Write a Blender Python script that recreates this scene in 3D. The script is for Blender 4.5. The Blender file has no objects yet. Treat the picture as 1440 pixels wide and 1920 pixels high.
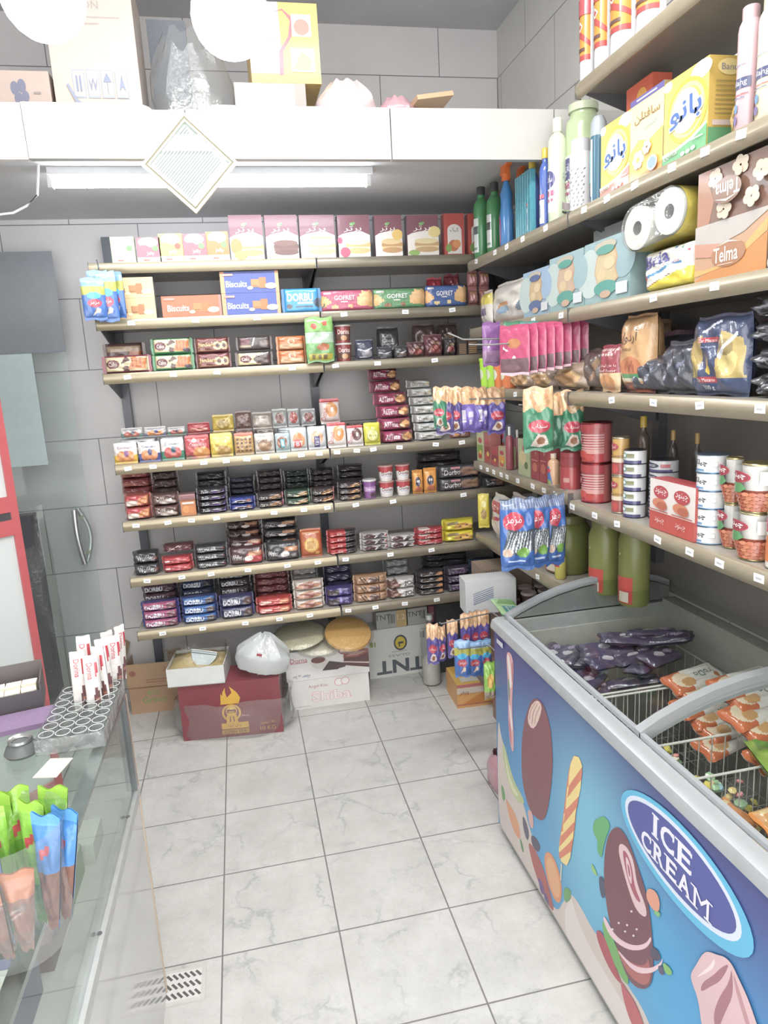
import bpy, math, random
from mathutils import Vector, Matrix
from mathutils.geometry import tessellate_polygon
SC = bpy.context.scene
COL = SC.collection
# ---------------------------------------------------------------- camera
CR = Vector((0.977034, -0.205796, -0.055256))
CU = Vector((0.094355, 0.185329, 0.978136))
CF = Vector((0.191056, 0.960886, -0.200491))
CP = Vector((0, 0, 1.723285))
FOC = 1308.031
cam = bpy.data.cameras.new('camera')
cam.sensor_fit = 'HORIZONTAL'; cam.sensor_width = 36; cam.lens = FOC / 1440 * 36
cam.clip_start = .02
co = bpy.data.objects.new('camera', cam); COL.objects.link(co)
co.matrix_world = Matrix(((CR.x, CU.x, -CF.x, CP.x), (CR.y, CU.y, -CF.y, CP.y), (CR.z, CU.z, -CF.z, CP.z), (0, 0, 0, 1)))
SC.camera = co
# ---------------------------------------------------------------- exposure, daylight stand-in where the front wall is left out, ceiling lamp and fill
SC.view_settings.view_transform = 'Standard'; SC.view_settings.look = 'None'
SC.view_settings.gamma = 1; SC.view_settings.use_curve_mapping = False
SC.view_settings.exposure = EXPOSURE = 0.3
w = bpy.data.worlds.new('front_fill'); SC.world = w; w.use_nodes = True
w.node_tree.nodes['Background'].inputs[0].default_value = (1, .99, .975, 1)
w.node_tree.nodes['Background'].inputs[1].default_value = WORLD_STRENGTH = 3.6  # raised, with the room left open close by, to brighten the back wall
def area_lamp(name, loc, sx, sy, power, rot=(0, 0, 0), col=(1, .98, .95)):
    l = bpy.data.lights.new(name, 'AREA'); l.shape = 'RECTANGLE'; l.size = sx; l.size_y = sy
    l.energy = power; l.color = col
    o = bpy.data.objects.new(name, l); COL.objects.link(o); o.location = loc; o.rotation_euler = rot
    return o
area_lamp('ceiling_fill_light', (.35, 1.35, 3.36), 1.3, .35, 52)  # added unseen fill over the aisle, brightens upper wall and loft front
area_lamp('ceiling_fill_light', (.1, -.5, 3.36), 1.3, .35, 16)
area_lamp('tube_lamp_light', (0, 2.96, 2.425), 1.18, .05, 5, col=(.93, .97, 1))
TUBE_STRENGTH = 36
GLOBE_STRENGTH = 12
# ---------------------------------------------------------------- materials
def lin(h):
    if not isinstance(h, str): return tuple(h) + (1,)
    h = h.lstrip('#'); c = [int(h[i:i + 2], 16) / 255 for i in (0, 2, 4)]
    return tuple((x / 12.92 if x <= .04045 else ((x + .055) / 1.055) ** 2.4) for x in c) + (1,)
MATS = {}
class NT:
    def __init__(s, name):
        s.m = bpy.data.materials.new(name); s.m.use_nodes = True; s.t = s.m.node_tree
        s.b = s.t.nodes['Principled BSDF']; s.out = s.t.nodes['Material Output']
    def n(s, t, props=None, **ins):
        nd = s.t.nodes.new('ShaderNode' + t)
        for k, v in (props or {}).items(): setattr(nd, k, v)
        for k, v in ins.items():
            k = k.replace('_', ' ')
            if k.isdigit(): k = int(k)
            if isinstance(v, bpy.types.NodeSocket): s.t.links.new(v, nd.inputs[k])
            else: nd.inputs[k].default_value = v
        return nd
    def l(s, a, b): s.t.links.new(a, b)
    def ramp(s, fac, stops, interp='LINEAR'):
        r = s.n('ValToRGB'); s.l(fac, r.inputs[0]); cr = r.color_ramp; cr.interpolation = interp
        while len(cr.elements) < len(stops): cr.elements.new(.5)
        for e, (p, c) in zip(cr.elements, stops): e.position = p; e.color = lin(c)
        return r.outputs[0]
def finish(name, rough, metal=0, coat=0, bump=0, bscale=50, noise=.06, spec=.5):
    q = NT('print_' + name)
    a = q.n('VertexColor', {'layer_name': 'Col'})
    tc = q.n('TexCoord')
    nz = q.n('TexNoise', Vector=tc.outputs['Object'], Scale=bscale, Detail=3.0)
    mr = q.n('MapRange', Value=nz.outputs['Fac'], From_Min=.3, From_Max=.7, To_Min=1 - noise, To_Max=1 + noise)
    mx = q.n('VectorMath', {'operation': 'SCALE'}); q.l(a.outputs['Color'], mx.inputs[0]); q.l(mr.outputs[0], mx.inputs['Scale'])
    q.l(mx.outputs[0], q.b.inputs['Base Color'])
    q.b.inputs['Roughness'].default_value = rough; q.b.inputs['Metallic'].default_value = metal
    q.b.inputs['Coat Weight'].default_value = coat; q.b.inputs['Coat Roughness'].default_value = .08
    q.b.inputs['Specular IOR Level'].default_value = spec
    if bump:
        bp = q.n('Bump', Strength=bump, Distance=.004, Height=nz.outputs['Fac']); q.l(bp.outputs[0], q.b.inputs['Normal'])
        q.l(bp.outputs[0], q.b.inputs['Coat Normal'])
    MATS[name] = q.m
finish('film', .28, 0, .55, .55, 55)
finish('carton', .42, 0, .12, 0, 20, .03)
finish('gloss', .25, 0, .3, 0, 20, .03)
finish('matte', .8, 0, 0, .15, 120, .06)
finish('plastic', .35, 0, .15, 0, 20, .03)
finish('metal', .32, .85, 0, 0, 25, .06)
finish('rail', .34, .35, .1, 0, 18, .05)
finish('foil', .3, .55, .3, .6, 45, .05)
finish('panel', .32, 0, .08, 0, 6, .02, .35)
finish('laminate', .07, 0, .4, 0, 6, .02)
finish('food', .6, 0, 0, .8, 140, .16)
def clear(name, tint, amount, rough=.06, bump=0, bscale=30, milk=0):
    q = NT(name)
    tr = q.n('BsdfTransparent', Color=lin(tint)); gl = q.n('BsdfGlossy', Roughness=rough)
    ge = q.n('NewGeometry'); dt = q.n('VectorMath', {'operation': 'DOT_PRODUCT'}); q.l(ge.outputs['Normal'], dt.inputs[0]); q.l(ge.outputs['Incoming'], dt.inputs[1])
    ab = q.n('Math', {'operation': 'ABSOLUTE'}); q.l(dt.outputs['Value'], ab.inputs[0])
    iv = q.n('Math', {'operation': 'SUBTRACT'}, **{'0': 1.0}); q.l(ab.outputs[0], iv.inputs[1])
    pw = q.n('Math', {'operation': 'POWER'}, **{'1': 5.0}); q.l(iv.outputs[0], pw.inputs[0])
    mr = q.n('MapRange', Value=pw.outputs[0], From_Min=0.0, From_Max=1.0, To_Min=amount, To_Max=.75)
    ms = q.n('MixShader'); q.l(mr.outputs[0], ms.inputs[0]); q.l(tr.outputs[0], ms.inputs[1]); q.l(gl.outputs[0], ms.inputs[2])
    last = ms
    if bump:
        tc = q.n('TexCoord'); nz = q.n('TexNoise', Vector=tc.outputs['Object'], Scale=bscale, Detail=3.0)
        bp = q.n('Bump', Strength=bump, Distance=.01, Height=nz.outputs['Fac'])
        q.l(bp.outputs[0], gl.inputs['Normal'])
    if milk:
        df = q.n('BsdfDiffuse', Color=lin('e8ecec')); m2 = q.n('MixShader', Fac=milk)
        q.l(ms.outputs[0], m2.inputs[1]); q.l(df.outputs[0], m2.inputs[2]); last = m2
    q.l(last.outputs[0], q.out.inputs[0]); MATS[name] = q.m
clear('glass', 'f7fbf9', .04, .02)
clear('door_glass', 'f5f9f8', .05, .03, milk=.07)
clear('wrap', 'f4f5f5', .09, .14, .9, 22, milk=.07)
clear('film_clear', 'f8f8f6', .06, .1, .9, 40, milk=.025)
clear('frosted', 'eef2f0', .05, .1, milk=.55)
clear('milky', 'f0f2f2', .10, .2, .9, 26, milk=.45)
clear('guard', 'f6f8f8', .03, .05, milk=.06)
def glow(name, c, st):
    q = NT(name); e = q.n('Emission', Color=lin(c), Strength=st); q.l(e.outputs[0], q.out.inputs[0]); MATS[name] = q.m
glow('tube_glow', 'f2f8ff', TUBE_STRENGTH)
glow('globe_glow', 'f8faff', GLOBE_STRENGTH)
def wall_tiles(name, base, dark, axis, ox, oz, bw, bh, mortar):
    q = NT(name); tc = q.n('TexCoord'); sx = q.n('SeparateXYZ', Vector=tc.outputs['Object'])
    a = q.n('Math', {'operation': 'SUBTRACT'}, **{'0': sx.outputs[axis], '1': ox}); b = q.n('Math', {'operation': 'SUBTRACT'}, **{'0': sx.outputs[2], '1': oz})
    cv = q.n('CombineXYZ', X=a.outputs[0], Y=b.outputs[0])
    br = q.n('TexBrick', {'offset': .5, 'offset_frequency': 2, 'squash': 1.0}, Vector=cv.outputs[0], Scale=1.0, Mortar_Size=.0022, Mortar_Smooth=.1, Bias=0.0, Brick_Width=bw, Row_Height=bh)
    nz = q.n('TexNoise', Vector=tc.outputs['Object'], Scale=2.2, Detail=5.0, Roughness=.6)
    c = q.ramp(nz.outputs['Fac'], [(.3, dark), (.72, base)])
    mx = q.n('MixRGB', Fac=br.outputs['Fac'], Color2=lin(mortar)); q.l(c, mx.inputs['Color1'])
    q.l(mx.outputs[0], q.b.inputs['Base Color']); q.b.inputs['Roughness'].default_value = .36
    bp = q.n('Bump', {'invert': True}, Strength=.3, Distance=.002, Height=br.outputs['Fac']); q.l(bp.outputs[0], q.b.inputs['Normal'])
    MATS[name] = q.m
wall_tiles('wall_tile', 'cfcdcd', 'c4c2c3', 0, -.74 + .03, .08, .628, .344, '6c6c70')
wall_tiles('side_tile', 'd0cfcc', 'c6c5c3', 1, .3, .08, .628, .344, '77767a')
def floor_mat():
    q = NT('floor_tile'); tc = q.n('TexCoord'); OX, OY, TS = -0.202286, 3.334717, .36
    mp = q.n('Mapping', Vector=tc.outputs['Object'], Location=(-OX / TS, -OY / TS, 0), Scale=(1 / TS, 1 / TS, 1))
    br = q.n('TexBrick', {'offset': 0.0, 'squash': 1.0}, Vector=mp.outputs[0], Scale=1.0, Mortar_Size=.0075, Mortar_Smooth=.15, Brick_Width=1.0, Row_Height=1.0)
    # veins differ in each tile
    fl = q.n('VectorMath', {'operation': 'FLOOR'}); q.l(mp.outputs[0], fl.inputs[0])
    wn = q.n('TexWhiteNoise', {'noise_dimensions': '2D'}, Vector=fl.outputs[0])
    sc = q.n('VectorMath', {'operation': 'SCALE'}, Scale=9.0); q.l(wn.outputs['Color'], sc.inputs[0])
    ad = q.n('VectorMath', {'operation': 'ADD'}); q.l(mp.outputs[0], ad.inputs[0]); q.l(sc.outputs[0], ad.inputs[1])
    dn = q.n('TexNoise', Vector=ad.outputs[0], Scale=3.2, Detail=5.0, Roughness=.65)
    dm = q.n('VectorMath', {'operation': 'SCALE'}, Scale=.55); q.l(dn.outputs['Color'], dm.inputs[0])
    a2 = q.n('VectorMath', {'operation': 'ADD'}); q.l(ad.outputs[0], a2.inputs[0]); q.l(dm.outputs[0], a2.inputs[1])
    vo = q.n('TexVoronoi', {'feature': 'DISTANCE_TO_EDGE'}, Vector=a2.outputs[0], Scale=1.7)
    v2 = q.n('TexVoronoi', {'feature': 'DISTANCE_TO_EDGE'}, Vector=a2.outputs[0], Scale=5.0)
    n1 = q.n('TexNoise', Vector=ad.outputs[0], Scale=2.4, Detail=2.0)
    mk = q.n('MapRange', Value=n1.outputs['Fac'], From_Min=.45, From_Max=.62)
    c1 = q.ramp(vo.outputs['Distance'], [(0, '000000'), (.022, 'b0b0b0'), (.05, 'ffffff')])
    c2 = q.ramp(v2.outputs['Distance'], [(0, '909090'), (.03, 'ffffff')])
    m1 = q.n('MixRGB', Color1=(1, 1, 1, 1)); q.l(mk.outputs[0], m1.inputs['Fac']); q.l(c1, m1.inputs['Color2'])
    cm = q.n('MixRGB', {'blend_type': 'MULTIPLY'}, Fac=.55); q.l(m1.outputs[0], cm.inputs[1]); q.l(c2, cm.inputs[2])
    base = q.n('MixRGB', Color1=lin('acaeae'), Color2=lin('c6c5c2')); q.l(cm.outputs[0], base.inputs['Fac'])
    cl = q.n('TexNoise', Vector=tc.outputs['Object'], Scale=7.0, Detail=6.0, Roughness=.7)
    cr = q.ramp(cl.outputs['Fac'], [(.3, 'e2e2e0'), (.7, 'ffffff')])
    b2 = q.n('MixRGB', {'blend_type': 'MULTIPLY'}, Fac=.8); q.l(base.outputs[0], b2.inputs[1]); q.l(cr, b2.inputs[2])
    mo = q.n('MixRGB', Color2=lin('7a7876')); q.l(br.outputs['Fac'], mo.inputs['Fac']); q.l(b2.outputs[0], mo.inputs['Color1'])
    q.l(mo.outputs[0], q.b.inputs['Base Color']); q.b.inputs['Roughness'].default_value = .3
    q.b.inputs['Specular IOR Level'].default_value = .4
    bp = q.n('Bump', {'invert': True}, Strength=.35, Distance=.002, Height=br.outputs['Fac']); q.l(bp.outputs[0], q.b.inputs['Normal'])
    MATS['floor_tile'] = q.m
floor_mat()
def plaster(name, a, b, rough=.7, sc=3.0, bump=.1):
    q = NT(name); tc = q.n('TexCoord'); nz = q.n('TexNoise', Vector=tc.outputs['Object'], Scale=sc, Detail=6.0, Roughness=.65)
    q.l(q.ramp(nz.outputs['Fac'], [(.3, a), (.7, b)]), q.b.inputs['Base Color']); q.b.inputs['Roughness'].default_value = rough
    bp = q.n('Bump', Strength=bump, Distance=.005, Height=nz.outputs['Fac']); q.l(bp.outputs[0], q.b.inputs['Normal'])
    MATS[name] = q.m
plaster('ceiling_paint', 'b0b1b2', 'bcbdbe', .5)
plaster('slab_paint', 'c4c4c6', 'cececf', .55)
plaster('board_white', 'a8a7a4', 'b2b1ad', .3, 2.0, 0)
plaster('rough_plaster', 'bdbab5', 'dcdad6', .9, 14, .5)
# ---------------------------------------------------------------- lettering
_N = bpy.data.curves
AR = {}
for k, v in {'ا': 'ﺍﺎ', 'آ': 'ﺁﺂ', 'ب': 'ﺏﺐﺑﺒ', 'پ': 'ﭖﭗﭘﭙ', 'ت': 'ﺕﺖﺗﺘ', 'ج': 'ﺝﺞﺟﺠ', 'چ': 'ﭺﭻﭼﭽ', 'خ': 'ﺥﺦﺧﺨ', 'د': 'ﺩﺪ', 'ر': 'ﺭﺮ', 'ز': 'ﺯﺰ', 'س': 'ﺱﺲﺳﺴ', 'ش': 'ﺵﺶﺷﺸ', 'ط': 'ﻁﻂﻃﻄ', 'ف': 'ﻑﻒﻓﻔ', 'ک': 'ﮎﮏﮐﮑ', 'گ': 'ﮒﮓﮔﮕ', 'ل': 'ﻝﻞﻟﻠ', 'م': 'ﻡﻢﻣﻤ', 'ن': 'ﻥﻦﻧﻨ', 'و': 'ﻭﻮ', 'ه': 'ﻩﻪﻫﻬ', 'ی': 'ﯼﯽﯾﯿ', 'ق': 'ﻕﻖﻗﻘ'}.items(): AR[k] = v
def shape(s):
    if not any(c in AR for c in s): return s
    out = []
    for i, c in enumerate(s):
        f = AR.get(c)
        if not f: out.append(c); continue
        prev = i > 0 and len(AR.get(s[i - 1], '')) == 4
        nxt = len(f) == 4 and i + 1 < len(s) and s[i + 1] in AR
        out.append(f[3] if prev and nxt else f[2] if nxt else f[1] if prev else f[0])
    return ''.join(reversed(out))
TX = {}
def glyphs(s, bold=0.0, res=2):
    k = (s, bold, res)
    if k not in TX:
        cu = bpy.data.curves.new('lettering', 'FONT'); cu.body = shape(s); cu.resolution_u = res; cu.offset = bold
        o = bpy.data.objects.new('lettering', cu); me = o.to_mesh()
        vs = [(v.co.x, v.co.y) for v in me.vertices]; fs = [tuple(p.vertices) for p in me.polygons]
        o.to_mesh_clear(); bpy.data.objects.remove(o); bpy.data.curves.remove(cu)
        if vs:
            x0 = min(v[0] for v in vs); x1 = max(v[0] for v in vs); y0 = min(v[1] for v in vs); y1 = max(v[1] for v in vs)
            vs = [((x - (x0 + x1) / 2), (y - (y0 + y1) / 2)) for x, y in vs]
            TX[k] = (vs, fs, x1 - x0, y1 - y0)
        else: TX[k] = ([], [], 1, 1)
    return TX[k]
# ---------------------------------------------------------------- mesh collector
class MB:
    def __init__(s): s.v = []; s.f = []; s.c = []; s.m = []; s.sm = []; s.mats = []; s.M = Matrix.Identity(4)
    def mi(s, fin):
        if fin not in s.mats: s.mats.append(fin)
        return s.mats.index(fin)
    def add(s, vs, fs, col, fin, smooth=False):
        b = len(s.v); s.v += [tuple(s.M @ Vector(p)) for p in vs]; i = s.mi(fin)
        many = isinstance(col, list)
        for j, f in enumerate(fs):
            s.f.append(tuple(b + q for q in f)); s.m.append(i); s.sm.append(smooth)
            s.c.append(col[j] if many else lin(col))
    def box(s, x0, x1, y0, y1, z0, z1, col='808080', fin='carton', cols=None):
        vs = [(x0, y0, z0), (x1, y0, z0), (x1, y1, z0), (x0, y1, z0), (x0, y0, z1), (x1, y0, z1), (x1, y1, z1), (x0, y1, z1)]
        fs = [(0, 1, 5, 4), (1, 2, 6, 5), (2, 3, 7, 6), (3, 0, 4, 7), (4, 5, 6, 7), (3, 2, 1, 0)]   # front right back left top bottom
        c = [lin(col)] * 6
        for k, v in (cols or {}).items(): c[k] = lin(v)
        s.add(vs, fs, c, fin)
    def prism(s, pts, y0, y1, col, fin, axis='y'):
        n = len(pts); P = (lambda a, b, t: (a, t, b)) if axis == 'y' else ((lambda a, b, t: (t, a, b)) if axis == 'x' else (lambda a, b, t: (a, b, t)))
        vs = [P(a, b, y0) for a, b in pts] + [P(a, b, y1) for a, b in pts]
        tri = tessellate_polygon([[Vector((a, b, 0)) for a, b in pts]])
        fs = [tuple(t) for t in tri] + [tuple(n + i for i in reversed(t)) for t in tri] + [(i, (i + 1) % n, n + (i + 1) % n, n + i) for i in range(n)]
        s.add(vs, fs, col, fin)
    def lathe(s, prof, col, fin, n=24, cx=0, cy=0, smooth=True, cap=True):
        # prof: (r, z[, colour]) ; a colour applies to the band above the point
        vs = []; fs = []; cs = []
        for p in prof:
            for i in range(n):
                a = 2 * math.pi * i / n; vs.append((cx + p[0] * math.cos(a), cy + p[0] * math.sin(a), p[1]))
        for j in range(len(prof) - 1):
            cc = lin(prof[j][2] if len(prof[j]) > 2 and prof[j][2] else col)
            for i in range(n):
                fs.append((j * n + i, j * n + (i + 1) % n, (j + 1) * n + (i + 1) % n, (j + 1) * n + i)); cs.append(cc)
        s.add(vs, fs, cs, fin, smooth)
        if cap:
            for j, rev in ((0, True), (len(prof) - 1, False)):
                if prof[j][0] > 1e-4:
                    idx = [j * n + i for i in range(n)]
                    q = [vs[i] for i in idx]; f = tuple(range(n))
                    s.add(q, [f[::-1] if rev else f], (prof[-2][2] if len(prof[-2]) > 2 and prof[-2][2] else col) if not rev else col, fin)
    def tube(s, pts, r, col, fin, n=8, closed=False):
        pts = [Vector(p) for p in pts]; N = len(pts); vs = []; fs = []
        for i, p in enumerate(pts):
            a = pts[i - 1] if i > 0 or closed else pts[0]; b = pts[(i + 1) % N] if i < N - 1 or closed else pts[-1]
            d = (b - a).normalized(); up = Vector((0, 0, 1)) if abs(d.z) < .9 else Vector((1, 0, 0))
            x = d.cross(up).normalized(); y = x.cross(d)
            for k in range(n):
                t = 2 * math.pi * k / n; vs.append(tuple(p + x * (r * math.cos(t)) + y * (r * math.sin(t))))
        for i in range(N - (0 if closed else 1)):
            for k in range(n):
                j = (i + 1) % N; fs.append((i * n + k, i * n + (k + 1) % n, j * n + (k + 1) % n, j * n + k))
        if not closed: fs += [tuple(range(n))[::-1], tuple((N - 1) * n + k for k in range(n))]
        s.add(vs, fs, col, fin, True)
    def split(s, pts, tris, mx):
        # finer triangles, so that a print follows a curved surface
        pts = list(pts); out = []; mid = {}; todo = list(tris)
        while todo:
            t = todo.pop(); e = [(abs(pts[t[i]][0] - pts[t[(i + 1) % 3]][0]) + .5 * abs(pts[t[i]][1] - pts[t[(i + 1) % 3]][1]), i) for i in range(3)]
            L, i = max(e)
            if L <= mx or len(pts) > 4000: out.append(t); continue
            a, b_, c = t[i], t[(i + 1) % 3], t[(i + 2) % 3]; key = (min(a, b_), max(a, b_))
            if key not in mid: mid[key] = len(pts); pts.append(((pts[a][0] + pts[b_][0]) / 2, (pts[a][1] + pts[b_][1]) / 2))
            m = mid[key]; todo += [(a, m, c), (m, b_, c)]
        return pts, out
    def decal(s, S, W, H, items, fin, k0=1, mx=None):
        """flat printed shapes on the surface S(u, v, layer)"""
        k = k0
        for it in items:
            t = it[0]; col = it[-1] if t != 'T' else it[5]
            if t == 'R':
                _, u0, v0, u1, v1, c = it; nx = max(1, math.ceil(abs(u1 - u0) / mx)) if mx else 1; ny = 1
                vs = [S(u0 + (u1 - u0) * i / nx, v0 + (v1 - v0) * j / ny, k) for j in range(ny + 1) for i in range(nx + 1)]
                fs = [(j * (nx + 1) + i, j * (nx + 1) + i + 1, (j + 1) * (nx + 1) + i + 1, (j + 1) * (nx + 1) + i) for j in range(ny) for i in range(nx)]
                s.add(vs, fs, c, fin, True)
            elif t == 'E':
                _, cu, cv, ru, rv, c = it; n = 20
                q = [(cu, cv)] + [(cu + ru * math.cos(6.2832 * i / n), cv + rv * math.sin(6.2832 * i / n)) for i in range(n)]
                fs = [(0, 1 + i, 1 + (i + 1) % n) for i in range(n)]
                if mx: q, fs = s.split(q, fs, mx)
                s.add([S(a, b_, k) for a, b_ in q], fs, c, fin, bool(mx))
            elif t == 'P':
                pts = it[1]; tri = tessellate_polygon([[Vector((a, b, 0)) for a, b in pts]])
                tri = [tuple(x) for x in tri]
                if mx: pts, tri = s.split(pts, tri, mx)
                s.add([S(a, b_, k) for a, b_ in pts], tri, it[2], fin, bool(mx))
            elif t == 'T':
                txt, cu, cv, h, c = it[1:6]; opt = it[6] if len(it) > 6 else {}
                vs, fs, tw, th = glyphs(txt, opt.get('b', .0), opt.get('r', 2))
                sy = h / max(th, .3); sx = opt['w'] / tw if 'w' in opt else sy * H / W
                a = opt.get('a', 0); ca, sa = math.cos(a), math.sin(a)
                q = []
                for x, y in vs:
                    X, Y = x * sx * W, y * sy * H
                    q.append((cu + (X * ca - Y * sa) / W, cv + (X * sa + Y * ca) / H))
                if mx: q, fs = s.split(q, [tuple(f) for f in fs if len(f) == 3], mx)
                s.add([S(min(1, max(0, a)), min(1, max(0, b_)), k) for a, b_ in q], fs, c, fin, bool(mx))
            k += 1
    def build(s, name, parent=None, M=None):
        me = bpy.data.meshes.new(name); me.from_pydata(s.v, [], s.f)
        for m in s.mats: me.materials.append(MATS[m])
        me.polygons.foreach_set('material_index', s.m); me.polygons.foreach_set('use_smooth', s.sm)
        at = me.color_attributes.new('Col', 'FLOAT_COLOR', 'CORNER'); buf = []
        for f, c in zip(s.f, s.c): buf.extend((c[0] * .86 + .034, c[1] * .86 + .034, c[2] * .86 + .036, 1) * len(f))  # every colour lifted and flattened to imitate a milky veil of glare
        at.data.foreach_set('color', buf); me.update(); me.set_sharp_from_angle(angle=math.radians(38))
        o = bpy.data.objects.new(name, me); COL.objects.link(o)
        if parent is not None: o.parent = parent
        return o
# ---------------------------------------------------------------- things
def tag(o, label=None, cat=None, group=None, kind=None):
    if label: o['label'] = label
    if cat: o['category'] = cat
    if group: o['group'] = group
    if kind: o['kind'] = kind
    return o
def empty(name): o = bpy.data.objects.new(name, None); o.empty_display_size = .02; COL.objects.link(o); return o
def dup(root):
    r = root.copy(); COL.objects.link(r)
    for ch in list(root.children):
        c = ch.copy(); COL.objects.link(c); c.parent = r
        for g in ch.children:
            d = g.copy(); COL.objects.link(d); d.parent = c
    return r
def structure(name, mb, label=None): o = mb.build(name); o['kind'] = 'structure'; return o
# ---------------------------------------------------------------- where things stand: a pixel's ray met with a real plane
def ray(x, y): return CF + CR * ((x - 720) / FOC) - CU * ((y - 960) / FOC)
def hit(x, y, ax, val): d = ray(x, y); return CP + d * ((val - CP[ax]) / d[ax])
def along_x(P, d, x):
    a = (P - CP).dot(CR); b = d.dot(CR); c = (P - CP).dot(CF); e = d.dot(CF)
    return P + d * (((x - 720) * c - FOC * a) / (FOC * b - (x - 720) * e))
def height_at(P, y):
    d = Vector((0, 0, 1)); a = (P - CP).dot(CU); b = d.dot(CU); c = (P - CP).dot(CF); e = d.dot(CF)
    return ((960 - y) * c - FOC * a) / (FOC * b - (960 - y) * e)
BACK_Y, SIDE_X = 3.32, 1.12
BZ = [2.235, 2.0, 1.77, 1.365, 1.1, .832, .566]          # tops of the seven back shelves
RZ = [2.552, 2.192, 1.888, 1.612, 1.235, .895]           # tops of the side shelves
def set_at(root, P0, P1, dz=0, tilt=0):
    mid = (P0 + P1) / 2; d = P1 - P0
    root.location = (mid.x, mid.y, mid.z + dz); root.rotation_euler = (tilt, 0, math.atan2(d.y, d.x))
ORD = ['top', 'second down', 'third down', 'fourth down', 'fifth down', 'sixth down']
def name_pos(i, n):
    """i counts from the bottom"""
    k = n - 1 - i
    if n == 1: return ''
    return 'bottom' if i == 0 else 'top' if k == 0 else 'middle' if n == 3 else ORD[k]
def put(P0, P1, yt, make, desc, place, cat, group=None, n=1, lean=0, shrink=.985, H=None, jit=0, **kw):
    """n copies piled up between the ground line P0-P1 and the picture height yt"""
    W = (P1 - P0).length * shrink; mid = (P0 + P1) / 2
    Ht = H * n if H else height_at(mid, yt)
    h = Ht / n
    root = make(W, h * (.99 if n > 1 else 1), **kw)
    out = []
    for i in range(n):
        o = root if i == 0 else dup(root)
        set_at(o, P0, P1, i * h, lean)
        if jit and i: o.rotation_euler.z += random.uniform(-jit, jit); 
        ps = name_pos(i, n)
        lab = desc + (', ' + ps + ' of pile' if ps else '') + (', ' + place if place else '')
        tag(o, lab, cat, group or ((desc + ' pile') if n > 1 else None)); out.append(o)
    return out
def B(lvl, x0, x1, yt, make, desc, place, cat, set=0.0, dz=0.0, **kw):
    Y = BACK_Y + .016 + set; P = Vector((0, Y, BZ[lvl] + dz + .0005)); d = Vector((1, 0, 0))
    return put(along_x(P, d, x0), along_x(P, d, x1), yt, make, desc, place, cat, **kw)
ROUND = []
def R(lvl, x0, x1, yt, make, desc, place, cat, set=0.0, dz=0.0, rnd=None, **kw):
    X = SIDE_X + .016 + set; P = Vector((X, 2, RZ[lvl] + dz + .0005)); d = Vector((0, 1, 0))
    if rnd or (rnd is None and make in ROUND):
        # a round thing: the circle that touches both sight lines and the shelf front
        A, C = along_x(P, d, x0), along_x(P, d, x1); t0, t1 = math.atan2(A.x, A.y), math.atan2(C.x, C.y)
        ph, al = (t0 + t1) / 2, abs(t1 - t0) / 2; L_ = X / (math.sin(ph) - math.sin(al)); rr = L_ * math.sin(al); cy = L_ * math.cos(ph)
        n = kw.get('n', 1); top = height_at(Vector((X + rr, cy, P.z)), yt)
        kw['H'] = top / n
        return put(Vector((X, cy + rr, P.z)), Vector((X, cy - rr, P.z)), yt, make, desc, place, cat, **kw)
    return put(along_x(P, d, x0), along_x(P, d, x1), yt, make, desc, place, cat, **kw)
def G(p0, p1, z, yt, make, desc, place, cat, **kw):
    return put(hit(p0[0], p0[1], 2, z), hit(p1[0], p1[1], 2, z), yt, make, desc, place, cat, **kw)
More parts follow.
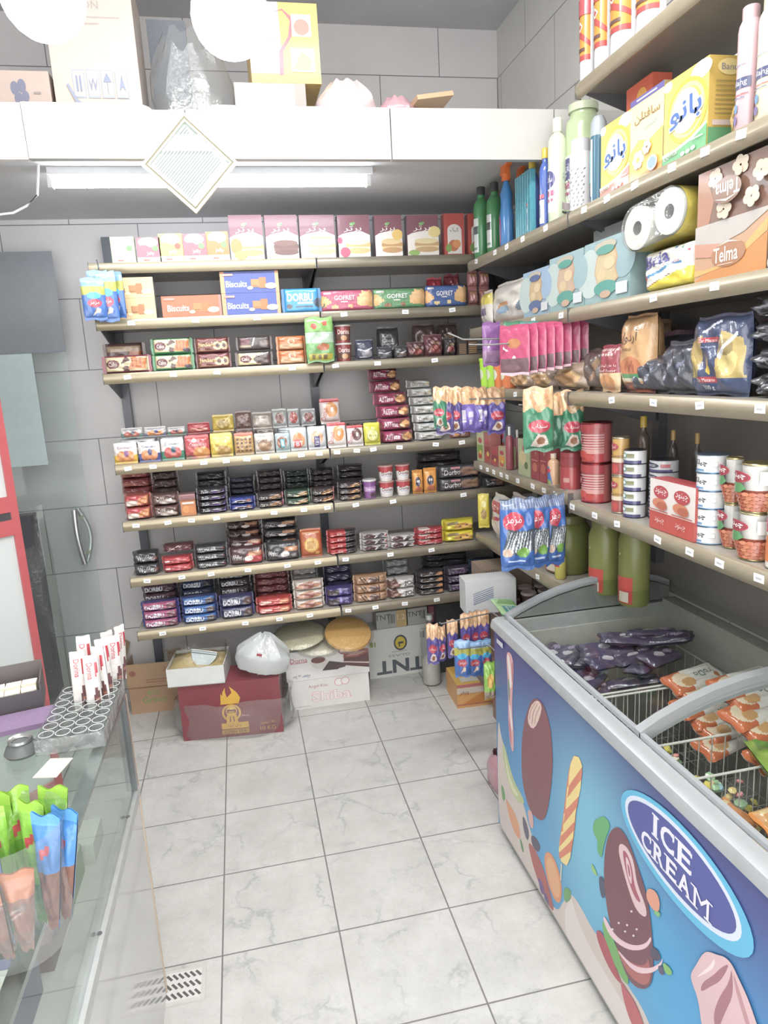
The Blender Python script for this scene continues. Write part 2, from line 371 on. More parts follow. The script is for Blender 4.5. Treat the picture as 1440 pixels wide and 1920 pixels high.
# ---------------------------------------------------------------- makers: base at z = 0, front face at y = 0 looking along -y
def boxpack(W, H, name='carton_box', D=.05, col='ffffff', top=None, side=None, items=(), sitems=(), titems=(), fin='carton'):
    b = MB(); b.box(-W / 2, W / 2, 0, D, 0, H, col, fin, {1: side or col, 3: side or col, 4: top or side or col, 2: side or col})
    b.decal(lambda u, v, k: (-W / 2 + u * W, -.0004 * k, v * H), W, H, items, fin)
    b.decal(lambda u, v, k: (W / 2 + .0004 * k, u * D, v * H), D, H, sitems, fin)
    b.decal(lambda u, v, k: (-W / 2 + u * W, v * D, H + .0004 * k), W, D, titems, fin)
    return b.build(name)
def pillow(W, H, name='snack_pack', D=.04, col='ffffff', ends='h', endcol=None, seal=.07, items=(), fin='film', pv=4.0, crumple=.12, seed=1, nx=None, nz=None, taper=1.0, M=None, header=None, mb=None, pu=None, res=1.0):
    if pu is None: pu = 3.5 if ends == 'v' else 14
    rnd = random.Random(seed); a1, a2, p1, p2 = rnd.uniform(4, 9), rnd.uniform(4, 9), rnd.uniform(0, 6), rnd.uniform(0, 6)
    def prof(u, v):
        if ends == 'v': u, v = v, u
        if u < seal or u > 1 - seal: return .0015
        U = min(1, abs((u - seal) / (1 - 2 * seal) * 2 - 1)); V = min(1, abs(2 * v - 1))
        t = D / 2 * math.sqrt(max(0, 1 - U ** pu)) * math.sqrt(max(0, 1 - V ** pv))
        t *= 1 - crumple / 2 + crumple / 2 * math.sin(a1 * u * 2 + p1 + 3 * v) * math.sin(a2 * v * 2 + p2) 
        return max(t, .0012)
    def S(u, v, k, sg=-1):
        x, z = u, v
        if ends == 'h':
            z = .5 + (v - .5) * (1 - .10 * (1 if .02 > min(u, 1 - u) else 0))
            wob = crumple * .05 * math.sin(9 * v + p2) * (abs(2 * u - 1) ** 8); x = u + wob
        else:
            pinch = 1 - .06 * (1 - min(1, min(v, 1 - v) / .18)) * (1 if crumple > .05 else 0)
            x = .5 + (u - .5) * pinch * (taper + (1 - taper) * v); z = v + crumple * .05 * math.sin(9 * u + p1) * (abs(2 * v - 1) ** 8)
        return (-W / 2 + x * W, D / 2 + sg * prof(u, v) - (.0007 * k if sg < 0 else 0), z * H)
    b = mb or MB()
    if M is not None: b.M = M
    # printed shapes colour the small patches of the front skin; lettering lies on top of it
    rat = max(.25, min(4, W / H))
    if nx is None: nx = int(max(18, min(54, 34 * rat ** .5)) * res)
    if nz is None: nz = int(max(14, min(54, 34 / rat ** .5)) * res)
    def inside(it, u, v):
        if it[0] == 'R': return it[1] <= u <= it[3] and it[2] <= v <= it[4]
        if it[0] == 'E': return ((u - it[1]) / it[3]) ** 2 + ((v - it[2]) / it[4]) ** 2 <= 1
        if it[0] == 'P':
            p = it[1]; c = False; j = len(p) - 1
            for i in range(len(p)):
                if (p[i][1] > v) != (p[j][1] > v) and u < (p[j][0] - p[i][0]) * (v - p[i][1]) / (p[j][1] - p[i][1]) + p[i][0]: c = not c
                j = i
            return c
        return False
    prints = [it for it in items if it[0] != 'T'][::-1]
    NX_, NZ_ = nx, nz
    for sg in (-1, 1):
        nx, nz = (NX_, NZ_) if sg < 0 else (min(NX_, 14), min(NZ_, 14))
        vs = [S(i / nx, j / nz, 0, sg) for j in range(nz + 1) for i in range(nx + 1)]
        fs = []; cs = []
        for j in range(nz):
            for i in range(nx):
                q = (j * (nx + 1) + i, j * (nx + 1) + i + 1, (j + 1) * (nx + 1) + i + 1, (j + 1) * (nx + 1) + i)
                fs.append(q if sg < 0 else q[::-1])
                t = (i + .5) / nx if ends == 'h' else (j + .5) / nz
                e = t < seal or t > 1 - seal
                c = endcol if (e and endcol) else col
                if header and ends == 'v' and (j + .5) / nz > 1 - header[0]: c = header[1]
                if sg < 0:
                    for it in prints:
                        if inside(it, (i + .5) / nx, (j + .5) / nz): c = it[-1]; break
                cs.append(lin(c))
        b.add(vs, fs, cs, fin, True)
    b.decal(lambda u, v, k: S(u, v, k + 1.5), W, H, [it for it in items if it[0] == 'T'], fin, mx=.05)
    return b.build(name) if mb is None else None
def flow(col, endcol=None, items=(), **k): return dict(make=pillow, col=col, endcol=endcol or col, items=items, **k)
def round_thing(W, H, name, parts, items=(), ifin='gloss', squash=1.0, main=0):
    """parts: (name or None for the thing's own mesh, [(r, z[, col])...] in halves of W and of H, colour, finish)"""
    R_ = W / 2; root = None; kids = []
    surf = parts[main]
    pr = surf[1]
    def rad(v):
        for a, b_ in zip(pr, pr[1:]):
            if a[1] <= v <= b_[1] and b_[1] > a[1]: return a[0] + (b_[0] - a[0]) * (v - a[1]) / (b_[1] - a[1])
        return pr[-1][0]
    z0, z1 = pr[0][1], pr[-1][1]
    root = empty(name)
    for i, (pn, prof, col, fin) in enumerate(parts):
        b = MB(); b.M = Matrix.Translation((0, R_ * squash, 0)) @ Matrix.Diagonal((1, squash, 1, 1))
        b.lathe([(p[0] * R_, p[1] * H) + ((p[2],) if len(p) > 2 else ()) for p in prof], col, fin)
        if i == main and items:
            def S(u, v, k):
                vv = z0 + (z1 - z0) * v; a = (u - .5) * math.pi; r = rad(vv) * R_ + .0004 + .0003 * k
                return (r * math.sin(a), -r * math.cos(a), vv * H)
            b.decal(S, R_ * math.pi, H * (z1 - z0), items, ifin, mx=.045)
        b.build(pn, root)
    return root
def cup(W, H, name='dessert_cup', col='ffffff', lid='ffffff', items=(), rim=None):
    return round_thing(W, H, name, [('cup', [(.80, 0), (.86, .45), (.95, .9)], col, 'gloss'), ('lid', [(.96, .9), (1, .91), (1, .98), (.94, 1)], lid, 'plastic')], items)
def tin(W, H, name='food_tin', col='ffffff', metal='b9b9b4', items=(), fin='gloss', low=None):
    return round_thing(W, H, name, [('tin_body', [(.955, .03), (.955, .96)], col, fin), ('tin_rim', [(.97, .96), (1, .965), (1, .985), (.96, 1), (.90, .985), (0, .98)], metal, 'metal'), ('tin_base', [(.96, 0), (1, .005), (1, .02), (.96, .03)], metal, 'metal')], items, fin)
def bottle(W, H, name='cleaner_bottle', col='88bb88', cap='333333', items=(), shoulder=.70, neck=.46, fin='gloss', squash=1.0, capname='cap', capz=.87, label=None):
    return round_thing(W, H, name, [('bottle_body', [(.85, 0), (1, .03), (1, shoulder), (.93, shoulder + .05), (.74, shoulder + .09), (neck, min(capz - .01, shoulder + .125)), (neck, capz)], col, fin), (capname, [(neck * 1.15, capz), (neck * 1.15, .99), (neck, 1)], cap, 'plastic')], items, 'gloss', squash)
def spray(W, H, name='spray_bottle', col='3b86c8', trig='ee7a2c', items=()):
    r = round_thing(W, H, name, [('bottle_body', [(.85, 0), (.92, .03), (.95, .35), (.72, .5), (.8, .62), (.35, .74), (.35, .78)], col, 'gloss')], items, squash=.7)
    b = MB(); h = H; k = W
    b.M = Matrix.Translation((0, W * .35, 0))
    b.lathe([(.42 * k / 2, .76 * h), (.42 * k / 2, .84 * h)], trig, 'plastic', 16)
    b.prism([(-.46 * k, .84 * h), (.12 * k, .84 * h), (.14 * k, .90 * h), (.50 * k, .93 * h), (.52 * k, .99 * h), (.0 * k, 1.0 * h), (-.34 * k, .95 * h)], -.13 * k, .13 * k, trig, 'plastic')
    b.prism([(.20 * k, .92 * h), (.30 * k, .92 * h), (.44 * k, .78 * h), (.36 * k, .77 * h)], -.07 * k, .07 * k, trig, 'plastic')
    b.M = Matrix.Translation((0, W * .35, 0))
    b.build('trigger_head', r); return r
def V(x0, x1, yt, yb, Y, make, desc, place, cat, rz=0.0, W=None, group=None, **kw):
    """something hanging in the vertical plane at depth Y"""
    P = hit((x0 + x1) / 2, yb, 1, Y); d = Vector((1, 0, 0))
    w_ = W or (along_x(P, d, x1) - along_x(P, d, x0)).length
    H = height_at(P, yt)
    o = make(w_, H, **kw); o.location = P; o.rotation_euler = (0, 0, rz)
    tag(o, desc + (' ' + place if place else ''), cat, group); return o
ROUND += [cup, tin, bottle, spray]
# ================================================================ the room
WY, WX, LX, FY, CZ = 3.80, 1.49, -1.9, -0.9, 3.40
def slab(name, x0, x1, y0, y1, z0, z1, fin):
    b = MB(); b.box(x0, x1, y0, y1, z0, z1, 'ffffff', fin); return structure(name, b)
slab('floor', LX - .1, WX + .1, FY, WY + .1, -.08, 0, 'floor_tile')
slab('ceiling', LX - .1, WX + .1, FY, WY + .1, CZ, CZ + .1, 'ceiling_paint')
slab('wall_back', LX - .1, WX + .1, WY, WY + .1, 0, CZ, 'wall_tile')
slab('wall_right', WX, WX + .1, FY, WY, 0, CZ, 'side_tile')
slab('wall_left', LX - .1, LX, FY, WY, 0, CZ, 'side_tile')
slab('trim_6', LX, WX, 2.555, WY, 2.512, 2.582, 'slab_paint')
# white facing boards along the front of the loft, two of them cut away round the frame
FYc = 2.52
def fpt(x, y): p = hit(x, y, 1, FYc); return (p.x, p.z)
zt, zb = 2.588, 2.426
XF = lambda x: hit(x, 250, 1, FYc).x
def board(name, pts, fin='board_white'):
    b = MB(); b.prism(pts, FYc, FYc + .03, 'ffffff', fin); return structure(name, b)
board('trim_1', [(XF(48), zb), (XF(342), zb), (XF(342), zt - .085), (XF(318), zt - .06), (XF(285), zt - .01), (XF(268), zt), (XF(46), zt)])
board('trim_2', [(XF(344), zb), (XF(732), zb), (XF(732), zt), (XF(404), zt), (XF(392), zt - .008), (XF(372), zt - .04), (XF(344), zt - .085)])
board('trim_3', [(XF(734), zb), (XF(1038), zb), (XF(1038), zt + .004), (XF(734), zt)])
board('trim_4', [(XF(1040), zb), (WX, zb), (WX, zt + .004), (XF(1040), zt + .004)])
b = MB(); b.prism([(LX, zb), (XF(46), zb), (XF(44), zt), (LX, zt)], FYc + .008, FYc + .03, 'ffffff', 'rough_plaster'); structure('trim_5', b)
# scuffs on the facing boards
# ---------------------------------------------------------------- tube lamp under the loft
t = empty('tube_lamp'); tag(t, 'long white fluorescent tube lamp fixed under the loft slab', 'lamp'); t.location = (0, 2.96, 0)
b = MB(); b.box(-.60, .615, -.03, .03, 2.487, 2.512, 'e8eaec', 'plastic'); b.build('lamp_housing', t)
b = MB(); b.M = Matrix.Translation((0, 0, 2.464)) @ Matrix.Rotation(math.pi / 2, 4, 'Y'); b.lathe([(.017, -.585), (.017, .60)], 'ffffff', 'tube_glow', 16); b.build('tube', t)
b = MB()
for x in (-.597, .60): b.box(x - .008, x + .008, -.018, .018, 2.445, 2.49, 'dddddd', 'plastic')
b.build('tube_holder', t)
for lab, x, y in (('glowing white globe lamp hanging over the big brown carton', 80, -8), ('glowing white globe lamp hanging in front of the yellow cake carton', 432, 30)):
    P = hit(x, y, 1, 2.05); g = empty('globe_lamp'); g.location = P; tag(g, lab, 'lamp', 'hanging globe lamps')
    b = MB(); n = 12; b.lathe([(max(.0005, .10 * math.sin(math.pi * i / n)), -.10 * math.cos(math.pi * i / n)) for i in range(n + 1)], 'ffffff', 'globe_glow', 24, cap=False); b.build('globe', g)
    b = MB(); b.lathe([(.03, .095), (.028, .15), (.008, .16)], 'dcdcdc', 'plastic', 16); b.build('lamp_socket', g)
    b = MB(); b.lathe([(.004, .16), (.004, CZ - P.z)], 'dddddd', 'plastic', 8); b.build('lamp_cord', g)
# white cable hanging from the slab by the wall
b = MB(); pp = [hit(*q, 1, 2.9) for q in ((78, 350), (70, 366), (50, 386), (25, 399), (0, 402), (-40, 392), (-80, 370))]; pp[0].z = 2.512; b.tube(pp, .0045, 'f4f4f4', 'plastic')
tag(b.build('power_cable'), 'thin white power cable drooping below the loft slab', 'cable')
# framed text hanging on its corner
C0 = hit(356, 306, 1, 2.492); f = empty('picture_frame'); f.location = C0; f.rotation_euler = (0, 0, 0); tag(f, 'gilt framed page of script hung on its corner from the loft', 'picture')
M45 = Matrix.Rotation(math.radians(-46.5), 4, 'Y'); h = .107
b = MB(); b.M = M45
for a in range(4):
    b.M = M45 @ Matrix.Rotation(a * math.pi / 2, 4, 'Y')
    b.prism([(-h, h), (h, h), (h - .008, h - .008), (-h + .008, h - .008)], 0, .016, 'e8e2c8', 'metal')
    b.prism([(-h + .008, h - .008), (h - .008, h - .008), (h - .014, h - .014), (-h + .014, h - .014)], .003, .016, '7d7862', 'matte')
    b.prism([(-h + .014, h - .014), (h - .014, h - .014), (h - .019, h - .019), (-h + .019, h - .019)], .001, .016, 'efe9d6', 'metal')
b.build('gilt_frame', f)
b = MB(); b.M = M45; b.box(-h + .018, h - .018, .009, .014, -h + .018, h - .018, 'b2b3b2', 'matte')
for i in range(19):
    z = h - .03 - i * .0079; b.box(-h + .026, h - .026 - (i % 4) * .004, .0084, .009, z - .0014, z, '4a4c50', 'matte')
b.build('page', f)
b = MB(); b.M = M45; b.box(-h + .018, h - .018, .005, .0065, -h + .018, h - .018, 'ffffff', 'glass'); b.build('glass_pane', f)
b = MB(); b.tube([(0, .014, .15), (0, .028, .165)], .002, '999999', 'metal'); b.build('hanging_hook', f)
# ---------------------------------------------------------------- glass door standing open along the back wall
d = empty('door_1'); d['kind'] = 'structure'; d.location = (-.777, 3.66, 0); d['label'] = 'frameless glass door with a dark top strip, open against the back wall'
b = MB(); b.box(-.75, 0, 0, .01, .02, 2.345, 'ffffff', 'door_glass'); b.build('pane', d)
b = MB(); b.box(-.75, 0, -.004, -.0005, 1.888, 2.345, '757a81', 'plastic'); b.build('dark_strip', d)
b = MB(); b.box(-.55, -.152, -.004, -.0005, 1.357, 1.889, 'b3c3c5', 'plastic'); b.build('pale_panel', d)
for sy, nm in ((-1, 'door_handle'), (1, 'door_handle')):
    b = MB(); y0 = 0 if sy < 0 else .01; pts = []
    for i in range(13):
        t = i / 12; pts.append((-.060 + .014 * t + (-.006 if sy < 0 else .034) * math.sin(math.pi * t), y0 + sy * (.028 + .014 * math.sin(math.pi * t)), 1.125 - .275 * t))
    b.tube(pts, .0145, 'd6d8da', 'metal', 12)
    for q in (2, 10): b.tube([(pts[q][0], y0, pts[q][2]), (pts[q][0], pts[q][1], pts[q][2])], .009, 'c9c3a8', 'metal', 10)
    b.build(nm, d)
# ---------------------------------------------------------------- red framed glazed door leaf, half open
d = empty('door_2'); d['kind'] = 'structure'; d['label'] = 'red aluminium framed glass door leaf standing ajar'
P = hit(40, 1010, 1, 2.9); d.location = (P.x, P.y, 0); d.rotation_euler = (0, 0, math.radians(45))
b = MB(); RD = 'b85458'
b.box(-.030, 0, -.013, .013, .02, 2.12, RD, 'gloss'); b.box(-.75, -.70, -.02, .02, .02, 2.12, RD, 'gloss')
for z0, z1 in ((.02, .12), (1.175, 1.235), (1.265, 1.325), (2.06, 2.12)): b.box(-.70, -.030, -.013, .013, z0, z1, RD, 'gloss')
b.box(-.70, -.030, -.008, .008, 1.235, 1.265, '8a8c90', 'metal')
b.build('door_frame', d)
for z0, z1 in ((.12, 1.175), (1.325, 2.06)):
    b = MB(); b.box(-.70, -.030, -.003, .003, z0, z1, 'ffffff', 'frosted'); b.build('pane', d)
# black panel wrapped in clear film beyond the red door
d = empty('wrapped_board'); tag(d, 'tall black board wrapped in clear film beside the red door', 'board'); d.location = (-1.0, 3.33, 0)
b = MB(); b.box(-.30, .045, 0, .10, 0, 1.165, '2b2d33', 'matte'); b.build('black_board', d)
b = MB(); b.M = Matrix.Translation((-.11, -.02, 0)); pillow(.42, 1.19, D=.16, ends='v', fin='film_clear', seal=.03, pv=8, crumple=.3, nz=26, mb=b, seed=5, M=Matrix.Translation((-.11, -.03, 0)))
b.build('film_wrap', d)
# ---------------------------------------------------------------- floor drain and its patched tile
P = hit(345, 1850, 2, 0); b = MB(); b.M = Matrix.Translation((P.x, P.y, 0))
b.box(-.062, .062, -.062, .062, -.01, .004, 'c6c4bf', 'plastic'); b.box(-.05, .05, -.05, .05, 0, .006, 'd4d3cf', 'plastic')
for j in range(3):
    for i in range(6):
        b.M = Matrix.Translation((P.x - .042 + i * .0165, P.y - .033 + j * .033, 0)) @ Matrix.Rotation(math.radians(38), 4, 'Z')
        b.box(-.0035, .0035, -.012, .012, .005, .0066, '4c4b49', 'matte')
tag(b.build('floor_drain'), 'square white plastic floor drain grate beside the counter corner', 'drain')
# ================================================================ wall shelving
BS = [[], [246, 367, 482, 645, 760, 848], [239, 325, 407, 548, 629, 708, 815], [240, 287, 335, 382, 424, 463, 499, 531, 565, 599, 632, 669, 700, 749, 817, 866], [255, 315, 359, 406, 457, 514, 570, 614, 667, 737, 869], [276, 341, 396, 465, 539, 596, 648, 732, 809], [305, 380, 460, 524, 581, 653, 704, 759, 819]]
RS = [[], [893, 928, 950, 980, 1023, 1065, 1095, 1138, 1190, 1260, 1322, 1390], [1000, 1052, 1225, 1340], [897, 918, 940, 966, 1147, 1225, 1312, 1425], [890, 902, 914, 926, 940, 951, 971, 999, 1020, 1041, 1073, 1115, 1157, 1233, 1293, 1349, 1423], [1008]]
SEAM = along_x(Vector((0, BACK_Y, 1.4)), Vector((1, 0, 0)), 617).x
LEFTX = -.567
RAIL = [(0, 0), (-.004, .004), (-.010, .02), (-.010, .032), (-.003, .044), (.006, .046), (.006, 0)]    # depth, height
def shelf_unit(length, depth, ztop, tags, to_local, M, label, group, color='a2977c', clear_guard=False):
    """local frame: x along the rail, y into the shelf, rail front at y = 0, the top of the board at ztop"""
    s = empty('store_shelf'); s.matrix_world = M; tag(s, label, 'shelf', group)
    b = MB(); b.box(.003, length - .003, .007, depth, -.030, -.001, '8b857c', 'plastic', {4: '9a958c'}); b.build('shelf_board', s)
    b = MB(); b.prism([(p[0], p[1] - .046) for p in RAIL], .002, length - .002, color, 'rail', axis='x')
    # prism axis x: first coordinate is y, second z
    b.box(0, .0025, -.010, .010, -.047, .001, '4c4a48', 'plastic'); b.box(length - .0025, length, -.010, .010, -.047, .001, '4c4a48', 'plastic')
    rail = b.build('price_rail', s)
    b = MB(); b.prism([(.012, -.03), (depth, -.03), (depth, -.12), (depth - .04, -.12)], .004, .008, '55555a', 'plastic', axis='x'); b.build('shelf_bracket', s)
    b = MB(); b.prism([(.012, -.03), (depth, -.03), (depth, -.12), (depth - .04, -.12)], length - .008, length - .004, '55555a', 'plastic', axis='x'); b.build('shelf_bracket', s)
    for x in tags:
        b = MB(); b.M = Matrix.Translation((x, -.0105, -.019)) @ Matrix.Rotation(math.radians(random.uniform(-7, 7)), 4, 'Y') @ Matrix.Rotation(math.radians(random.uniform(-3, 4)), 4, 'X')
        b.box(-.0155, .0155, -.0008, .0012, -.0095, .0095, 'f0f2f3', 'carton'); b.box(-.009, .009, -.0011, 0, -.003, .002, 'b4b9bf', 'carton')
        b.build('price_tag', rail)
    return s
random.seed(11)
LVL = ['topmost', 'second from top', 'third from top', 'fourth from top', 'fifth from top', 'sixth from top', 'lowest']
for i, z in enumerate(BZ):
    X = [along_x(Vector((0, BACK_Y - .01, z - .02)), Vector((1, 0, 0)), x).x for x in BS[i]]
    for k, (x0, x1) in enumerate(((LEFTX, SEAM - .002), (SEAM + .002, 1.44))):
        M = Matrix.Translation((x0, BACK_Y, z))
        what = ['shelf end by the glass door', 'shelf end by the side shelves'][k]
        shelf_unit(x1 - x0, .43, z, [x - x0 for x in X if x0 + .02 < x < x1 - .02], None, M, 'beige railed metal back wall ' + what + ', ' + LVL[i] + ' of seven', 'back wall shelf boards', ['a2967a', '847b68'][k])
for x, l in ((LEFTX + .02, 'at the glass door end of the back shelves'), (SEAM, 'in the middle of the back shelves'), (1.42, 'in the corner behind the side shelves')):
    b = MB(); b.box(x - .02, x + .02, 3.752, 3.80, 0, 2.42 if x < .4 else 2.40, '474d58', 'plastic')
    tag(b.build('shelf_upright'), 'dark slotted steel shelf upright ' + l, 'shelf upright', 'shelf uprights')
RJ = 2.24; RFAR = 3.255
for i, z in enumerate(RZ):
    Y = [along_x(Vector((SIDE_X - .01, 2, z - .02)), Vector((0, 1, 0)), x).y for x in RS[i]]
    spans = [(RFAR, RJ + .002), (RJ - .002, 1.24), (1.236, .24)]
    if i == 0: spans = [(2.19, 1.24), (1.236, .24)]
    if i == 5: spans = [(RFAR, RJ + .03)]
    if i == 1: spans = [(RFAR, RJ + .002), (RJ - .002, 1.24), (1.236, .24)]
    for y1, y0 in spans:
        dz = .022 if (i == 4 and y1 == RFAR) else 0
        M = Matrix.Translation((SIDE_X, y1, z + dz)) @ Matrix.Rotation(-math.pi / 2, 4, 'Z')
        k = ['far', 'middle', 'near'][0 if y1 > 3 else 1 if y1 > 2 else 2]
        shelf_unit(y1 - y0, .32, z, [y1 - y for y in Y if y0 + .02 < y < y1 - .02], None, M, 'beige railed side wall shelf, ' + k + ' bay, ' + ['topmost', 'second from top', 'third from top', 'fourth from top', 'fifth from top', 'sixth from top'][i], 'side wall shelf boards', '9f957f')
for y, l in ((3.24, 'in the far corner of the side shelves'), (RJ, 'between far and middle bays of the side shelves'), (1.238, 'behind the tissue boxes on the side wall')):
    b = MB(); b.box(1.445, 1.49, y - .02, y + .02, 0 if y > 3 else .97, 2.36 if y > 2 else 3.0, '3e4148', 'plastic')
    tag(b.build('shelf_upright'), 'dark steel shelf upright ' + l, 'shelf upright', 'shelf uprights')
for i in (1, 2, 3, 4):                                                     # grey back panels of the middle bays
    pass
b = MB(); b.box(1.4785, 1.489, .24, 3.2, .87, 2.36, '77736e', 'plastic'); tag(b.build('shelf_back_panel'), 'grey metal back panel behind the side shelves', 'panel')
# ================================================================ ice cream freezer
FX0, FX1, FYN, FYF = .808, 1.483, .28, 2.20
fz = empty('ice_cream_freezer'); fz.location = (FX0, FYF, 0)
tag(fz, 'long chest freezer with blue printed front and curved glass lids', 'freezer')
def loc(b): b.M = Matrix.Translation((-FX0, -FYF, 0))
b = MB(); loc(b); GY = 'b3b1ab'; IN = 'a6a49c'
b.box(FX0 + .004, FX0 + .036, FYN, FYF, .03, .812, GY, 'plastic'); b.box(FX1 - .045, FX1, FYN, FYF, .03, .83, IN, 'plastic')
b.box(FX0 + .036, FX1 - .045, FYF - .05, FYF, .03, .80, IN, 'plastic'); b.box(FX0 + .05, FX1 - .045, FYN, FYN + .05, .03, .80, IN, 'plastic')
b.box(FX0 + .05, FX1 - .045, FYN + .05, FYF - .05, .03, .24, IN, 'plastic'); b.box(FX0 + .03, FX1 - .02, FYN + .02, FYF - .02, 0, .03, '3a3a3a', 'plastic')
b.build('cabinet', fz)
b = MB(); loc(b)
b.prism([(FX0 - .010, .812), (FX0 - .010, .824), (FX0 - .004, .840), (FX0 + .010, .847), (FX0 + .036, .847), (FX0 + .036, .812)], FYN, FYF + .01, 'b4b9bd', 'rail')
b.box(FX0 + .036, FX1, FYF - .045, FYF + .01, .80, .846, 'b4b6b4', 'rail'); b.box(FX1 - .05, FX1, FYN, FYF - .045, .83, .86, 'a5a39b', 'plastic')
b.build('top_rail', fz)
ARC = [(.846, .857), (.90, .885), (.97, .913), (1.04, .934), (1.12, .950), (1.20, .959), (1.28, .961), (1.36, .953), (1.42, .938), (1.47, .915)]
def arch(y0, y1, th, col, name, dz=0, up=.004):
    b = MB(); loc(b); n = len(ARC)
    pts = [(x, z + up + dz) for x, z in ARC] + [(x, z - th + dz) for x, z in reversed(ARC)]
    b.prism(pts, y0, y1, col, 'plastic'); return b
lids = []
for y0, y1, dz, nm in ((1.345, FYF - .005, 0, 'far'), (FYN + .02, 1.375, -.022, 'near')):
    gl = MB(); loc(gl); vs = []; 
    for x, z in ARC: vs += [(x, y0, z + dz - .006), (x, y1, z + dz - .006)]
    gl.add(vs, [(2 * i, 2 * i + 1, 2 * i + 3, 2 * i + 2) for i in range(len(ARC) - 1)], 'ffffff', 'glass', True)
    lid = gl.build('glass_lid', fz)
    for a0, a1 in ((y1 - .026, y1), (y0, y0 + .026)):
        arch(a0, a1, .016, '8f9496' if nm == 'near' or a0 < 2 else '888d90', '', dz).build('lid_frame', lid)
    b = MB(); loc(b); b.box(.846, .858, y0 + .026, y1 - .026, .848 + dz * .1, .860 + dz * .1, '9ba0a4', 'plastic'); b.build('lid_edge', lid)
# end cheek below the far arch
b = MB(); loc(b); b.prism([(x, z - .022) for x, z in ARC] + [(1.47, .85), (.84, .85)], FYF - .03, FYF - .012, '6f7270', 'plastic'); b.build('end_cheek', fz)
# printed front
def pz(x, y): p = hit(x, y, 0, FX0 - .001); return (p.y, p.z)
def cz(cx, cy): return pz(900 + .3959 * cx, 1160 + .3959 * cy)
b = MB(); loc(b)
NX, NZ = 150, 60; z0_, z1_ = .045, .812
def mixc(a, c, t): t = max(0, min(1, t)); return tuple(x + (y - x) * t for x, y in zip(a, c))
def pcol(y, z):
    v = (z - z0_) / (z1_ - z0_); s = (FYF - y) / (FYF - FYN)
    c = mixc(lin('3f93c6'), lin('38387c'), max(0, (v - .30)) / .62 * (1.05 - .05 * s))
    for gy, gz, ry, rz, cc, a in ((1.50, .46, .26, .30, '7ec4dc', .9), (1.90, .36, .16, .24, '4e9bd0', .7), (1.12, .36, .30, .22, '3aa2d6', .8), (.70, .4, .4, .3, '3f8cc8', .5)):
        t = math.exp(-((y - gy) / ry) ** 2 - ((z - gz) / rz) ** 2); c = mixc(c, lin(cc), t * a)
    return tuple(c[:3]) + (1,)
vs = []; fs = []; cs = []
for j in range(NZ + 1):
    for i in range(NX + 1): vs.append((FX0 - .0005, FYF - (FYF - FYN) * i / NX, z0_ + (z1_ - z0_) * j / NZ))
for j in range(NZ):
    for i in range(NX):
        q = (j * (NX + 1) + i, j * (NX + 1) + i + 1, (j + 1) * (NX + 1) + i + 1, (j + 1) * (NX + 1) + i)
        y, z = vs[q[0]][1], vs[q[0]][2]; fs.append(q); cs.append(pcol(y - .006, z + .006))
b.add(vs, fs, cs, 'panel', True)
KP = [1]
def chaikin(p, n=2):
    for _ in range(n):
        q = []
        for i in range(len(p)):
            a, c = p[i], p[(i + 1) % len(p)]
            q += [(a[0] * .75 + c[0] * .25, a[1] * .75 + c[1] * .25), (a[0] * .25 + c[0] * .75, a[1] * .25 + c[1] * .75)]
        p = q
    return p
def pp_(pts, col, sm=2, conv=cz):
    p = [conv(*q) for q in pts]; p = chaikin(p, sm) if sm else p
    p = [(y, max(z, .046)) for y, z in p]
    tri = tessellate_polygon([[Vector((y, z, 0)) for y, z in p]]); KP[0] += 1
    b.add([(FX0 - .0006 - .00004 * KP[0], y, z) for y, z in p], [tuple(t) for t in tri], col, 'panel')
def ring(cy, cz_, ry, rz, col, n=40):
    KP[0] += 1; b.add([(FX0 - .0006 - .00004 * KP[0], cy + ry * math.cos(6.2832 * i / n), cz_ + rz * math.sin(6.2832 * i / n)) for i in range(n)], [tuple(range(n))], col, 'panel')
def ptext(s, y0, y1, z, h, col, bold=.02):
    KP[0] += 1; v, f_, tw, th = glyphs(s, bold, 3)
    b.add([(FX0 - .0006 - .00004 * KP[0], (y0 + y1) / 2 - x * abs(y1 - y0) / tw, z + yy * h / th) for x, yy in v], f_, col, 'panel')
# cream swirl along the bottom
pp_([(84, 450), (100, 560), (125, 640), (150, 770), (205, 870), (225, 960), (262, 1080), (300, 1250), (360, 1400), (400, 1330), (430, 1295), (480, 1370), (530, 1470), (600, 1560), (700, 1740), (775, 1850), (850, 2050), (1000, 2300), (560, 2000), (360, 1600), (150, 1180), (95, 1000), (84, 800)], 'cfc3bd')
pp_([(430, 1300), (450, 1400), (520, 1560), (640, 1760), (730, 1900), (800, 2100), (620, 1960), (500, 1740), (420, 1560), (395, 1400)], 'dcd3cf')
pp_([(104, 575), (120, 610), (140, 700), (165, 780), (205, 850), (210, 880), (175, 870), (140, 800), (112, 690)], 'b5c48e')
pp_([(112, 600), (125, 680), (150, 780), (185, 840), (165, 840), (130, 760)], 'd6d9b4', 1)
pp_([(98, 780), (112, 800), (122, 850), (108, 870)], '5f9a56', 1)
pp_([(118, 840), (140, 880), (170, 930), (192, 1010), (188, 1050), (165, 1020), (138, 940)], 'd99a72')
pp_([(200, 930), (215, 950), (235, 1020), (225, 1060), (205, 1000)], '4a4660')
pp_([(240, 1020), (270, 1040), (290, 1090), (270, 1110), (245, 1070)], '3f3a58')
pp_([(225, 1050), (260, 1090), (300, 1180), (330, 1290), (355, 1390), (330, 1370), (280, 1260), (245, 1150)], 'a8504e')
pp_([(272, 1220), (292, 1240), (310, 1300), (290, 1310)], '6a4a86'); pp_([(300, 1290), (320, 1310), (330, 1380), (312, 1370)], '52467a')
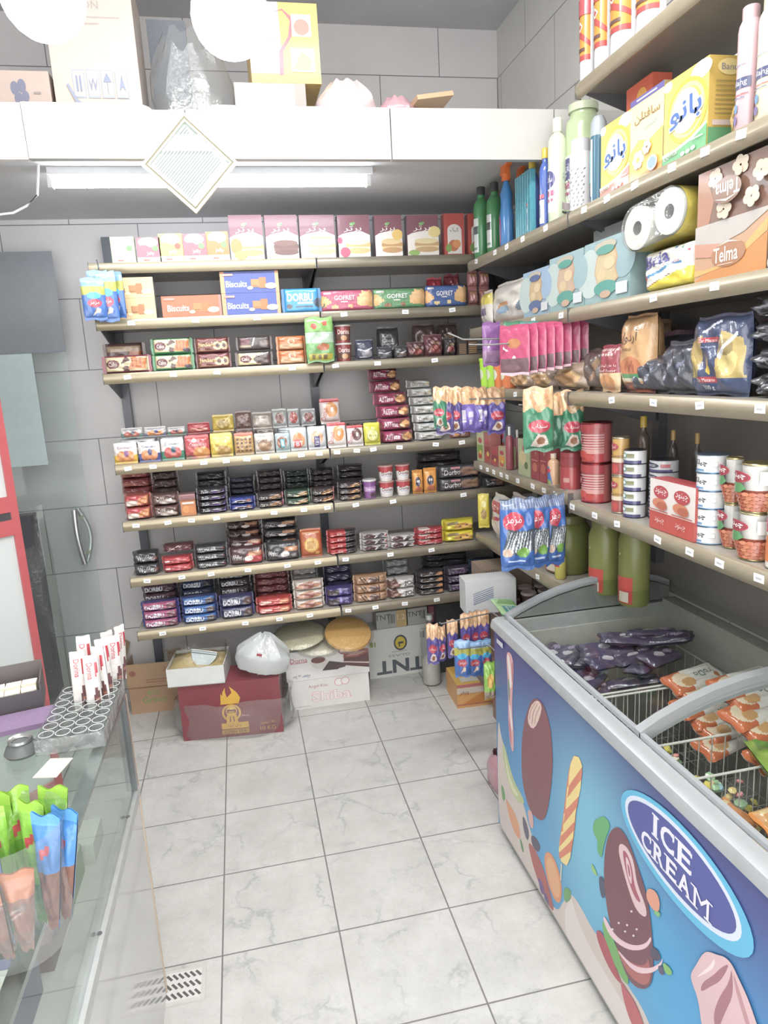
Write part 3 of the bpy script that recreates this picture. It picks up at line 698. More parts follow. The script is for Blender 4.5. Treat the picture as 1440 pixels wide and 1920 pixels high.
pp_([(302, 1120), (325, 1098), (355, 1140), (382, 1220), (390, 1310), (375, 1355), (345, 1320), (315, 1230)], 'd78e62')
pp_([(314, 1140), (328, 1122), (352, 1160), (374, 1232), (380, 1300), (368, 1330), (345, 1300), (322, 1220)], 'e0aa7c')
pp_([(186, 1030), (200, 1060), (210, 1110), (198, 1100)], '4f8a52', 1); pp_([(395, 1270), (430, 1280), (432, 1330), (400, 1350)], '5f9a5c', 1)
# candy cane
CCN = [(124, 165), (138, 156), (154, 180), (160, 240), (155, 330), (152, 430), (160, 540), (161, 620), (155, 636), (142, 590), (134, 480), (134, 380), (130, 270)]
pp_(CCN, 'd8a3a6'); pp_([(128, 175), (136, 165), (150, 260), (150, 330), (142, 330), (136, 250)], 'e9e2e0', 1)
pp_([(150, 190), (157, 230), (155, 300), (150, 300)], 'b5636c', 1); pp_([(132, 270), (140, 300), (142, 380), (137, 400)], '4f8a6a', 1)
pp_([(137, 400), (146, 420), (156, 520), (150, 540)], 'e9e2e0', 1); pp_([(136, 470), (144, 500), (150, 590), (146, 590)], 'b5636c', 1)
# chocolate bar on a stick
pp_([(224, 900), (250, 915), (256, 1000), (236, 985)], 'd7a8a0', 1)
pp_([(262, 374), (290, 388), (315, 440), (335, 520), (345, 640), (343, 750), (325, 890), (308, 950), (282, 958), (236, 910), (205, 800), (196, 700), (199, 560), (214, 470), (240, 392)], '7a3f47')
pp_([(266, 384), (288, 398), (294, 430), (272, 500), (248, 526), (224, 486), (236, 420)], 'dcc4b8', 1)
for q in ([(262, 395), (266, 395), (240, 440), (238, 480), (233, 478), (236, 436)], [(272, 400), (276, 402), (254, 446), (250, 500), (245, 500), (249, 444)], [(284, 410), (288, 414), (266, 462), (262, 500), (258, 500), (262, 460)]): pp_(q, 'b78c84', 1)
# twisted ice lolly
pp_([(384, 1160), (390, 1160), (386, 1240), (381, 1240)], 'd9d2c0', 0)
pp_([(444, 646), (470, 654), (488, 700), (478, 800), (456, 900), (450, 1000), (430, 1130), (412, 1172), (386, 1152), (371, 1090), (394, 950), (410, 800), (424, 700)], 'd27c60')
for q in ([(423, 735), (430, 690), (445, 650), (470, 656), (486, 700), (430, 780), (420, 800)], [(408, 880), (414, 800), (482, 745), (478, 800), (470, 840), (408, 905)], [(394, 1000), (398, 925), (462, 870), (452, 930), (450, 960), (396, 1030)], [(374, 1100), (386, 1010), (446, 985), (442, 1040), (380, 1115)], [(386, 1150), (380, 1130), (432, 1095), (430, 1130), (412, 1170)]): pp_(q, 'ecd68c', 0)
for q in ([(423, 790), (484, 715), (482, 760), (414, 850)], [(406, 905), (468, 850), (462, 890), (396, 975)], [(384, 1030), (450, 960), (448, 1000), (378, 1080)], [(374, 1110), (438, 1050), (434, 1100), (380, 1138)]): pp_(q, 'd27c60', 0)
# large chocolate bar with leaves and berries
pp_([(540, 958), (562, 945), (590, 932), (622, 975), (600, 1030), (586, 1080), (578, 1140), (556, 1100), (560, 1050), (535, 1010)], '5aa86a')
pp_([(528, 1155), (545, 1180), (560, 1220), (548, 1215), (530, 1190)], '8fc070', 1); pp_([(565, 1215), (590, 1230), (596, 1310), (580, 1330), (566, 1270)], '34405c')
pp_([(575, 1420), (610, 1450), (640, 1540), (690, 1640), (710, 1730), (690, 1730), (640, 1640), (600, 1560)], '6aa85a')
pp_([(545, 1480), (575, 1475), (605, 1540), (640, 1640), (680, 1740), (640, 1700), (590, 1610)], 'a8404c')
pp_([(660, 1700), (700, 1760), (745, 1830), (790, 1960), (760, 1990), (700, 1880)], 'b5525a')
pp_([(640, 986), (668, 992), (702, 1040), (742, 1150), (792, 1300), (816, 1460), (826, 1640), (815, 1730), (780, 1758), (730, 1740), (690, 1680), (650, 1560), (610, 1420), (588, 1250), (591, 1110), (610, 1020)], '6c3644')
pp_([(664, 1060), (700, 1080), (732, 1150), (744, 1250), (792, 1370), (790, 1422), (740, 1380), (702, 1270), (672, 1160), (658, 1100)], 'd9bcc0')
pp_([(676, 1090), (700, 1110), (722, 1170), (735, 1270), (770, 1350), (740, 1330), (708, 1250), (688, 1170)], 'a04a5c')
pp_([(690, 1120), (706, 1140), (720, 1200), (722, 1270), (702, 1220)], 'dcc0c6'); pp_([(700, 1150), (712, 1180), (716, 1230), (706, 1210)], 'a04a5c')
pp_([(640, 1540), (680, 1600), (740, 1640), (790, 1640), (800, 1600), (815, 1700), (790, 1740), (740, 1720), (690, 1660)], 'a85a58')
pp_([(590, 1400), (640, 1500), (720, 1550), (790, 1540), (812, 1500), (815, 1530), (780, 1570), (700, 1570), (620, 1510), (586, 1430)], 'e6c6ce')
pp_([(650, 1560), (720, 1640), (800, 1660), (860, 1630), (868, 1600), (866, 1640), (820, 1680), (740, 1680), (670, 1600)], 'e6c6ce')
for x, y in ((630, 1470), (660, 1440), (690, 1480), (720, 1385), (745, 1470), (655, 1515), (730, 1500), (700, 1450)): pp_([(x - 5, y - 5), (x + 5, y - 4), (x + 6, y + 6), (x - 5, y + 5)], 'dccfd2', 1)
pp_([(806, 1560), (835, 1555), (862, 1600), (850, 1625), (815, 1610)], '3a3450'); pp_([(845, 1640), (872, 1645), (878, 1690), (852, 1680)], '4a4468')
pp_([(865, 1620), (912, 1660), (912, 1690), (880, 1680)], '7ab060', 1)
pp_([(795, 1275), (835, 1285), (858, 1340), (850, 1396), (815, 1370), (790, 1320)], 'd8967c'); pp_([(820, 1380), (862, 1390), (850, 1420)], '74b070', 1)
# oval sign
ring(1.133, .683, .222, .098, '58b2d8'); ring(1.139, .686, .197, .083, 'd3dcec'); ring(1.140, .686, .184, .072, '3f4b94')
SERIF = {'I': [(.5, 0, 1.9), (.5, 1, 1.9)], 'C': [(.86, .80, .42), (.86, .16, .3)], 'E': [(.10, 0, .5), (.10, 1, .5), (.97, .86, .22), (.97, .14, .22), (.80, .5, .18)], 'R': [(.16, 0, .62), (.12, 1, .5), (.90, 0, .5)], 'A': [(.12, 0, .5), (.88, 0, .5)], 'M': [(.10, 0, .44), (.90, 0, .44), (.06, 1, .36), (.94, 1, .36)]}
def sign_word(s, y0, y1, z, h):
    # heavy slab serif capitals
    tot = {'I': .42, 'C': .95, 'E': .82, 'R': .92, 'A': .98, 'M': 1.15}; T_ = sum(tot[c] for c in s); y = y0
    for c in s:
        wd = (y0 - y1) * tot[c] / T_; a, e = y - wd * .04, y - wd * .96
        if c == 'I': m = (a + e) / 2; pp_rect(m + wd * .26, m - wd * .26, z - h / 2, z + h / 2)
        else: ptext(c, a - wd * .06, e + wd * .06, z, h, 'e4e3ee', .0 if c == 'M' else .025)
        for fx, fz, k in SERIF[c]:
            m = a + (e - a) * fx; t = h * .085; hw = abs(a - e) * k / 2 if c != 'I' else wd * .46
            if c in 'C' or (c == 'E' and fx > .5): pp_rect(m + t * .55, m - t * .55, z - h / 2 + h * fz - h * k * .42, z - h / 2 + h * fz + h * k * .42)
            else: pp_rect(m + hw, m - hw, z - h / 2 + (0 if fz == 0 else h - t), z - h / 2 + (t if fz == 0 else h))
        y -= wd
def pp_rect(ya, yb, za, zb_):
    KP[0] += 1; x = FX0 - .0006 - .00004 * KP[0]; b.add([(x, ya, za), (x, yb, za), (x, yb, zb_), (x, ya, zb_)], [(0, 1, 2, 3)], 'e4e3ee', 'panel')
sign_word('ICE', 1.228, 1.086, .714, .054); sign_word('CREAM', 1.270, 1.024, .654, .046)
# soft ice in a cone, cut by the picture edge
pp_([(1058, 1590), (1085, 1572), (1130, 1590), (1165, 1598), (1200, 1630), (1232, 1700), (1280, 1800), (1330, 1950), (1420, 2200), (1150, 2200), (1060, 1950), (1042, 1800), (1010, 1720), (1004, 1680), (1030, 1640)], 'd6b4b8')
pp_([(1190, 1630), (1150, 1650), (1110, 1690), (1060, 1720), (1050, 1770), (1100, 1740), (1140, 1720), (1170, 1680)], 'a06a74'); pp_([(1200, 1640), (1190, 1720), (1140, 1790), (1110, 1880), (1130, 1960), (1170, 1860), (1210, 1780)], 'a06a74')
pp_([(1205, 1660), (1215, 1740), (1240, 1830), (1280, 1960), (1300, 1960), (1260, 1830)], 'b98a90')
pp_([(1120, 1600), (1100, 1640), (1050, 1680), (1030, 1700), (1075, 1680), (1120, 1650)], 'ead9d8')
# makers plate at the far end
pp_([(84, 92), (113, 118), (113, 142), (84, 112)], 'c4c6d2', 0); 
b.build('printed_front_panel', fz)
def flow_lying(name, L, Wd, D, col, items, end=None, seed=1):
    return pillow(L, Wd, name, D, col, 'h', end or col, .06, items, 'film', 4, .35, seed)
def lay(o, x, y, z, yaw, pitch=0, roll=0):
    o.rotation_euler = (Matrix.Rotation(yaw, 3, 'Z') @ Matrix.Rotation(pitch, 3, 'Y') @ Matrix.Rotation(-math.pi / 2 + roll, 3, 'X')).to_euler(); o.location = (x, y, z)
# wire baskets
for y1, y0, lab in ((2.105, 1.795, 'white wire basket at the far end of the freezer, full of purple wrappers'), (1.775, 1.49, 'white wire basket in the freezer holding white and orange ice cream bars'), (1.335, .95, 'white wire basket under the near freezer lid with orange packs')):
    k = empty('wire_basket'); k.location = (.87, y1, .40); tag(k, lab, 'basket', 'freezer wire baskets')
    b = MB(); b.M = Matrix.Translation((-.87, -y1, -.40))
    x0, x1 = .875, 1.425; WC = 'd9d8d2'
    b.tube([(x0, y0, .72), (x1, y0, .72), (x1, y1, .72), (x0, y1, .72)], .0035, WC, 'plastic', 6, True); b.build('basket_rim', k)
    b = MB(); b.M = Matrix.Translation((-.87, -y1, -.40))
    n = 14
    for i in range(n + 1):
        x = x0 + (x1 - x0) * i / n
        b.tube([(x, y0, .72), (x, y0 + .006, .405), (x, y1 - .006, .405), (x, y1, .72)], .0017, WC, 'plastic', 5)
    m = max(3, int((y1 - y0) / .045))
    for i in range(1, m):
        y = y0 + (y1 - y0) * i / m; b.tube([(x0, y, .72), (x0 + .006, y, .405), (x1 - .006, y, .405), (x1, y, .72)], .0017, WC, 'plastic', 5)
    b.build('wire_mesh', k)
random.seed(4)
PUR = (('E', .45, .5, .10, .22, 'b9b2b8'), ('R', .55, .3, .9, .7, '3a2246'), ('E', .74, .55, .09, .16, '8d7f9a'), ('T', 'roDo', .72, .52, .22, 'b8a8c4'))
pur = flow_lying('ice_cream_wrapper', .19, .075, .032, '3a2a4c', PUR, '2a1d3a', 3); used = 0
spots = []
for i in range(17):
    x = .985 + .30 * (i % 5) / 4 + random.uniform(-.02, .02); row = i // 5; y = 1.86 + .055 * row + random.uniform(-.01, .01)
    z = .655 + .028 * row + .12 * (x - .985) / .30 + .012 * (i % 2)
    o = pur if i == 0 else dup(pur)
    lay(o, x, y, z, random.uniform(-.7, .9), random.uniform(-.25, .15), random.uniform(-.25, .25))
    tag(o, 'purple wrapped ice cream bar heaped in the far freezer basket', 'ice cream', 'purple ice cream bars in the freezer')
WO = (('R', 0, 0, .34, 1, 'c76a3c'), ('E', .28, .5, .17, .36, 'e6d2b8'), ('E', .34, .36, .12, .2, 'd0a06a'), ('T', 'roDo', .68, .52, .26, '4f7470', {'a': math.pi}), ('E', .88, .3, .05, .1, 'c77a3c'))
wo = flow_lying('ice_cream_wrapper', .20, .085, .03, 'e6e0da', WO, 'f0ece6', 8)
for i in range(12):
    k = i % 6; x = 1.305 + .02 * math.sin(i * 2.1); y = 1.735 - .035 * k - (.21 if i > 5 else 0); z = .735 - .022 * k + (.0 if i < 6 else .08)
    o = wo if i == 0 else dup(wo)
    lay(o, x, y, z, .18 + .12 * math.sin(i * 1.7), -.05, .30)
    tag(o, 'white and orange ice cream bar, ' + (['uppermost', 'second', 'third', 'fourth', 'fifth', 'lowest'][k]) + (' in the bigger freezer basket pile' if i < 6 else ' of the pile by the lid divider'), 'ice cream', 'white and orange ice cream bars')
# small bright sweets: too many to count
def sweets(x0, x1, y0, y1, z, lab, seed):
    r = random.Random(seed); b = MB(); cs = ['d8c27a', 'c9b682', 'd98a8a', 'e3d36a', '9fc29a', 'd9cdb4', 'c46f88', '8fb4c4']
    for i in range(260):
        b.M = Matrix.Translation((r.uniform(x0, x1), r.uniform(y0, y1), r.uniform(.43, z + .02))) @ Matrix.Rotation(r.uniform(0, 6), 4, 'Z') @ Matrix.Rotation(r.uniform(-.9, .9), 4, 'X')
        s = r.uniform(.008, .017); b.lathe([(.001, -s * .6), (s, -s * .2), (s, s * .2), (.001, s * .6)], r.choice(cs), 'film', 7, cap=False)
    o = b.build('wrapped_sweets'); tag(o, lab, 'sweets', kind='stuff')
sweets(.905, 1.14, 1.52, 1.745, .58, 'small colourful wrapped sweets loose in the freezer basket', 1)
sweets(.90, 1.20, 1.36, 1.47, .60, 'small colourful sweets loose between the freezer baskets', 2)
for x, y, z, c, e, lab, yaw in ((1.02, 1.20, .66, 'c8824c', 'd98a44', 'orange ice cream pack standing in the near basket', .5), (1.14, 1.14, .68, 'cf9a62', 'd98a44', 'tan ice cream pack lying in the near basket', .2), (1.06, 1.04, .67, 'dcae4e', 'c98a34', 'yellow ice cream pack lying in the near basket', -.2), (1.2, 1.02, .69, 'd8a444', 'c98a34', 'yellow ice cream pack under the near lid corner', .3)):
    o = flow_lying('ice_cream_wrapper', .19, .09, .035, c, (('E', .35, .5, .1, .2, '9a4a3a'), ('E', .6, .5, .09, .2, '6a5a56'), ('R', .1, .8, .9, .9, 'e6c89a')), e, int(x * 50)); lay(o, x, y, z, yaw, .1, .35); tag(o, lab, 'ice cream')
o = flow_lying('ice_cream_wrapper', .22, .10, .05, '8fb03c', (('E', .3, .5, .12, .3, 'c9703c'), ('R', .6, .1, .9, .9, '6a9a3a')), '7fb544', 6); lay(o, 1.255, 1.30, .745, 1.2, .1, .2); tag(o, 'bright green ice cream wrapper with an orange ball, right side of the near basket', 'ice cream')
# ================================================================ glass counter
KX, KY, KT = -.355, 1.80, .945
kc = empty('shop_counter'); kc.location = (KX, KY, 0); tag(kc, 'glass topped shop counter with aluminium edges and glossy grey panel', 'counter')
def kl(b): b.M = Matrix.Translation((-KX, -KY, 0))
KN, KL = .1, -1.05
b = MB(); kl(b); b.box(KL, KX - .002, KN, KY - .004, .0, .64, 'bdbdbb', 'laminate', {1: 'c6c5c2', 2: 'c0beba'}); b.build('counter_panel', kc)
b = MB(); kl(b); b.box(KX - .004, KX + .0006, KY - .004, KY + .001, 0, .64, 'c2ae98', 'matte'); b.box(KX - .004, KX + .0008, KY - .002, KY + .002, .64, .93, 'b89c80', 'matte'); b.build('edge_banding', kc)
b = MB(); kl(b); b.box(KX - .028, KX + .002, KN, KY - .001, .64, .665, 'd5d6d6', 'metal')
b.box(KX - .028, KX + .0025, KN, KY - .001, .664, .668, 'e4e4e2', 'metal')
for y in (1.66, 1.28, .9):
    b.lathe([(.0055, .668), (.0055, .6692)], '55565a', 'matte', 10, KX - .008, y); b.lathe([(.0055, .668), (.0055, .6692)], '55565a', 'matte', 10, KX - .020, y)
b.build('aluminium_rail', kc)
b = MB(); kl(b); b.box(KX - .026, KX, KY - .028, KY - .001, .668, .925, 'a9abad', 'metal'); b.box(KX - .0135, KX + .0006, KY - .0292, KY - .027, .668, .925, '6a6c70', 'metal'); b.build('corner_post', kc)
b = MB(); kl(b); b.box(KX - .03, KX - .002, KN, KY - .002, .925, .936, 'a5a9a9', 'metal'); b.build('top_edge_strip', kc)
b = MB(); kl(b); b.box(KX - .012, KX - .007, KN, KY - .03, .668, .925, 'ffffff', 'glass'); b.build('front_glass', kc)
b = MB(); kl(b); b.box(KL, KX + .002, KN, KY + .002, .937, KT, 'ffffff', 'glass'); b.build('glass_top', kc)
b = MB(); kl(b); b.box(KL, KX - .03, KY - .008, KY - .004, .645, .925, 'ffffff', 'glass'); b.build('end_glass', kc)
b = MB(); kl(b); b.box(KL, KL + .02, KN, KY - .004, .64, .93, 'a9a9a6', 'plastic'); b.build('back_board', kc)
# goods inside the counter
for x0, x1, y0, y1, zz, c, t, lab in ((-.62, -.44, 1.40, 1.52, .07, '5f8a5a', '8aa884', 'green and white flat box inside the counter'), (-.60, -.42, 1.54, 1.64, .05, 'cfd2cc', 'c9cfc8', 'white flat box inside the counter near its end'), (-.66, -.44, 1.24, 1.37, .06, '5a3a3c', '74504e', 'brown flat box inside the counter'), (-.64, -.45, 1.02, 1.20, .08, '4a4a72', '5a5a86', 'dark purple box inside the counter'), (-.64, -.45, .80, .98, .08, '5d5a8c', '6a6a9a', 'violet box inside the counter'), (-.95, -.70, 1.46, 1.68, .12, 'a84a3e', '9c5a4e', 'red box inside the counter below the glass ashtray'), (-.92, -.70, 1.15, 1.42, .10, '8a5a44', '967060', 'tan box inside the counter')):
    b = MB(); b.box(-(x1 - x0) / 2, (x1 - x0) / 2, -(y1 - y0) / 2, (y1 - y0) / 2, 0, zz, c, 'carton', {4: t})
    b.decal(lambda u, v, k: (-(x1 - x0) / 2 + u * (x1 - x0), -(y1 - y0) / 2 + v * (y1 - y0), zz + .0004 * k), x1 - x0, y1 - y0, (('R', .1, .55, .9, .85, 'c9c9c2'), ('R', .1, .15, .5, .4, 'b9b2a8')), 'carton')
    o = b.build('goods_box'); o.location = ((x0 + x1) / 2, (y0 + y1) / 2, .6405); tag(o, lab, 'box')
# on the counter top
Z = KT + .0006
b = MB(); kl(b)
o = empty('plastic_tray'); P0 = hit(70, 1420, 2, Z); tag(o, 'clear plastic tray of round wells holding chocolate sticks', 'tray')
cx, cy = -.425, 1.66; o.location = (cx, cy, Z)
b = MB(); b.box(-.072, .072, -.155, .125, 0, .002, 'ffffff', 'film_clear')
for i in range(4):
    for j in range(7):
        q_ = [(-.052 + i * .0345 + .0158 * math.cos(.5236 * a), -.13 + j * .038 + .0158 * math.sin(.5236 * a), .036) for a in range(12)]; b.tube(q_, .0008, 'ffffff', 'frosted', 4, True)
        b.lathe([(.0135, .036), (.0155, .036), (.0175, .002), (.016, .002)], 'ffffff', 'wrap', 14, -.052 + i * .0345, -.13 + j * .038, cap=False)
b.box(-.072, -.071, -.155, .125, 0, .036, 'ffffff', 'wrap'); b.box(.071, .072, -.155, .125, 0, .036, 'ffffff', 'wrap'); b.box(-.072, .072, -.155, -.154, 0, .036, 'ffffff', 'wrap'); b.box(-.072, .072, .124, .125, 0, .036, 'ffffff', 'film_clear')
b.build('tray_wells', o)
CHS = (('P', ((.42, .02), (1, .02), (1, .34), (.55, .50)), '6a3836'), ('E', .72, .22, .14, .05, 'a8705c'), ('T', 'Dorina', .45, .72, .34, 'c02a3a', {'a': math.pi / 2, 'w': 3.6 * .36}), ('P', ((.72, .58), (.95, .72), (.95, .92), (.72, .86)), 'b5303c'), ('R', .2, .94, .8, .96, 'dedad6'))
ch = pillow(.034, .155, 'chocolate_stick', .016, 'e0dbd8', 'v', 'eceae8', .06, (('P', ((.45, .03), (.95, .03), (.95, .36), (.6, .48)), '633634'), ('E', .72, .22, .14, .045, 'a8705c'), ('P', ((.70, .60), (.94, .70), (.94, .92), (.72, .86)), 'b5303c'), ('T', 'Dorina', .38, .74, .085, 'c23040', {'a': -math.pi / 2, 'w': 1.3})), 'film', 4, .1, 2, 10, 16)
for i, (px, py, yaw, lean, h_) in enumerate(((156, 1333, .35, .05, 1), (180, 1334, .25, .02, .93), (194, 1322, -.3, .06, 1.0), (206, 1312, .6, -.05, 1.03), (222, 1292, .5, .05, .95), (168, 1310, .2, -.04, 1.06), (212, 1286, .7, .02, .97), (232, 1276, .9, .08, 1.0))):
    o = ch if i == 0 else dup(ch); P = hit(px, py, 2, Z + .006); o.location = (P.x, P.y, Z + .004); o.rotation_euler = (lean, .03, yaw); o.scale = (1, 1, h_)
    tag(o, 'white and brown wrapped chocolate stick standing in the clear tray', 'chocolate stick', 'chocolate sticks in the clear tray')
o = empty('sweet_box'); P = hit(83, 1330, 2, Z); o.location = (P.x, P.y, Z); o.rotation_euler = (0, 0, math.radians(12)); tag(o, 'dark open box of white sweets on purple paper at the counter end', 'box')
b = MB(); b.box(-.26, 0, 0, .004, 0, .052, '3a3238', 'carton'); b.box(-.26, 0, .125, .129, 0, .085, '57504f', 'carton'); b.box(-.004, 0, .004, .125, 0, .07, '4a4244', 'carton'); b.box(-.26, -.256, .004, .125, 0, .06, '3a3238', 'carton'); b.box(-.256, -.004, .004, .125, 0, .006, '55494a', 'carton'); b.build('dark_box', o)
sw = None
for i in range(12):
    b = MB(); b.box(-.017, .017, -.016, .016, 0, .026, 'e6dfcc', 'matte') if sw is None else None
    s_ = b.build('sweet_piece') if sw is None else dup(sw); sw = sw or s_
    a = -.03 - .036 * (i % 6); d_ = .035 + .04 * (i // 6); M = o.matrix_basis @ Vector((a, d_, .0065 + .022))
    c_ = math.radians(12); s_.location = (P.x + a * math.cos(c_) - d_ * math.sin(c_), P.y + a * math.sin(c_) + d_ * math.cos(c_), Z + .0067 + (.0 if i < 6 else .003)); s_.rotation_euler = (0, 0, c_ + random.uniform(-.1, .1)); s_.scale = (1, 1, 1.6)
    tag(s_, 'white square nougat sweet in the dark counter box', 'sweet', 'white sweets in the dark box')
b = MB(); b.box(-.20, .075, -.10, -.008, 0, .012, '735a7c', 'matte', {4: '7d6688'}); o = b.build('purple_box'); o.location = (P.x - .045, P.y - .012, Z); o.rotation_euler = (0, 0, math.radians(12)); tag(o, 'flat purple box lying in front of the dark sweet box', 'box')
P = hit(42, 1412, 2, Z); o = empty('glass_ashtray'); o.location = (P.x, P.y, Z); tag(o, 'round dark glass ashtray with a metal rim on the counter', 'ashtray')
b = MB(); b.lathe([(.032, 0), (.036, .006), (.030, .02), (.022, .028)], '4d5250', 'panel', 24); b.build('glass_bowl', o)
b = MB(); b.lathe([(.0235, .028), (.0255, .03), (.0245, .036), (.020, .034), (.017, .029)], 'a9abaa', 'metal', 24, cap=False); b.build('metal_rim', o)
P = hit(100, 1440, 2, Z); b = MB(); b.box(-.025, .025, -.036, .036, 0, .0012, 'cfcabc', 'matte')
o = b.build('paper_note'); o.location = (P.x, P.y, Z); o.rotation_euler = (0, 0, -.25); tag(o, 'small speckled paper note lying on the counter glass', 'note')
# bag of wrapped chocolate cones standing near the camera
P = hit(40, 1800, 2, Z); CX, CY = P.x - .005, P.y + .035
o = empty('clear_bag'); o.location = (CX, CY, Z); tag(o, 'open clear plastic bag of wrapped cones standing on the counter', 'bag')
b = MB(); b.lathe([(.060, 0), (.070, .03), (.068, .10), (.073, .165), (.080, .19)], 'ffffff', 'wrap', 28, cap=False); b.build('clear_film', o)
def cone(cols, items):
    return pillow(.046, .185, 'wrapped_cone', .026, cols[0], 'v', cols[1], .10, items, 'film', 3, .35, 77, 16, 34, taper=.34)
ga = cone(('6aa82e', '9ccc44'), (('R', 0, .62, 1, .9, '86c03a'), ('P', ((.3, .64), (.7, .70), (.7, .78), (.3, .72)), 'c04a4a'), ('R', 0, 0, 1, .35, '3f7a2c')))
bl = cone(('3a80c2', '5aa0dc'), (('P', ((.3, .64), (.7, .70), (.7, .78), (.3, .72)), 'c04a5a'), ('R', 0, 0, 1, .52, '7a4a38')))
br = cone(('74402f', 'b8662c'), (('R', 0, .72, 1, .9, 'b0643c'), ('E', .5, .6, .3, .05, '5a3a30'), ('R', 0, .0, 1, .3, '6a4034')))
for kind, c, offs, lab in (('g', ga, ((-.028, .040, .012), (.0, .045, .016), (.030, .040, .012), (-.045, .012, .006), (.012, .020, .010), (-.014, .014, .014)), 'green topped chocolate cone in the clear bag'), ('b', bl, ((-.02, -.018, -.004), (.034, .0, .002), (.046, .016, -.006)), 'blue topped chocolate cone in the clear bag'), ('o', br, ((-.044, -.022, -.03), (-.014, -.045, -.05), (.014, -.036, -.055)), 'orange topped chocolate cone in the clear bag')):
    for i, (a, e, dz) in enumerate(offs):
        q = c if i == 0 else dup(c); q.location = (CX + a, CY + e, Z + .003); q.rotation_euler = (-.10 * e / .04, .10 * a / .04, random.uniform(-.5, .5)); q.scale = (1, 1, 1 + dz * 4 if kind != 'o' else 1 + dz * 5); tag(q, lab, 'cone', lab + 's')
# ================================================================ cartons and bags on the floor
def wrapbag(name, W, D, H, fin, seed, tops=1.0, M=None, col='ffffff', par=None, knob=.0):
    """a soft crumpled bag"""
    r = random.Random(seed); b = MB(); n, m = 28, 14; vs = []; fs = []
    ph = [r.uniform(0, 6) for _ in range(6)]
    for j in range(m + 1):
        t = j / m
        for i in range(n):
            a = 2 * math.pi * i / n
            e = (abs(math.cos(a)) ** 2.6 + abs(math.sin(a)) ** 2.6) ** (-1 / 2.6)
            s = (1 - .12 * (1 - t) ** 6) * (1 - (1 - tops) * max(0, (t - .45) / .55) ** 1.3)
            k = 1 + .05 * math.sin(5 * a + ph[0] + 4 * t) + .035 * math.sin(11 * a + ph[1] - 7 * t) + .02 * math.sin(17 * a + ph[2])
            vs.append((W / 2 * e * math.cos(a) * s * k, D / 2 + D / 2 * e * math.sin(a) * s * k, H * t + (H * .05 * math.sin(7 * a + ph[3]) * t * t)))
    for j in range(m):
        for i in range(n): fs.append((j * n + i, j * n + (i + 1) % n, (j + 1) * n + (i + 1) % n, (j + 1) * n + i))
    if tops < .3: fs.append(tuple(m * n + i for i in range(n)))
    fs.append(tuple(range(n))[::-1]); b.add(vs, fs, col, fin, True)
    return b
def carton(W, H, D, name='carton', col='b8937a', top=None, items=(), sitems=(), side=None): return boxpack(W, H, name, D, col, top, side, items, sitems)
BRN = 'b08d72'
G((248, 1340), (347, 1328), 0, 1288, carton, 'brown carton with green print standing on the floor below the shelves', '', 'carton', D=.17, col='ad8a6c', top='b59274', items=(('T', 'Green', .45, .52, .24, '6f9a4a'), ('T', 'ecc', .45, .80, .16, '7aa552')), shrink=1)
o = empty('open_carton'); P0, P1 = hit(246, 1338, 2, 0), hit(347, 1328, 2, 0); hb = height_at((P0 + P1) / 2, 1288); W = (P1 - P0).length
set_at(o, P0, P1, hb + .001); tag(o, 'open brown carton with raised flaps stacked on the green printed carton', 'carton')
b = MB(); hh = .135; D = .17
for x0, x1, y0, y1 in ((-W / 2, W / 2, 0, .004), (-W / 2, W / 2, D - .004, D), (-W / 2, -W / 2 + .004, .004, D - .004), (W / 2 - .004, W / 2, .004, D - .004)): b.box(x0, x1, y0, y1, 0, hh, 'b0906f', 'carton')
b.box(-W / 2, W / 2, 0, D, 0, .004, '8f7258', 'carton')
b.decal(lambda u, v, k: (-W / 2 + u * W, -.0004 * k, v * hh), W, hh, (('T', 'ZEN', .78, .72, .16, 'a85a48'), ('R', .35, .30, .8, .34, 'a06a54'), ('R', .35, .20, .7, .24, 'a06a54'), ('E', .12, .62, .06, .12, '9a5a48')), 'carton'); b.build('carton_body', o)
b = MB(); b.prism([(0, 0), (.16, .0), (.13, .11), (.02, .11)], 0, .004, 'a3896c', 'carton'); f1 = b.build('carton_flap', o); f1.location = (-W / 2, 0, hh); f1.rotation_euler = (math.radians(-25), math.radians(-28), math.radians(88))
b = MB(); b.prism([(0, 0), (.16, .0), (.15, .10), (.01, .10)], 0, .004, '9c846a', 'carton'); f2 = b.build('carton_flap', o); f2.location = (-W / 2 + .10, D - .006, hh); f2.rotation_euler = (math.radians(-20), math.radians(5), 0)
# tea carton
P0, P1 = hit(345, 1390, 2, 0), hit(532, 1372, 2, 0); W = (P1 - P0).length; H = height_at(P0, 1287); D = .195
TEA = (('P', ((.40, .60), (.58, .60), (.60, .70), (.57, .80), (.50, .92), (.52, .80), (.47, .72), (.455, .82), (.46, .90), (.43, .82), (.425, .75), (.41, .80)), 'd8a93a'), ('E', .50, .44, .095, .155, 'd8a93a'), ('E', .50, .44, .075, .13, '7c2a33'), ('E', .50, .47, .055, .10, 'd8a93a'), ('R', .455, .44, .545, .50, '7c2a33'), ('R', .47, .45, .53, .47, 'd8a93a'), ('P', ((.44, .26), (.56, .26), (.55, .40), (.45, .40)), 'd8a93a'), ('P', ((.475, .28), (.485, .28), (.49, .38), (.48, .38)), '7c2a33'), ('P', ((.515, .28), (.525, .28), (.52, .38), (.51, .38)), '7c2a33'), ('R', .39, .155, .66, .265, 'd8a93a'), ('T', 'چای لیزا', .525, .21, .07, '7c2a33'), ('R', .39, .06, .66, .145, 'b98a34'), ('T', 'LIZEH TEA', .525, .10, .055, '6e242d'), ('T', '10 KG', .85, .12, .075, 'c9973c'), ('T', '10 کیلوی', .85, .22, .07, 'c9973c'))
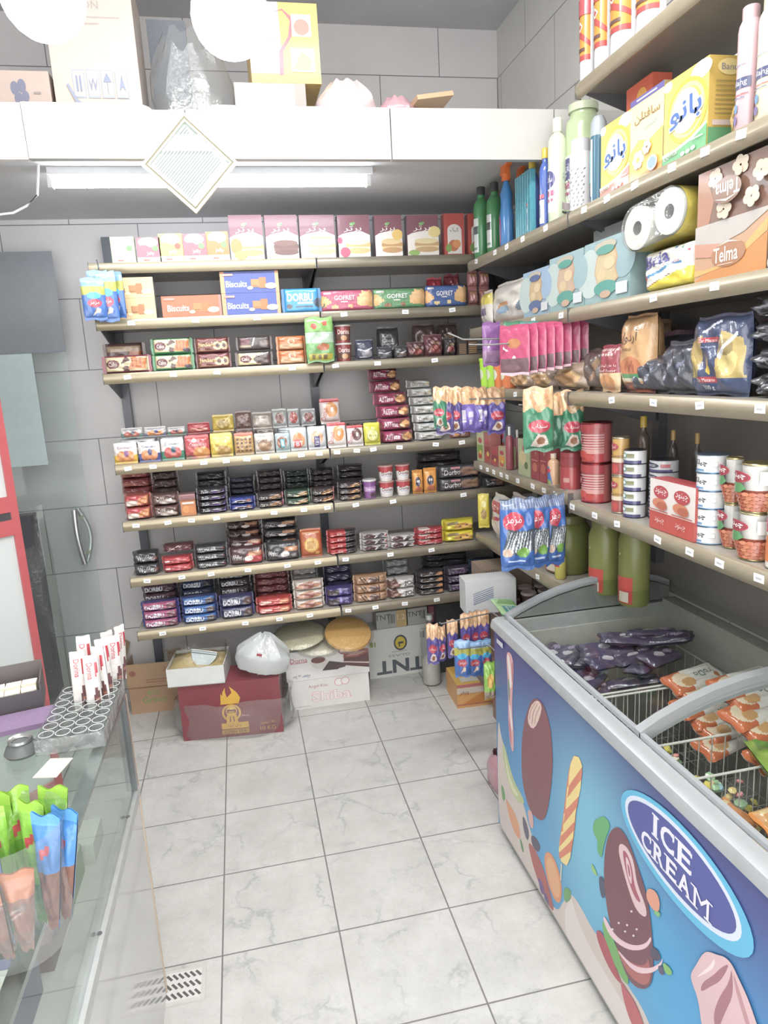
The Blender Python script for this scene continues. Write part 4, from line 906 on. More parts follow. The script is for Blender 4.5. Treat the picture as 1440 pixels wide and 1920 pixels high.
o = boxpack(W, H, 'tea_carton', D, '7c2630', '82303a', '741f2a', TEA, (), (('R', .78, .25, .88, .40, 'e8e4e4'),), 'gloss'); set_at(o, P0, P1); tag(o, 'dark red tea carton with yellow turbaned head print, wrapped in clear film', 'carton')
bg = wrapbag('plastic_wrap', W * 1.17, D * 1.34, H * .66, 'wrap', 3); bo = bg.build('film_wrap', o); bo.location = (.01, -.045, .002); bo['label'] = 'loose clear plastic sheet'
M = o.matrix_basis
# white tray of sugar with a metal scoop, on the tea carton
t = empty('white_carton_tray'); t.matrix_world = M @ Matrix.Translation((-W * .5 + .095, -.015, H + .002)); tag(t, 'open white carton filled with yellow grain on the tea carton', 'carton')
b = MB(); w2, d2, h2 = .27, .24, .092
for x0, x1, y0, y1 in ((-w2 / 2, w2 / 2, 0, .004), (-w2 / 2, w2 / 2, d2 - .004, d2), (-w2 / 2, -w2 / 2 + .004, .004, d2 - .004), (w2 / 2 - .004, w2 / 2, .004, d2 - .004)): b.box(x0, x1, y0, y1, 0, h2, 'd6d7d5', 'carton')
b.box(-w2 / 2, w2 / 2, 0, d2, 0, .004, 'd0d0ce', 'carton'); b.build('white_carton', t)
b = MB(); n = 16; vs = [(-w2 / 2 + .005 + (w2 - .01) * i / n, .005 + (d2 - .01) * j / n, .075 + .045 * math.sin(math.pi * i / n) * math.sin(math.pi * j / n) + random.uniform(-.003, .003)) for j in range(n + 1) for i in range(n + 1)]
b.add(vs, [(j * (n + 1) + i, j * (n + 1) + i + 1, (j + 1) * (n + 1) + i + 1, (j + 1) * (n + 1) + i) for j in range(n) for i in range(n)], 'c2ad78', 'food', True); g = b.build('yellow_grain', t); g['kind'] = 'stuff'
b = wrapbag('liner_bag', w2 * 1.08, d2, .075, 'film_clear', 8, .95); lb = b.build('liner_bag', t); lb.location = (-.005, .0, .075)
sc_ = empty('metal_scoop'); sc_.matrix_world = t.matrix_world @ Matrix.Translation((.035, .05, .118)) @ Matrix.Rotation(math.radians(-35), 4, 'X') @ Matrix.Rotation(math.radians(12), 4, 'Y'); tag(sc_, 'shiny half round metal scoop stuck in the yellow grain', 'scoop')
b = MB(); n = 16; pr = [(-.062 * math.cos(math.pi * i / n), -.072 * math.sin(math.pi * i / n)) for i in range(n + 1)]
b.prism([(x, z + .03) for x, z in pr], 0, .003, 'b9c4c6', 'metal'); b.build('scoop_end', sc_)
b = MB(); vs = [(x, 0, z + .03) for x, z in pr] + [(x * .95, .09, z * .92 + .03) for x, z in pr]; m = len(pr); b.add(vs, [(i, i + 1, m + i + 1, m + i) for i in range(m - 1)], 'c3c9ca', 'metal', True); b.tube([(-.063, -.004, .032), (.063, -.004, .032)], .003, 'e6e8e8', 'metal'); b.tube([(-.058, -.004, .020), (.058, -.004, .020)], .002, '8a9294', 'metal'); b.build('scoop_bowl', sc_)
b = wrapbag('white_bag', .26, .20, .17, 'milky', 12, .22)
b.box(-.03, -.005, -.012, -.009, .10, .112, 'a03c4c', 'matte')
o = b.build('white_carrier_bag'); o.matrix_world = M @ Matrix.Translation((W * .5 - .085, -.02, H + .028)) @ Matrix.Rotation(.22, 4, 'Y'); tag(o, 'stuffed white carrier bag slumped on the tea carton', 'bag')
# shiba and dorna cartons
P0, P1 = hit(545, 1333, 2, 0), hit(694, 1312, 2, 0); W = (P1 - P0).length; H = height_at((P0 + P1) / 2, 1270); D = .20
SHB = (('T', 'Angel Kiss', .36, .74, .14, 'b5707c'), ('T', 'Shiba', .52, .38, .36, 'd9a3ac', {'b': .035, 'w': .50}), ('T', 'Shiba', .52, .38, .34, 'e9dfe0', {'b': .012, 'w': .48}), ('E', .62, .80, .055, .14, 'd9a3ac'), ('E', .62, .80, .045, .115, 'e8e6e4'), ('E', .70, .82, .055, .14, 'd9a3ac'), ('E', .70, .82, .045, .115, 'e8e6e4'), ('T', 'Contains 24 packs', .16, .09, .06, 'b08a94'))
def shiba(W, H, **k): return carton(W, H, D, col='dddcd9', items=SHB)
put(P0, P1, 1270, shiba, 'white carton with pink outlined letters on the floor by the tea carton', '', 'carton', shrink=1)
H1 = height_at((P0 + P1) / 2, 1216) - H
DRN = (('R', .06, .60, .26, .62, 'c04a66'), ('T', 'Dorna', .16, .70, .15, 'b0405c'), ('E', .40, .55, .10, .22, 'cfcac6'), ('E', .39, .64, .085, .11, '6a3a30'), ('P', ((.43, .26), (.62, .24), (.70, .44), (.52, .56)), '3d2c2c'), ('P', ((.58, .25), (.71, .30), (.72, .45), (.60, .40)), '4c3433'), ('E', .71, .86, .075, .13, '8a3038'), ('T', 'Blim', .71, .86, .12, 'e6d6d4'), ('P', ((.69, .36), (1, .18), (1, .72), (.70, .62)), '5a3634'), ('P', ((.69, .62), (.85, .58), (1, .70), (1, .84), (.84, .88), (.70, .74)), '8a4e46'), ('P', ((.72, .66), (.86, .64), (.98, .76), (.84, .80)), 'b08a80'), ('P', ((.69, .46), (1, .32), (1, .37), (.69, .50)), 'cbbab2'), ('T', 'محتوی ۲۴ عدد', .18, .16, .11, '3f4a8a'))
o = carton(W * 1.03, H1, D + .01, col='e0dfdd', items=DRN); set_at(o, P0, P1, H + .001); tag(o, 'white cake carton with cup and cake slice print on the pink lettered carton', 'carton')
M = o.matrix_basis
def bread(px, py, rad, z, tilt, c, lab, fin, rz=0):
    o = empty('round_flatbread'); P = hit(px, py, 1, 3.46 if rad > .13 else 3.38); o.location = (P.x, P.y, z); o.rotation_euler = (math.radians(tilt), math.radians(rz), 0); tag(o, lab, 'bread')
    b = MB(); b.lathe([(.001, -.006), (rad * .9, -.010), (rad, .0), (rad * .97, .012), (rad * .8, .018), (.001, .022)], c, 'food', 28, cap=False); b.build('flatbread', o)
    b = MB(); b.lathe([(.001, -.014), (rad * 1.0, -.018), (rad * 1.10, .004), (rad * .98, .024), (.001, .028)], 'ffffff', 'film_clear', 28, cap=False); b.build('clear_cover', o)
zt_ = H + H1
bread(598, 1200, .135, zt_ + .022, 8, 'd8d4c4', 'pale round bread in clear film, lower of the two pale ones', 'wrap', 0)
bread(562, 1190, .135, zt_ + .068, 8, 'd3cdb4', 'pale round bread in clear film with a tan label, upper of the two pale ones', 'wrap', -4)
bread(652, 1182, .122, zt_ + .076, 24, 'c99c52', 'golden round bread in clear film leaning at the end of the cake carton', 'wrap', 4)
# large carton with energy drink print, upside down lettering
P0, P1 = hit(694, 1274, 2, 0), hit(806, 1257, 2, 0); W = (P1 - P0).length; H = height_at((P0 + P1) / 2, 1176)
TNT = (('T', 'TNT', .52, .20, .28, '4c565c', {'a': math.pi, 'w': .80, 'b': .03}), ('T', 'GLASS', .50, .42, .05, '7d8488', {'a': math.pi, 'w': .36}), ('R', .38, .50, .64, .51, '8a9094'), ('E', .53, .68, .11, .16, '3c3f40'), ('E', .53, .68, .085, .125, 'c9b63a'), ('R', .49, .66, .58, .70, '3c3f40'), ('R', .50, .60, .52, .68, '3c3f40'), ('R', .03, .66, .08, .76, '8a9a4a'), ('R', .10, .66, .12, .76, '8a9a4a'), ('R', .86, .72, .87, .86, '55585a'), ('R', .885, .72, .89, .86, '55585a'), ('R', .905, .72, .93, .86, '55585a'), ('R', .86, .9, .98, .91, '8a8d90'))
o = carton(W, H, .13, col='d2d3d0', items=TNT); set_at(o, P0, P1); tag(o, 'white drink carton with upside down black letters under the back shelves', 'carton')
for i, (x0, x1, y, c, it, lab) in enumerate(((706, 764, 1146, 'a9aaa6', (('T', 'TNT', .22, .68, .32, '3f4448'), ('R', .40, .25, .43, .8, '55585a'), ('R', .46, .25, .48, .8, '55585a'), ('R', .50, .25, .54, .8, '55585a'), ('R', .57, .25, .60, .8, '55585a'), ('R', .66, .0, 1, 1, 'c3a872'), ('T', '1.2', .82, .6, .34, 'e6dcc8')), 'grey small drink carton with tan end on the big drink carton'), (765, 803, 1140, 'aeaeaa', (('T', 'TNT', .35, .66, .30, '3f4448'), ('R', .66, .3, .7, .85, '55585a'), ('R', .74, .3, .77, .85, '55585a'), ('R', .80, .3, .88, .85, '55585a')), 'grey small drink carton with bar code on the big drink carton'), (804, 821, 1137, '8a4a5c', (('R', .2, .5, .8, .6, 'b5808c'),), 'narrow dull pink carton at the end of the small drink cartons'))):
    Q0 = along_x(P0 + Vector((0, .004, H)), (P1 - P0).normalized(), x0); Q1 = along_x(P0 + Vector((0, .004, H)), (P1 - P0).normalized(), x1 - 1)
    put(Q0 + Vector((0, 0, .001)), Q1 + Vector((0, 0, .001)), y, carton, lab, '', 'carton', D=.09, col=c, items=it)
# black carton, clear bottle, yellow wafer carton, things by the freezer
G((822, 1262), (892, 1252), 0, 1130, carton, 'matte black carton behind the hanging snack bags', '', 'carton', D=.12, col='2c2e31', items=(('T', '$2', .30, .72, .05, '9a9a9a'), ('T', '$4', .62, .72, .05, '9a9a9a')))
P = hit(815, 1288, 2, 0); o = round_thing(.105, height_at(P, 1158), 'clear_bottle', [('bottle', [(.9, 0), (1, .03), (1, .60), (.85, .72), (.30, .86), (.30, .93)], 'ffffff', 'wrap'), ('cap', [(.34, .93), (.34, 1)], 'cfd8d6', 'plastic'), ('grain', [(.90, .02), (.93, .05), (.93, .36), (.2, .44)], 'c9c6bd', 'food')]); o.location = (P.x, P.y, 0); tag(o, 'clear plastic bottle part filled with pale grain beside the drink carton', 'bottle')
P0, P1 = hit(858, 1329, 2, 0), hit(926, 1320, 2, 0); W = (P1 - P0).length; Hh = height_at((P0 + P1) / 2, 1280)
o = boxpack(W * 1.6, Hh, 'wafer_carton', .22, 'cf9a5a', 'd9b25c', 'd39a56', (('R', 0, .86, 1, .97, 'b5686c'), ('R', 0, .10, 1, .16, 'b06a58'), ('R', 0, .6, 1, .84, 'cfc2b6'), ('T', 'ویفر', .12, .64, .2, '7a3038'), ('P', ((.1, .16), (.9, .16), (.9, .52), (.7, .40), (.5, .62), (.3, .42)), 'c27c34'), ('P', ((.45, .2), (.8, .2), (.8, .45), (.6, .5)), 'dcae58')), (), (('R', .1, .1, .9, .35, 'd5cfc8'), ('R', .05, .6, .7, .95, 'd4a03a')))
set_at(o, P0, P0 + (P1 - P0) * 1.6); tag(o, 'yellow wafer carton on the floor at the freezer end', 'carton')
# pile at the freezer end: cartons, cups and green packs
put(Vector((.93, 2.9, .601)), Vector((1.17, 2.88, .601)), 1088, carton, 'white carton with blue diagonal strokes behind the hanging snacks', '', 'carton', D=.12, col='d6d8da', items=tuple(('P', ((.15, .60 - .06 * i), (.55, .78 - .06 * i), (.55, .80 - .06 * i), (.15, .62 - .06 * i)), '6a7aa0') for i in range(6)))
P0, P1 = hit(868, 1230, 2, .0), hit(930, 1220, 2, .0)

o = boxpack(.25, .115, 'carton', .17, '9c8876', 'a5917e', None, tuple(('R', .06 + .05 * i, .3, .08 + .05 * i, .95, '75685c') for i in range(5))); P = hit(950, 1112, 1, 3.02); o.location = (1.20, 3.062, .64); o.rotation_euler = (0, 0, 0); tag(o, 'ribbed brown carton under the lowest side shelf', 'carton')
b = MB(); b.box(1.08, 1.32, 3.06, 3.235, Hh + .002, .638, '6d625a', 'carton'); tag(b.build('carton'), 'tall dull brown carton under the ribbed carton', 'carton')
b = MB(); b.box(1.10, 1.42, 2.42, 3.04, 0, .60, '7d5c56', 'carton', {4: '7a4c4c'}); tag(b.build('carton'), 'dark red brown carton carrying cups and green packs beside the freezer', 'carton')
cupm = lambda W, H: round_thing(W, H, 'lidded_cup', [('cup', [(.7, 0), (.95, .85)], '4a2f2c', 'gloss'), ('lid', [(1, .85), (1, .93), (.86, 1), (.5, .99), (0, .98)], 'b9aaa6', 'film')])
c0 = cupm(.075, .075)
for i, (x, y) in enumerate(((1.26, 2.99), (1.345, 2.99), (1.24, 2.905), (1.325, 2.905), (1.28, 2.82), (1.365, 2.82))):
    o = c0 if i == 0 else dup(c0); o.location = (x, y - .037, .6007); tag(o, 'brown dessert cup with domed lid on the dark carton by the freezer', 'cup', 'lidded cups by the freezer')
GP = (('R', .1, .2, .45, .8, '4a8f8f'), ('T', 'ETI', .28, .5, .3, 'd5e6dc'), ('P', ((.5, .1), (.95, .1), (.95, .6), (.6, .9)), '6a9a4c'))
gp = pillow(.20, .10, 'snack_pack', .018, 'a3c490', 'h', '8fc0bc', .06, GP, 'film', 4, .2, 4)
for i in range(5):
    o = gp if i == 0 else dup(gp); lay(o, 1.15 - .010 * i, 2.66 + .014 * i, .616 + .0185 * i, 1.30 + .05 * i, -.04, .10); tag(o, 'pale green snack pack, ' + ['lowest', 'second up', 'third up', 'fourth up', 'uppermost'][i] + ' of the pile by the freezer corner', 'snack', 'green packs by the freezer')
# pink plastic bag behind the freezer
b = wrapbag('pink_bag', .16, .16, .15, 'film', 21, .7, col='b98a94'); o = b.build('pink_bag'); P = hit(929, 1500, 2, 0); o.location = (P.x + .085, P.y - .0, .001); tag(o, 'crumpled pink plastic bag on the floor behind the freezer', 'bag')
# ================================================================ goods up on the loft
LZ = .0006 + 2.582
def L(x0, x1, yt, Y, make, desc, cat, dz=0, **k):
    P = Vector((0, Y, LZ + dz)); d = Vector((1, 0, 0)); return put(along_x(P, d, x0), along_x(P, d, x1), yt, make, desc, '', cat, **k)
L(-30, 106, 132, 2.75, carton, 'low brown carton with a dark flower print at the loft end', 'carton', D=.3, col='b3a196', items=(('E', .50, .70, .06, .12, '6a6c80'), ('E', .60, .74, .06, .12, '6a6c80'), ('E', .54, .52, .06, .12, '6a6c80'), ('E', .64, .56, .05, .1, '6a6c80'), ('R', .76, .6, .86, .64, '8a8078')))
PIC = (('R', .14, .70, .84, .71, 'a59a94'), ('R', .14, .66, .6, .67, 'a59a94'), ('T', 'CARTON', .36, .78, .05, 'a59a94', {'b': 0})) + sum(((('R', .22 + .165 * i, .20, .36 + .165 * i, .38, '9aa2b2'), ('R', .23 + .165 * i, .21, .35 + .165 * i, .37, 'c9bcb4')) for i in range(4)), ()) + (('R', .26, .24, .28, .34, '7f88a0'), ('R', .30, .24, .32, .34, '7f88a0'), ('P', ((.40, .34), (.43, .24), (.455, .31), (.48, .24), (.51, .34), (.48, .28), (.455, .33), (.43, .28)), '7f88a0'), ('P', ((.57, .30), (.62, .36), (.67, .30)), '7f88a0'), ('R', .616, .22, .624, .30, '7f88a0'), ('P', ((.75, .24), (.79, .35), (.83, .24), (.79, .27)), '7f88a0'), ('P', ((.15, .28), (.24, .16), (.34, .12), (.42, .14), (.34, .15), (.25, .19), (.17, .29)), '8a93a8'), ('P', ((.44, .06), (.56, .14), (.66, .06), (.66, .08), (.56, .17), (.44, .08)), '8a93a8'), ('P', ((.70, .14), (.80, .10), (.92, .12), (.80, .12)), '8a93a8'))
L(111, 274, -60, 2.75, carton, 'big brown carton with blue handling symbols standing on the loft', 'carton', D=.3, col='c2b2a8', items=PIC)
b = wrapbag('clear_bag', .29, .26, .34, 'wrap', 31, .55); o = b.build('clear_bag'); P = Vector((0, 2.73, LZ)); Q = along_x(P, Vector((1, 0, 0)), 366); o.location = Q; tag(o, 'large clear plastic bag of bulky goods on the loft', 'bag')
b = MB(); b.lathe([(.001, 0), (.07, .002), (.085, .03), (.06, .075), (.001, .09)], 'c9c2bf', 'film', 20, cap=False); o = b.build('soft_pack'); o.location = Q + Vector((-.01, .10, .002)); tag(o, 'pale soft pack inside the clear bag on the loft', 'pack')
b = MB(); b.box(-.145, -.005, .28, .36, 0, .46, '6f757e', 'matte'); o = b.build('dark_crate'); o.location = Q; tag(o, 'grey crate standing behind the clear bag on the loft', 'crate')
o = empty('handle_carton'); P = Vector((0, 2.73, LZ)); X0, X1 = along_x(P, Vector((1, 0, 0)), 446).x, along_x(P, Vector((1, 0, 0)), 578).x
W = X1 - X0; o.location = ((X0 + X1) / 2, 2.73, LZ); tag(o, 'pale carton with a cut hand hole below the yellow cake carton', 'carton')
b = MB(); Hh = .15; b.box(-W / 2, W / 2, 0, .25, 0, Hh, 'bdb0a8', 'carton', {1: '9a9088'}); b.decal(lambda u, v, k: (-W / 2 + u * W, -.0004 * k, v * Hh), W, Hh, (('P', ((.0, .40), (.08, .40), (.20, .10), (.70, .10), (.82, .40), (.84, .40), (.84, 1), (0, 1)), 'c9bdb4'), ('P', ((.28, .34), (.72, .34), (.74, .42), (.26, .42)), '7c7672'), ('P', ((.84, 0), (1, 0), (1, 1), (.84, 1)), '978f88')), 'carton'); b.build('carton_body', o)
CK = (('P', ((0, .12), (.46, .12), (.44, 1), (0, 1)), 'dcdcdc'), ('T', 'برتر', .22, .55, .16, 'b8a4a8'), ('P', ((.40, .10), (.42, .40), (.56, .58), (.60, .78), (.50, .90), (.38, .88), (.50, .92), (.63, .82), (.61, .58), (.48, .40), (.46, .10)), 'a8606c'), ('R', .62, .58, .90, .86, 'e6d3b0'), ('E', .76, .70, .11, .10, 'b08074'), ('R', .58, .14, .92, .44, 'ecdcc0'), ('P', ((.60, .18), (.74, .40), (.88, .30), (.84, .16)), 'b98a68'))
L(472, 604, 4, 2.73, carton, 'yellow and white cake carton on the loft below the ceiling lamp', 'carton', dz=.151, D=.24, col='d9b45e', items=CK)
b = wrapbag('bag', .20, .16, .125, 'film', 41, .45, col='c4b2b2'); o = b.build('snack_bag'); P = Vector((0, 2.57, LZ)); o.location = along_x(P, Vector((1, 0, 0)), 657); tag(o, 'shiny multicoloured snack bag lying on the loft edge', 'bag')
b = wrapbag('bag', .13, .12, .075, 'film', 43, .5, col='b08890'); o = b.build('snack_bag'); P = Vector((0, 2.58, LZ)); o.location = along_x(P, Vector((1, 0, 0)), 752); tag(o, 'small red and white bag beside the wooden board on the loft', 'bag')
o = boxpack(.15, .016, 'wooden_board', .12, 'b89a78', 'b59c80', 'a98c6c', ()); P = Vector((0, 2.58, LZ + .062)); o.location = along_x(P, Vector((1, 0, 0)), 818); o.rotation_euler = (-.2, -.2, .25); tag(o, 'tilted wooden board end resting on the loft edge', 'board')
# ================================================================ goods on the back wall shelves
random.seed(3)
TOP = 'top back shelf'
for x0, x1, yt, c, a, lab in ((211, 256, 444, 'c9cf9a', 'd9dccb', 'pale green jelly powder box'), (259, 304, 445, '96606c', 'dcd2d0', 'maroon and white jelly powder box'), (301, 346, 438, 'd6dc60', 'ece6a0', 'bright lime jelly powder box'), (346, 390, 438, 'b85c64', 'e6d4d2', 'cherry red jelly powder box'), (390, 432, 434, 'd2733c', 'ecd8c2', 'orange jelly powder box')):
    B(0, x0, x1, yt, boxpack, lab, TOP, 'box', group='jelly powder boxes', name='jelly_box', D=.035, col=c, items=(('R', 0, 0, 1, .2, 'c4cbae'), ('E', .5, .80, .42, .2, a), ('E', .3, .55, .26, .14, c), ('E', .78, .55, .13, .11, '6a9a58' if lab[0] != 'b' else '8a4a38'), ('T', 'Jelly', .56, .34, .17, 'eee8e4'), ('R', .25, .06, .5, .11, 'a06058')), H=None)
def cake(fruit, cream, cake_, extra):
    return (('P', ((0, .0), (1, 0), (1, .52), (.72, .62), (.4, .60), (.15, .56), (0, .50)), 'e3dcd4'), ('E', .62, .28, .40, .13, cake_), ('E', .60, .36, .38, .07, cream), ('R', .24, .18, .98, .24, cream), ('E', .62, .15, .38, .07, cake_)) + extra + (('T', 'برتر', .46, .66, .14, 'ece4e0', {'w': .56}), ('E', .44, .78, .07, .035, '7fae6c'), ('E', .50, .80, .05, .03, '6a9c5a'))
for x0, x1, lab, ex, cr, ck in ((434, 497, 'orange', (('E', .18, .30, .17, .18, 'd2793c'), ('E', .3, .1, .2, .1, 'd88a50')), 'e6c79a', 'c98f58'), (501, 562, 'chocolate', (), '6a4438', '5a372e'), (565, 631, 'vanilla', (('R', .3, .45, .9, .49, 'cfa070'),), 'ead6b4', 'd0a478'), (636, 696, 'raspberry', (('E', .2, .12, .16, .12, 'b54a62'), ('E', .05, .4, .08, .08, 'b54a62')), 'ecd8b4', 'd8ac74'), (705, 756, 'lemon', (('E', .82, .52, .2, .13, 'd8b468'),), 'd6bd8e', 'b98f60'), (765, 824, 'banana', (('E', .86, .58, .2, .14, 'dcc98a'), ('E', .2, .07, .18, .07, '8aa85a')), 'd9c79a', 'b8986a')):
    B(0, x0, x1, 403, boxpack, 'tall dark red cake mix box with ' + lab + ' cake picture', TOP, 'box', group='cake mix boxes', name='cake_mix_box', D=.05, col='77444f', side='6c5058', items=cake(None, cr, ck, ex))
WR = (('R', .16, .02, .86, .62, 'dcd6cf'), ('E', .5, .6, .34, .14, 'dcd6cf'), ('T', 'کیک', .5, .60, .12, '3c3a38'), ('E', .45, .22, .26, .14, 'b46a48'), ('E', .2, .16, .14, .1, '7a9a4c'), ('E', .6, .26, .2, .1, 'cf8c58'))
B(0, 834, 872, 400, boxpack, 'red and white baking powder box with wrap picture, nearer the middle', TOP, 'box', group='red and white boxes', name='baking_box', D=.05, col='b0453c', items=WR)
B(0, 879, 915, 400, boxpack, 'red and white baking powder box half behind the green bottles', TOP, 'box', group='red and white boxes', name='baking_box', D=.05, col='b0453c', items=WR)
# second shelf: biscuit boxes
S2 = 'second back shelf'
BIS = lambda ink: (('T', 'Biscuits', .27, .42, .30, ink, {'b': .015, 'w': .36}), ('R', .52, .25, .66, .62, 'b27a48'), ('R', .66, .2, .78, .70, 'a86c3c'), ('R', .54, .3, .64, .34, '8a5830'), ('E', .86, .3, .10, .14, 'd9c9a4'), ('E', .50, .22, .05, .08, 'e2d6b0'), ('R', .04, .80, .22, .9, 'c98a80'))
B(1, 197, 295, 520, boxpack, 'cream biscuit box', S2, 'box', n=2, name='biscuit_box', D=.07, col='d8a672', side='8a8088', items=(('R', .26, 0, 1, 1, 'e0bd88'),) + BIS('6a4a3a'), group='cream biscuit boxes')
B(1, 305, 418, 554, boxpack, 'orange red biscuit box lying alone', S2, 'box', name='biscuit_box', D=.07, col='cc6440', side='9a8a80', items=BIS('f0e2d8') + (('R', .955, 0, 1, 1, 'a8746a'),))
B(1, 418, 528, 508, boxpack, 'dark blue biscuit box with orange ends', S2, 'box', n=2, name='biscuit_box', D=.07, col='3f4f98', side='c08058', items=(('R', 0, 0, .07, 1, 'cf9468'), ('R', .94, 0, 1, 1, 'cf9468')) + BIS('eeeef4'), group='dark blue biscuit boxes')
DOR = lambda c: (('T', 'DORBU', .46, .62, .34, 'e4e8ee', {'b': .03, 'w': .66}), ('R', .38, .34, .78, .42, 'b9cde0'), ('R', .34, .18, .78, .27, '38506c'), ('E', .92, .38, .12, .2, '2c3c50'), ('E', .18, .24, .07, .1, '4c3a38'))
B(1, 530, 605, 540, pillow, 'sky blue biscuit pack between the blue boxes and pink wafers', S2, 'biscuit pack', name='biscuit_pack', D=.045, col='2e8cc4', endcol='2a74a8', items=DOR(0), pv=8)
GOF = lambda nut: (('P', ((0, .12), (.20, .42), (.02, .78)), 'd3a56c'), ('P', ((.66, .42), (.92, .96), (1, .90), (1, .16), (.72, .22)), 'd3a66e'), ('P', ((.66, .5), (.80, .95), (.99, .70), (.98, .4)), 'dfb684'), ('T', 'GOFRET', .44, .62, .22, 'f0ecea', {'w': .40, 'b': .01}), ('R', .35, .42, .5, .46, 'e6dcd8'), ('E', .25, .18, .06, .1, nut), ('E', .55, .22, .06, .1, nut), ('R', .06, .82, .2, .92, 'c6b4b0'))
for x0, x1, yt, c, nut, lab in ((604, 702, 543, 'ac4864', 'd9a070', 'pink'), (703, 800, 540, '55885a', '8a5a3c', 'green'), (800, 878, 534, '30528c', 'd8c48a', 'blue')):
    B(1, x0, x1, yt, pillow, lab + ' wafer pack with square biscuit picture', S2, 'wafer pack', name='wafer_pack', D=.05, col=c, items=GOF(nut), pv=9, seal=.03, nx=22, group='gofret wafer packs')
B(1, 806, 835, 518, pillow, 'shiny red sweet bag behind the blue wafer pack', S2, 'bag', set=.12, name='sweet_bag', D=.09, col='b03040', ends='v', crumple=.4)
B(1, 838, 868, 512, pillow, 'dark red sweet bag behind the blue wafer pack corner', S2, 'bag', set=.12, name='sweet_bag', D=.09, col='7c2c38', ends='v', crumple=.4)
for k, (x0, x1) in enumerate(((881, 899), (902, 921))):
    B(1, x0, x1, 506, pillow, 'small clear pink pack of brown sweets, ' + ['inner', 'outer'][k] + ' column', S2, 'sweet pack', n=2, set=.02, name='sweet_pack', D=.06, col='a06a66', ends='v', seal=.12, items=(('R', .1, .3, .9, .6, 'c08a88'), ('E', .5, .75, .3, .1, 'a07a50')), group='pink sweet packs column ' + 'ab'[k])
# third shelf: cakes and dark bags
S3 = 'third back shelf'
EIC = lambda cake: (('R', .08, .12, .94, .92, 'd6c9a0'), ('E', .24, .5, .13, .26, '6a3038'), ('T', 'Cake', .24, .5, .24, 'eadfd0', {'w': .17}), ('E', .50, .24, .07, .16, '5a3a30'), ('P', ((.54, .2), (.66, .9), (.92, .8), (.88, .2)), cake), ('R', .62, .3, .65, .85, 'a85c30'), ('R', .70, .28, .73, .85, 'a85c30'), ('R', .78, .28, .81, .83, 'a85c30'), ('P', ((.40, .5), (.5, .95), (.6, .7)), '5a3a34'))
B(2, 190, 285, 666, pillow, 'cream cake pack with dark red ends in front', S3, 'cake pack', name='cake_pack', D=.07, col='8a2c40', items=EIC('cf7c48'), pv=6, seal=.08, seed=2)
B(2, 196, 277, 643, pillow, 'brown cake pack with dark ends standing behind the cream one', S3, 'cake pack', set=.085, name='cake_pack', D=.07, col='5a3c38', items=EIC('b06a40')[3:] + (('R', .1, .7, .9, .9, 'a08a70'),), pv=6, seal=.08, seed=3)
B(2, 286, 366, 633, pillow, 'cream cake pack with green ends', S3, 'cake pack', n=2, name='cake_pack', D=.07, col='3f8a58', items=EIC('cf7c48') + (('E', .42, .6, .03, .05, '4a3430'), ('E', .47, .4, .03, .05, '4a3430'), ('E', .85, .22, .09, .12, '5a4a58')), pv=6, seal=.07, seed=4, group='green ended cake packs')
JAN = (('R', .06, .1, .94, .9, '74352f'), ('T', 'JanSan', .32, .5, .32, 'd9b878', {'w': .44, 'b': .02}), ('E', .66, .45, .14, .26, 'd2b48c'), ('E', .84, .45, .12, .28, 'dcc29c'), ('E', .66, .45, .06, .14, '4c2c28'), ('E', .84, .45, .05, .14, '4c2c28'), ('R', .1, .14, .6, .18, 'b08a5c'))
B(2, 368, 435, 632, pillow, 'brown roll cake pack with gold letters', S3, 'cake pack', n=2, name='cake_pack', D=.07, col='6a2c2a', items=JAN, pv=6, seal=.05, seed=5, group='brown roll cake packs')
B(2, 442, 514, 659, pillow, 'cream cake pack with a dark cake picture', S3, 'cake pack', name='cake_pack', D=.07, col='4c3c38', items=(('R', .06, .1, .74, .92, 'd4c49a'), ('E', .27, .5, .15, .26, '6a3038'), ('T', 'Cake', .27, .5, .24, 'eadfd0', {'w': .2}), ('E', .7, .46, .22, .34, '4c342e'), ('P', ((.5, .6), (.9, .9), (.88, .94), (.48, .66)), 'c9c2ba')), pv=6, seed=6)
B(2, 443, 512, 630, pillow, 'dark brown cake pack on top of the cream one', S3, 'cake pack', set=.0, dz=.072, name='cake_pack', D=.065, col='453634', items=(('E', .25, .6, .14, .24, '6a3038'), ('R', .1, .2, .4, .35, '9a8a6c'), ('P', ((.42, .3), (.5, .9), (.53, .9), (.46, .3)), 'd8d4d0'), ('E', .78, .5, .14, .2, '7a6a62')), pv=6, seed=7)
B(2, 521, 577, 629, pillow, 'clear orange wafer pack', S3, 'wafer pack', n=2, name='wafer_pack', D=.06, col='b87848', items=(('R', .05, .45, .95, .95, 'c8703c'), ('E', .5, .6, .12, .2, 'd9c0a0'), ('E', .5, .6, .08, .14, 'b86a40'), ('R', .1, .1, .9, .4, 'c9a27c')), pv=6, seed=8, group='orange wafer packs')
cupr = (('R', 0, .62, 1, 1, 'a8383c'), ('P', ((0, .60), (.2, .68), (.4, .56), (.6, .70), (.8, .58), (1, .64), (1, .2), (0, .2)), 'dcd6d4'), ('T', 'Dorina', .5, .52, .24, '5a2c34', {'w': .52, 'b': .02}), ('R', .3, .30, .7, .36, 'a9b6cc'))
B(2, 632, 664, 608, cup, 'small red and white chocolate cup', S3, 'cup', n=2, name='dessert_cup', col='8f3a38', lid='d5d2cc', items=(('R', 0, .15, 1, .55, '6a4438'), ('E', .5, .3, .14, .16, 'c99a70'), ('T', 'Dorina', .5, .68, .3, 'ecd9d4', {'w': .52, 'b': .02})), group='chocolate cups')
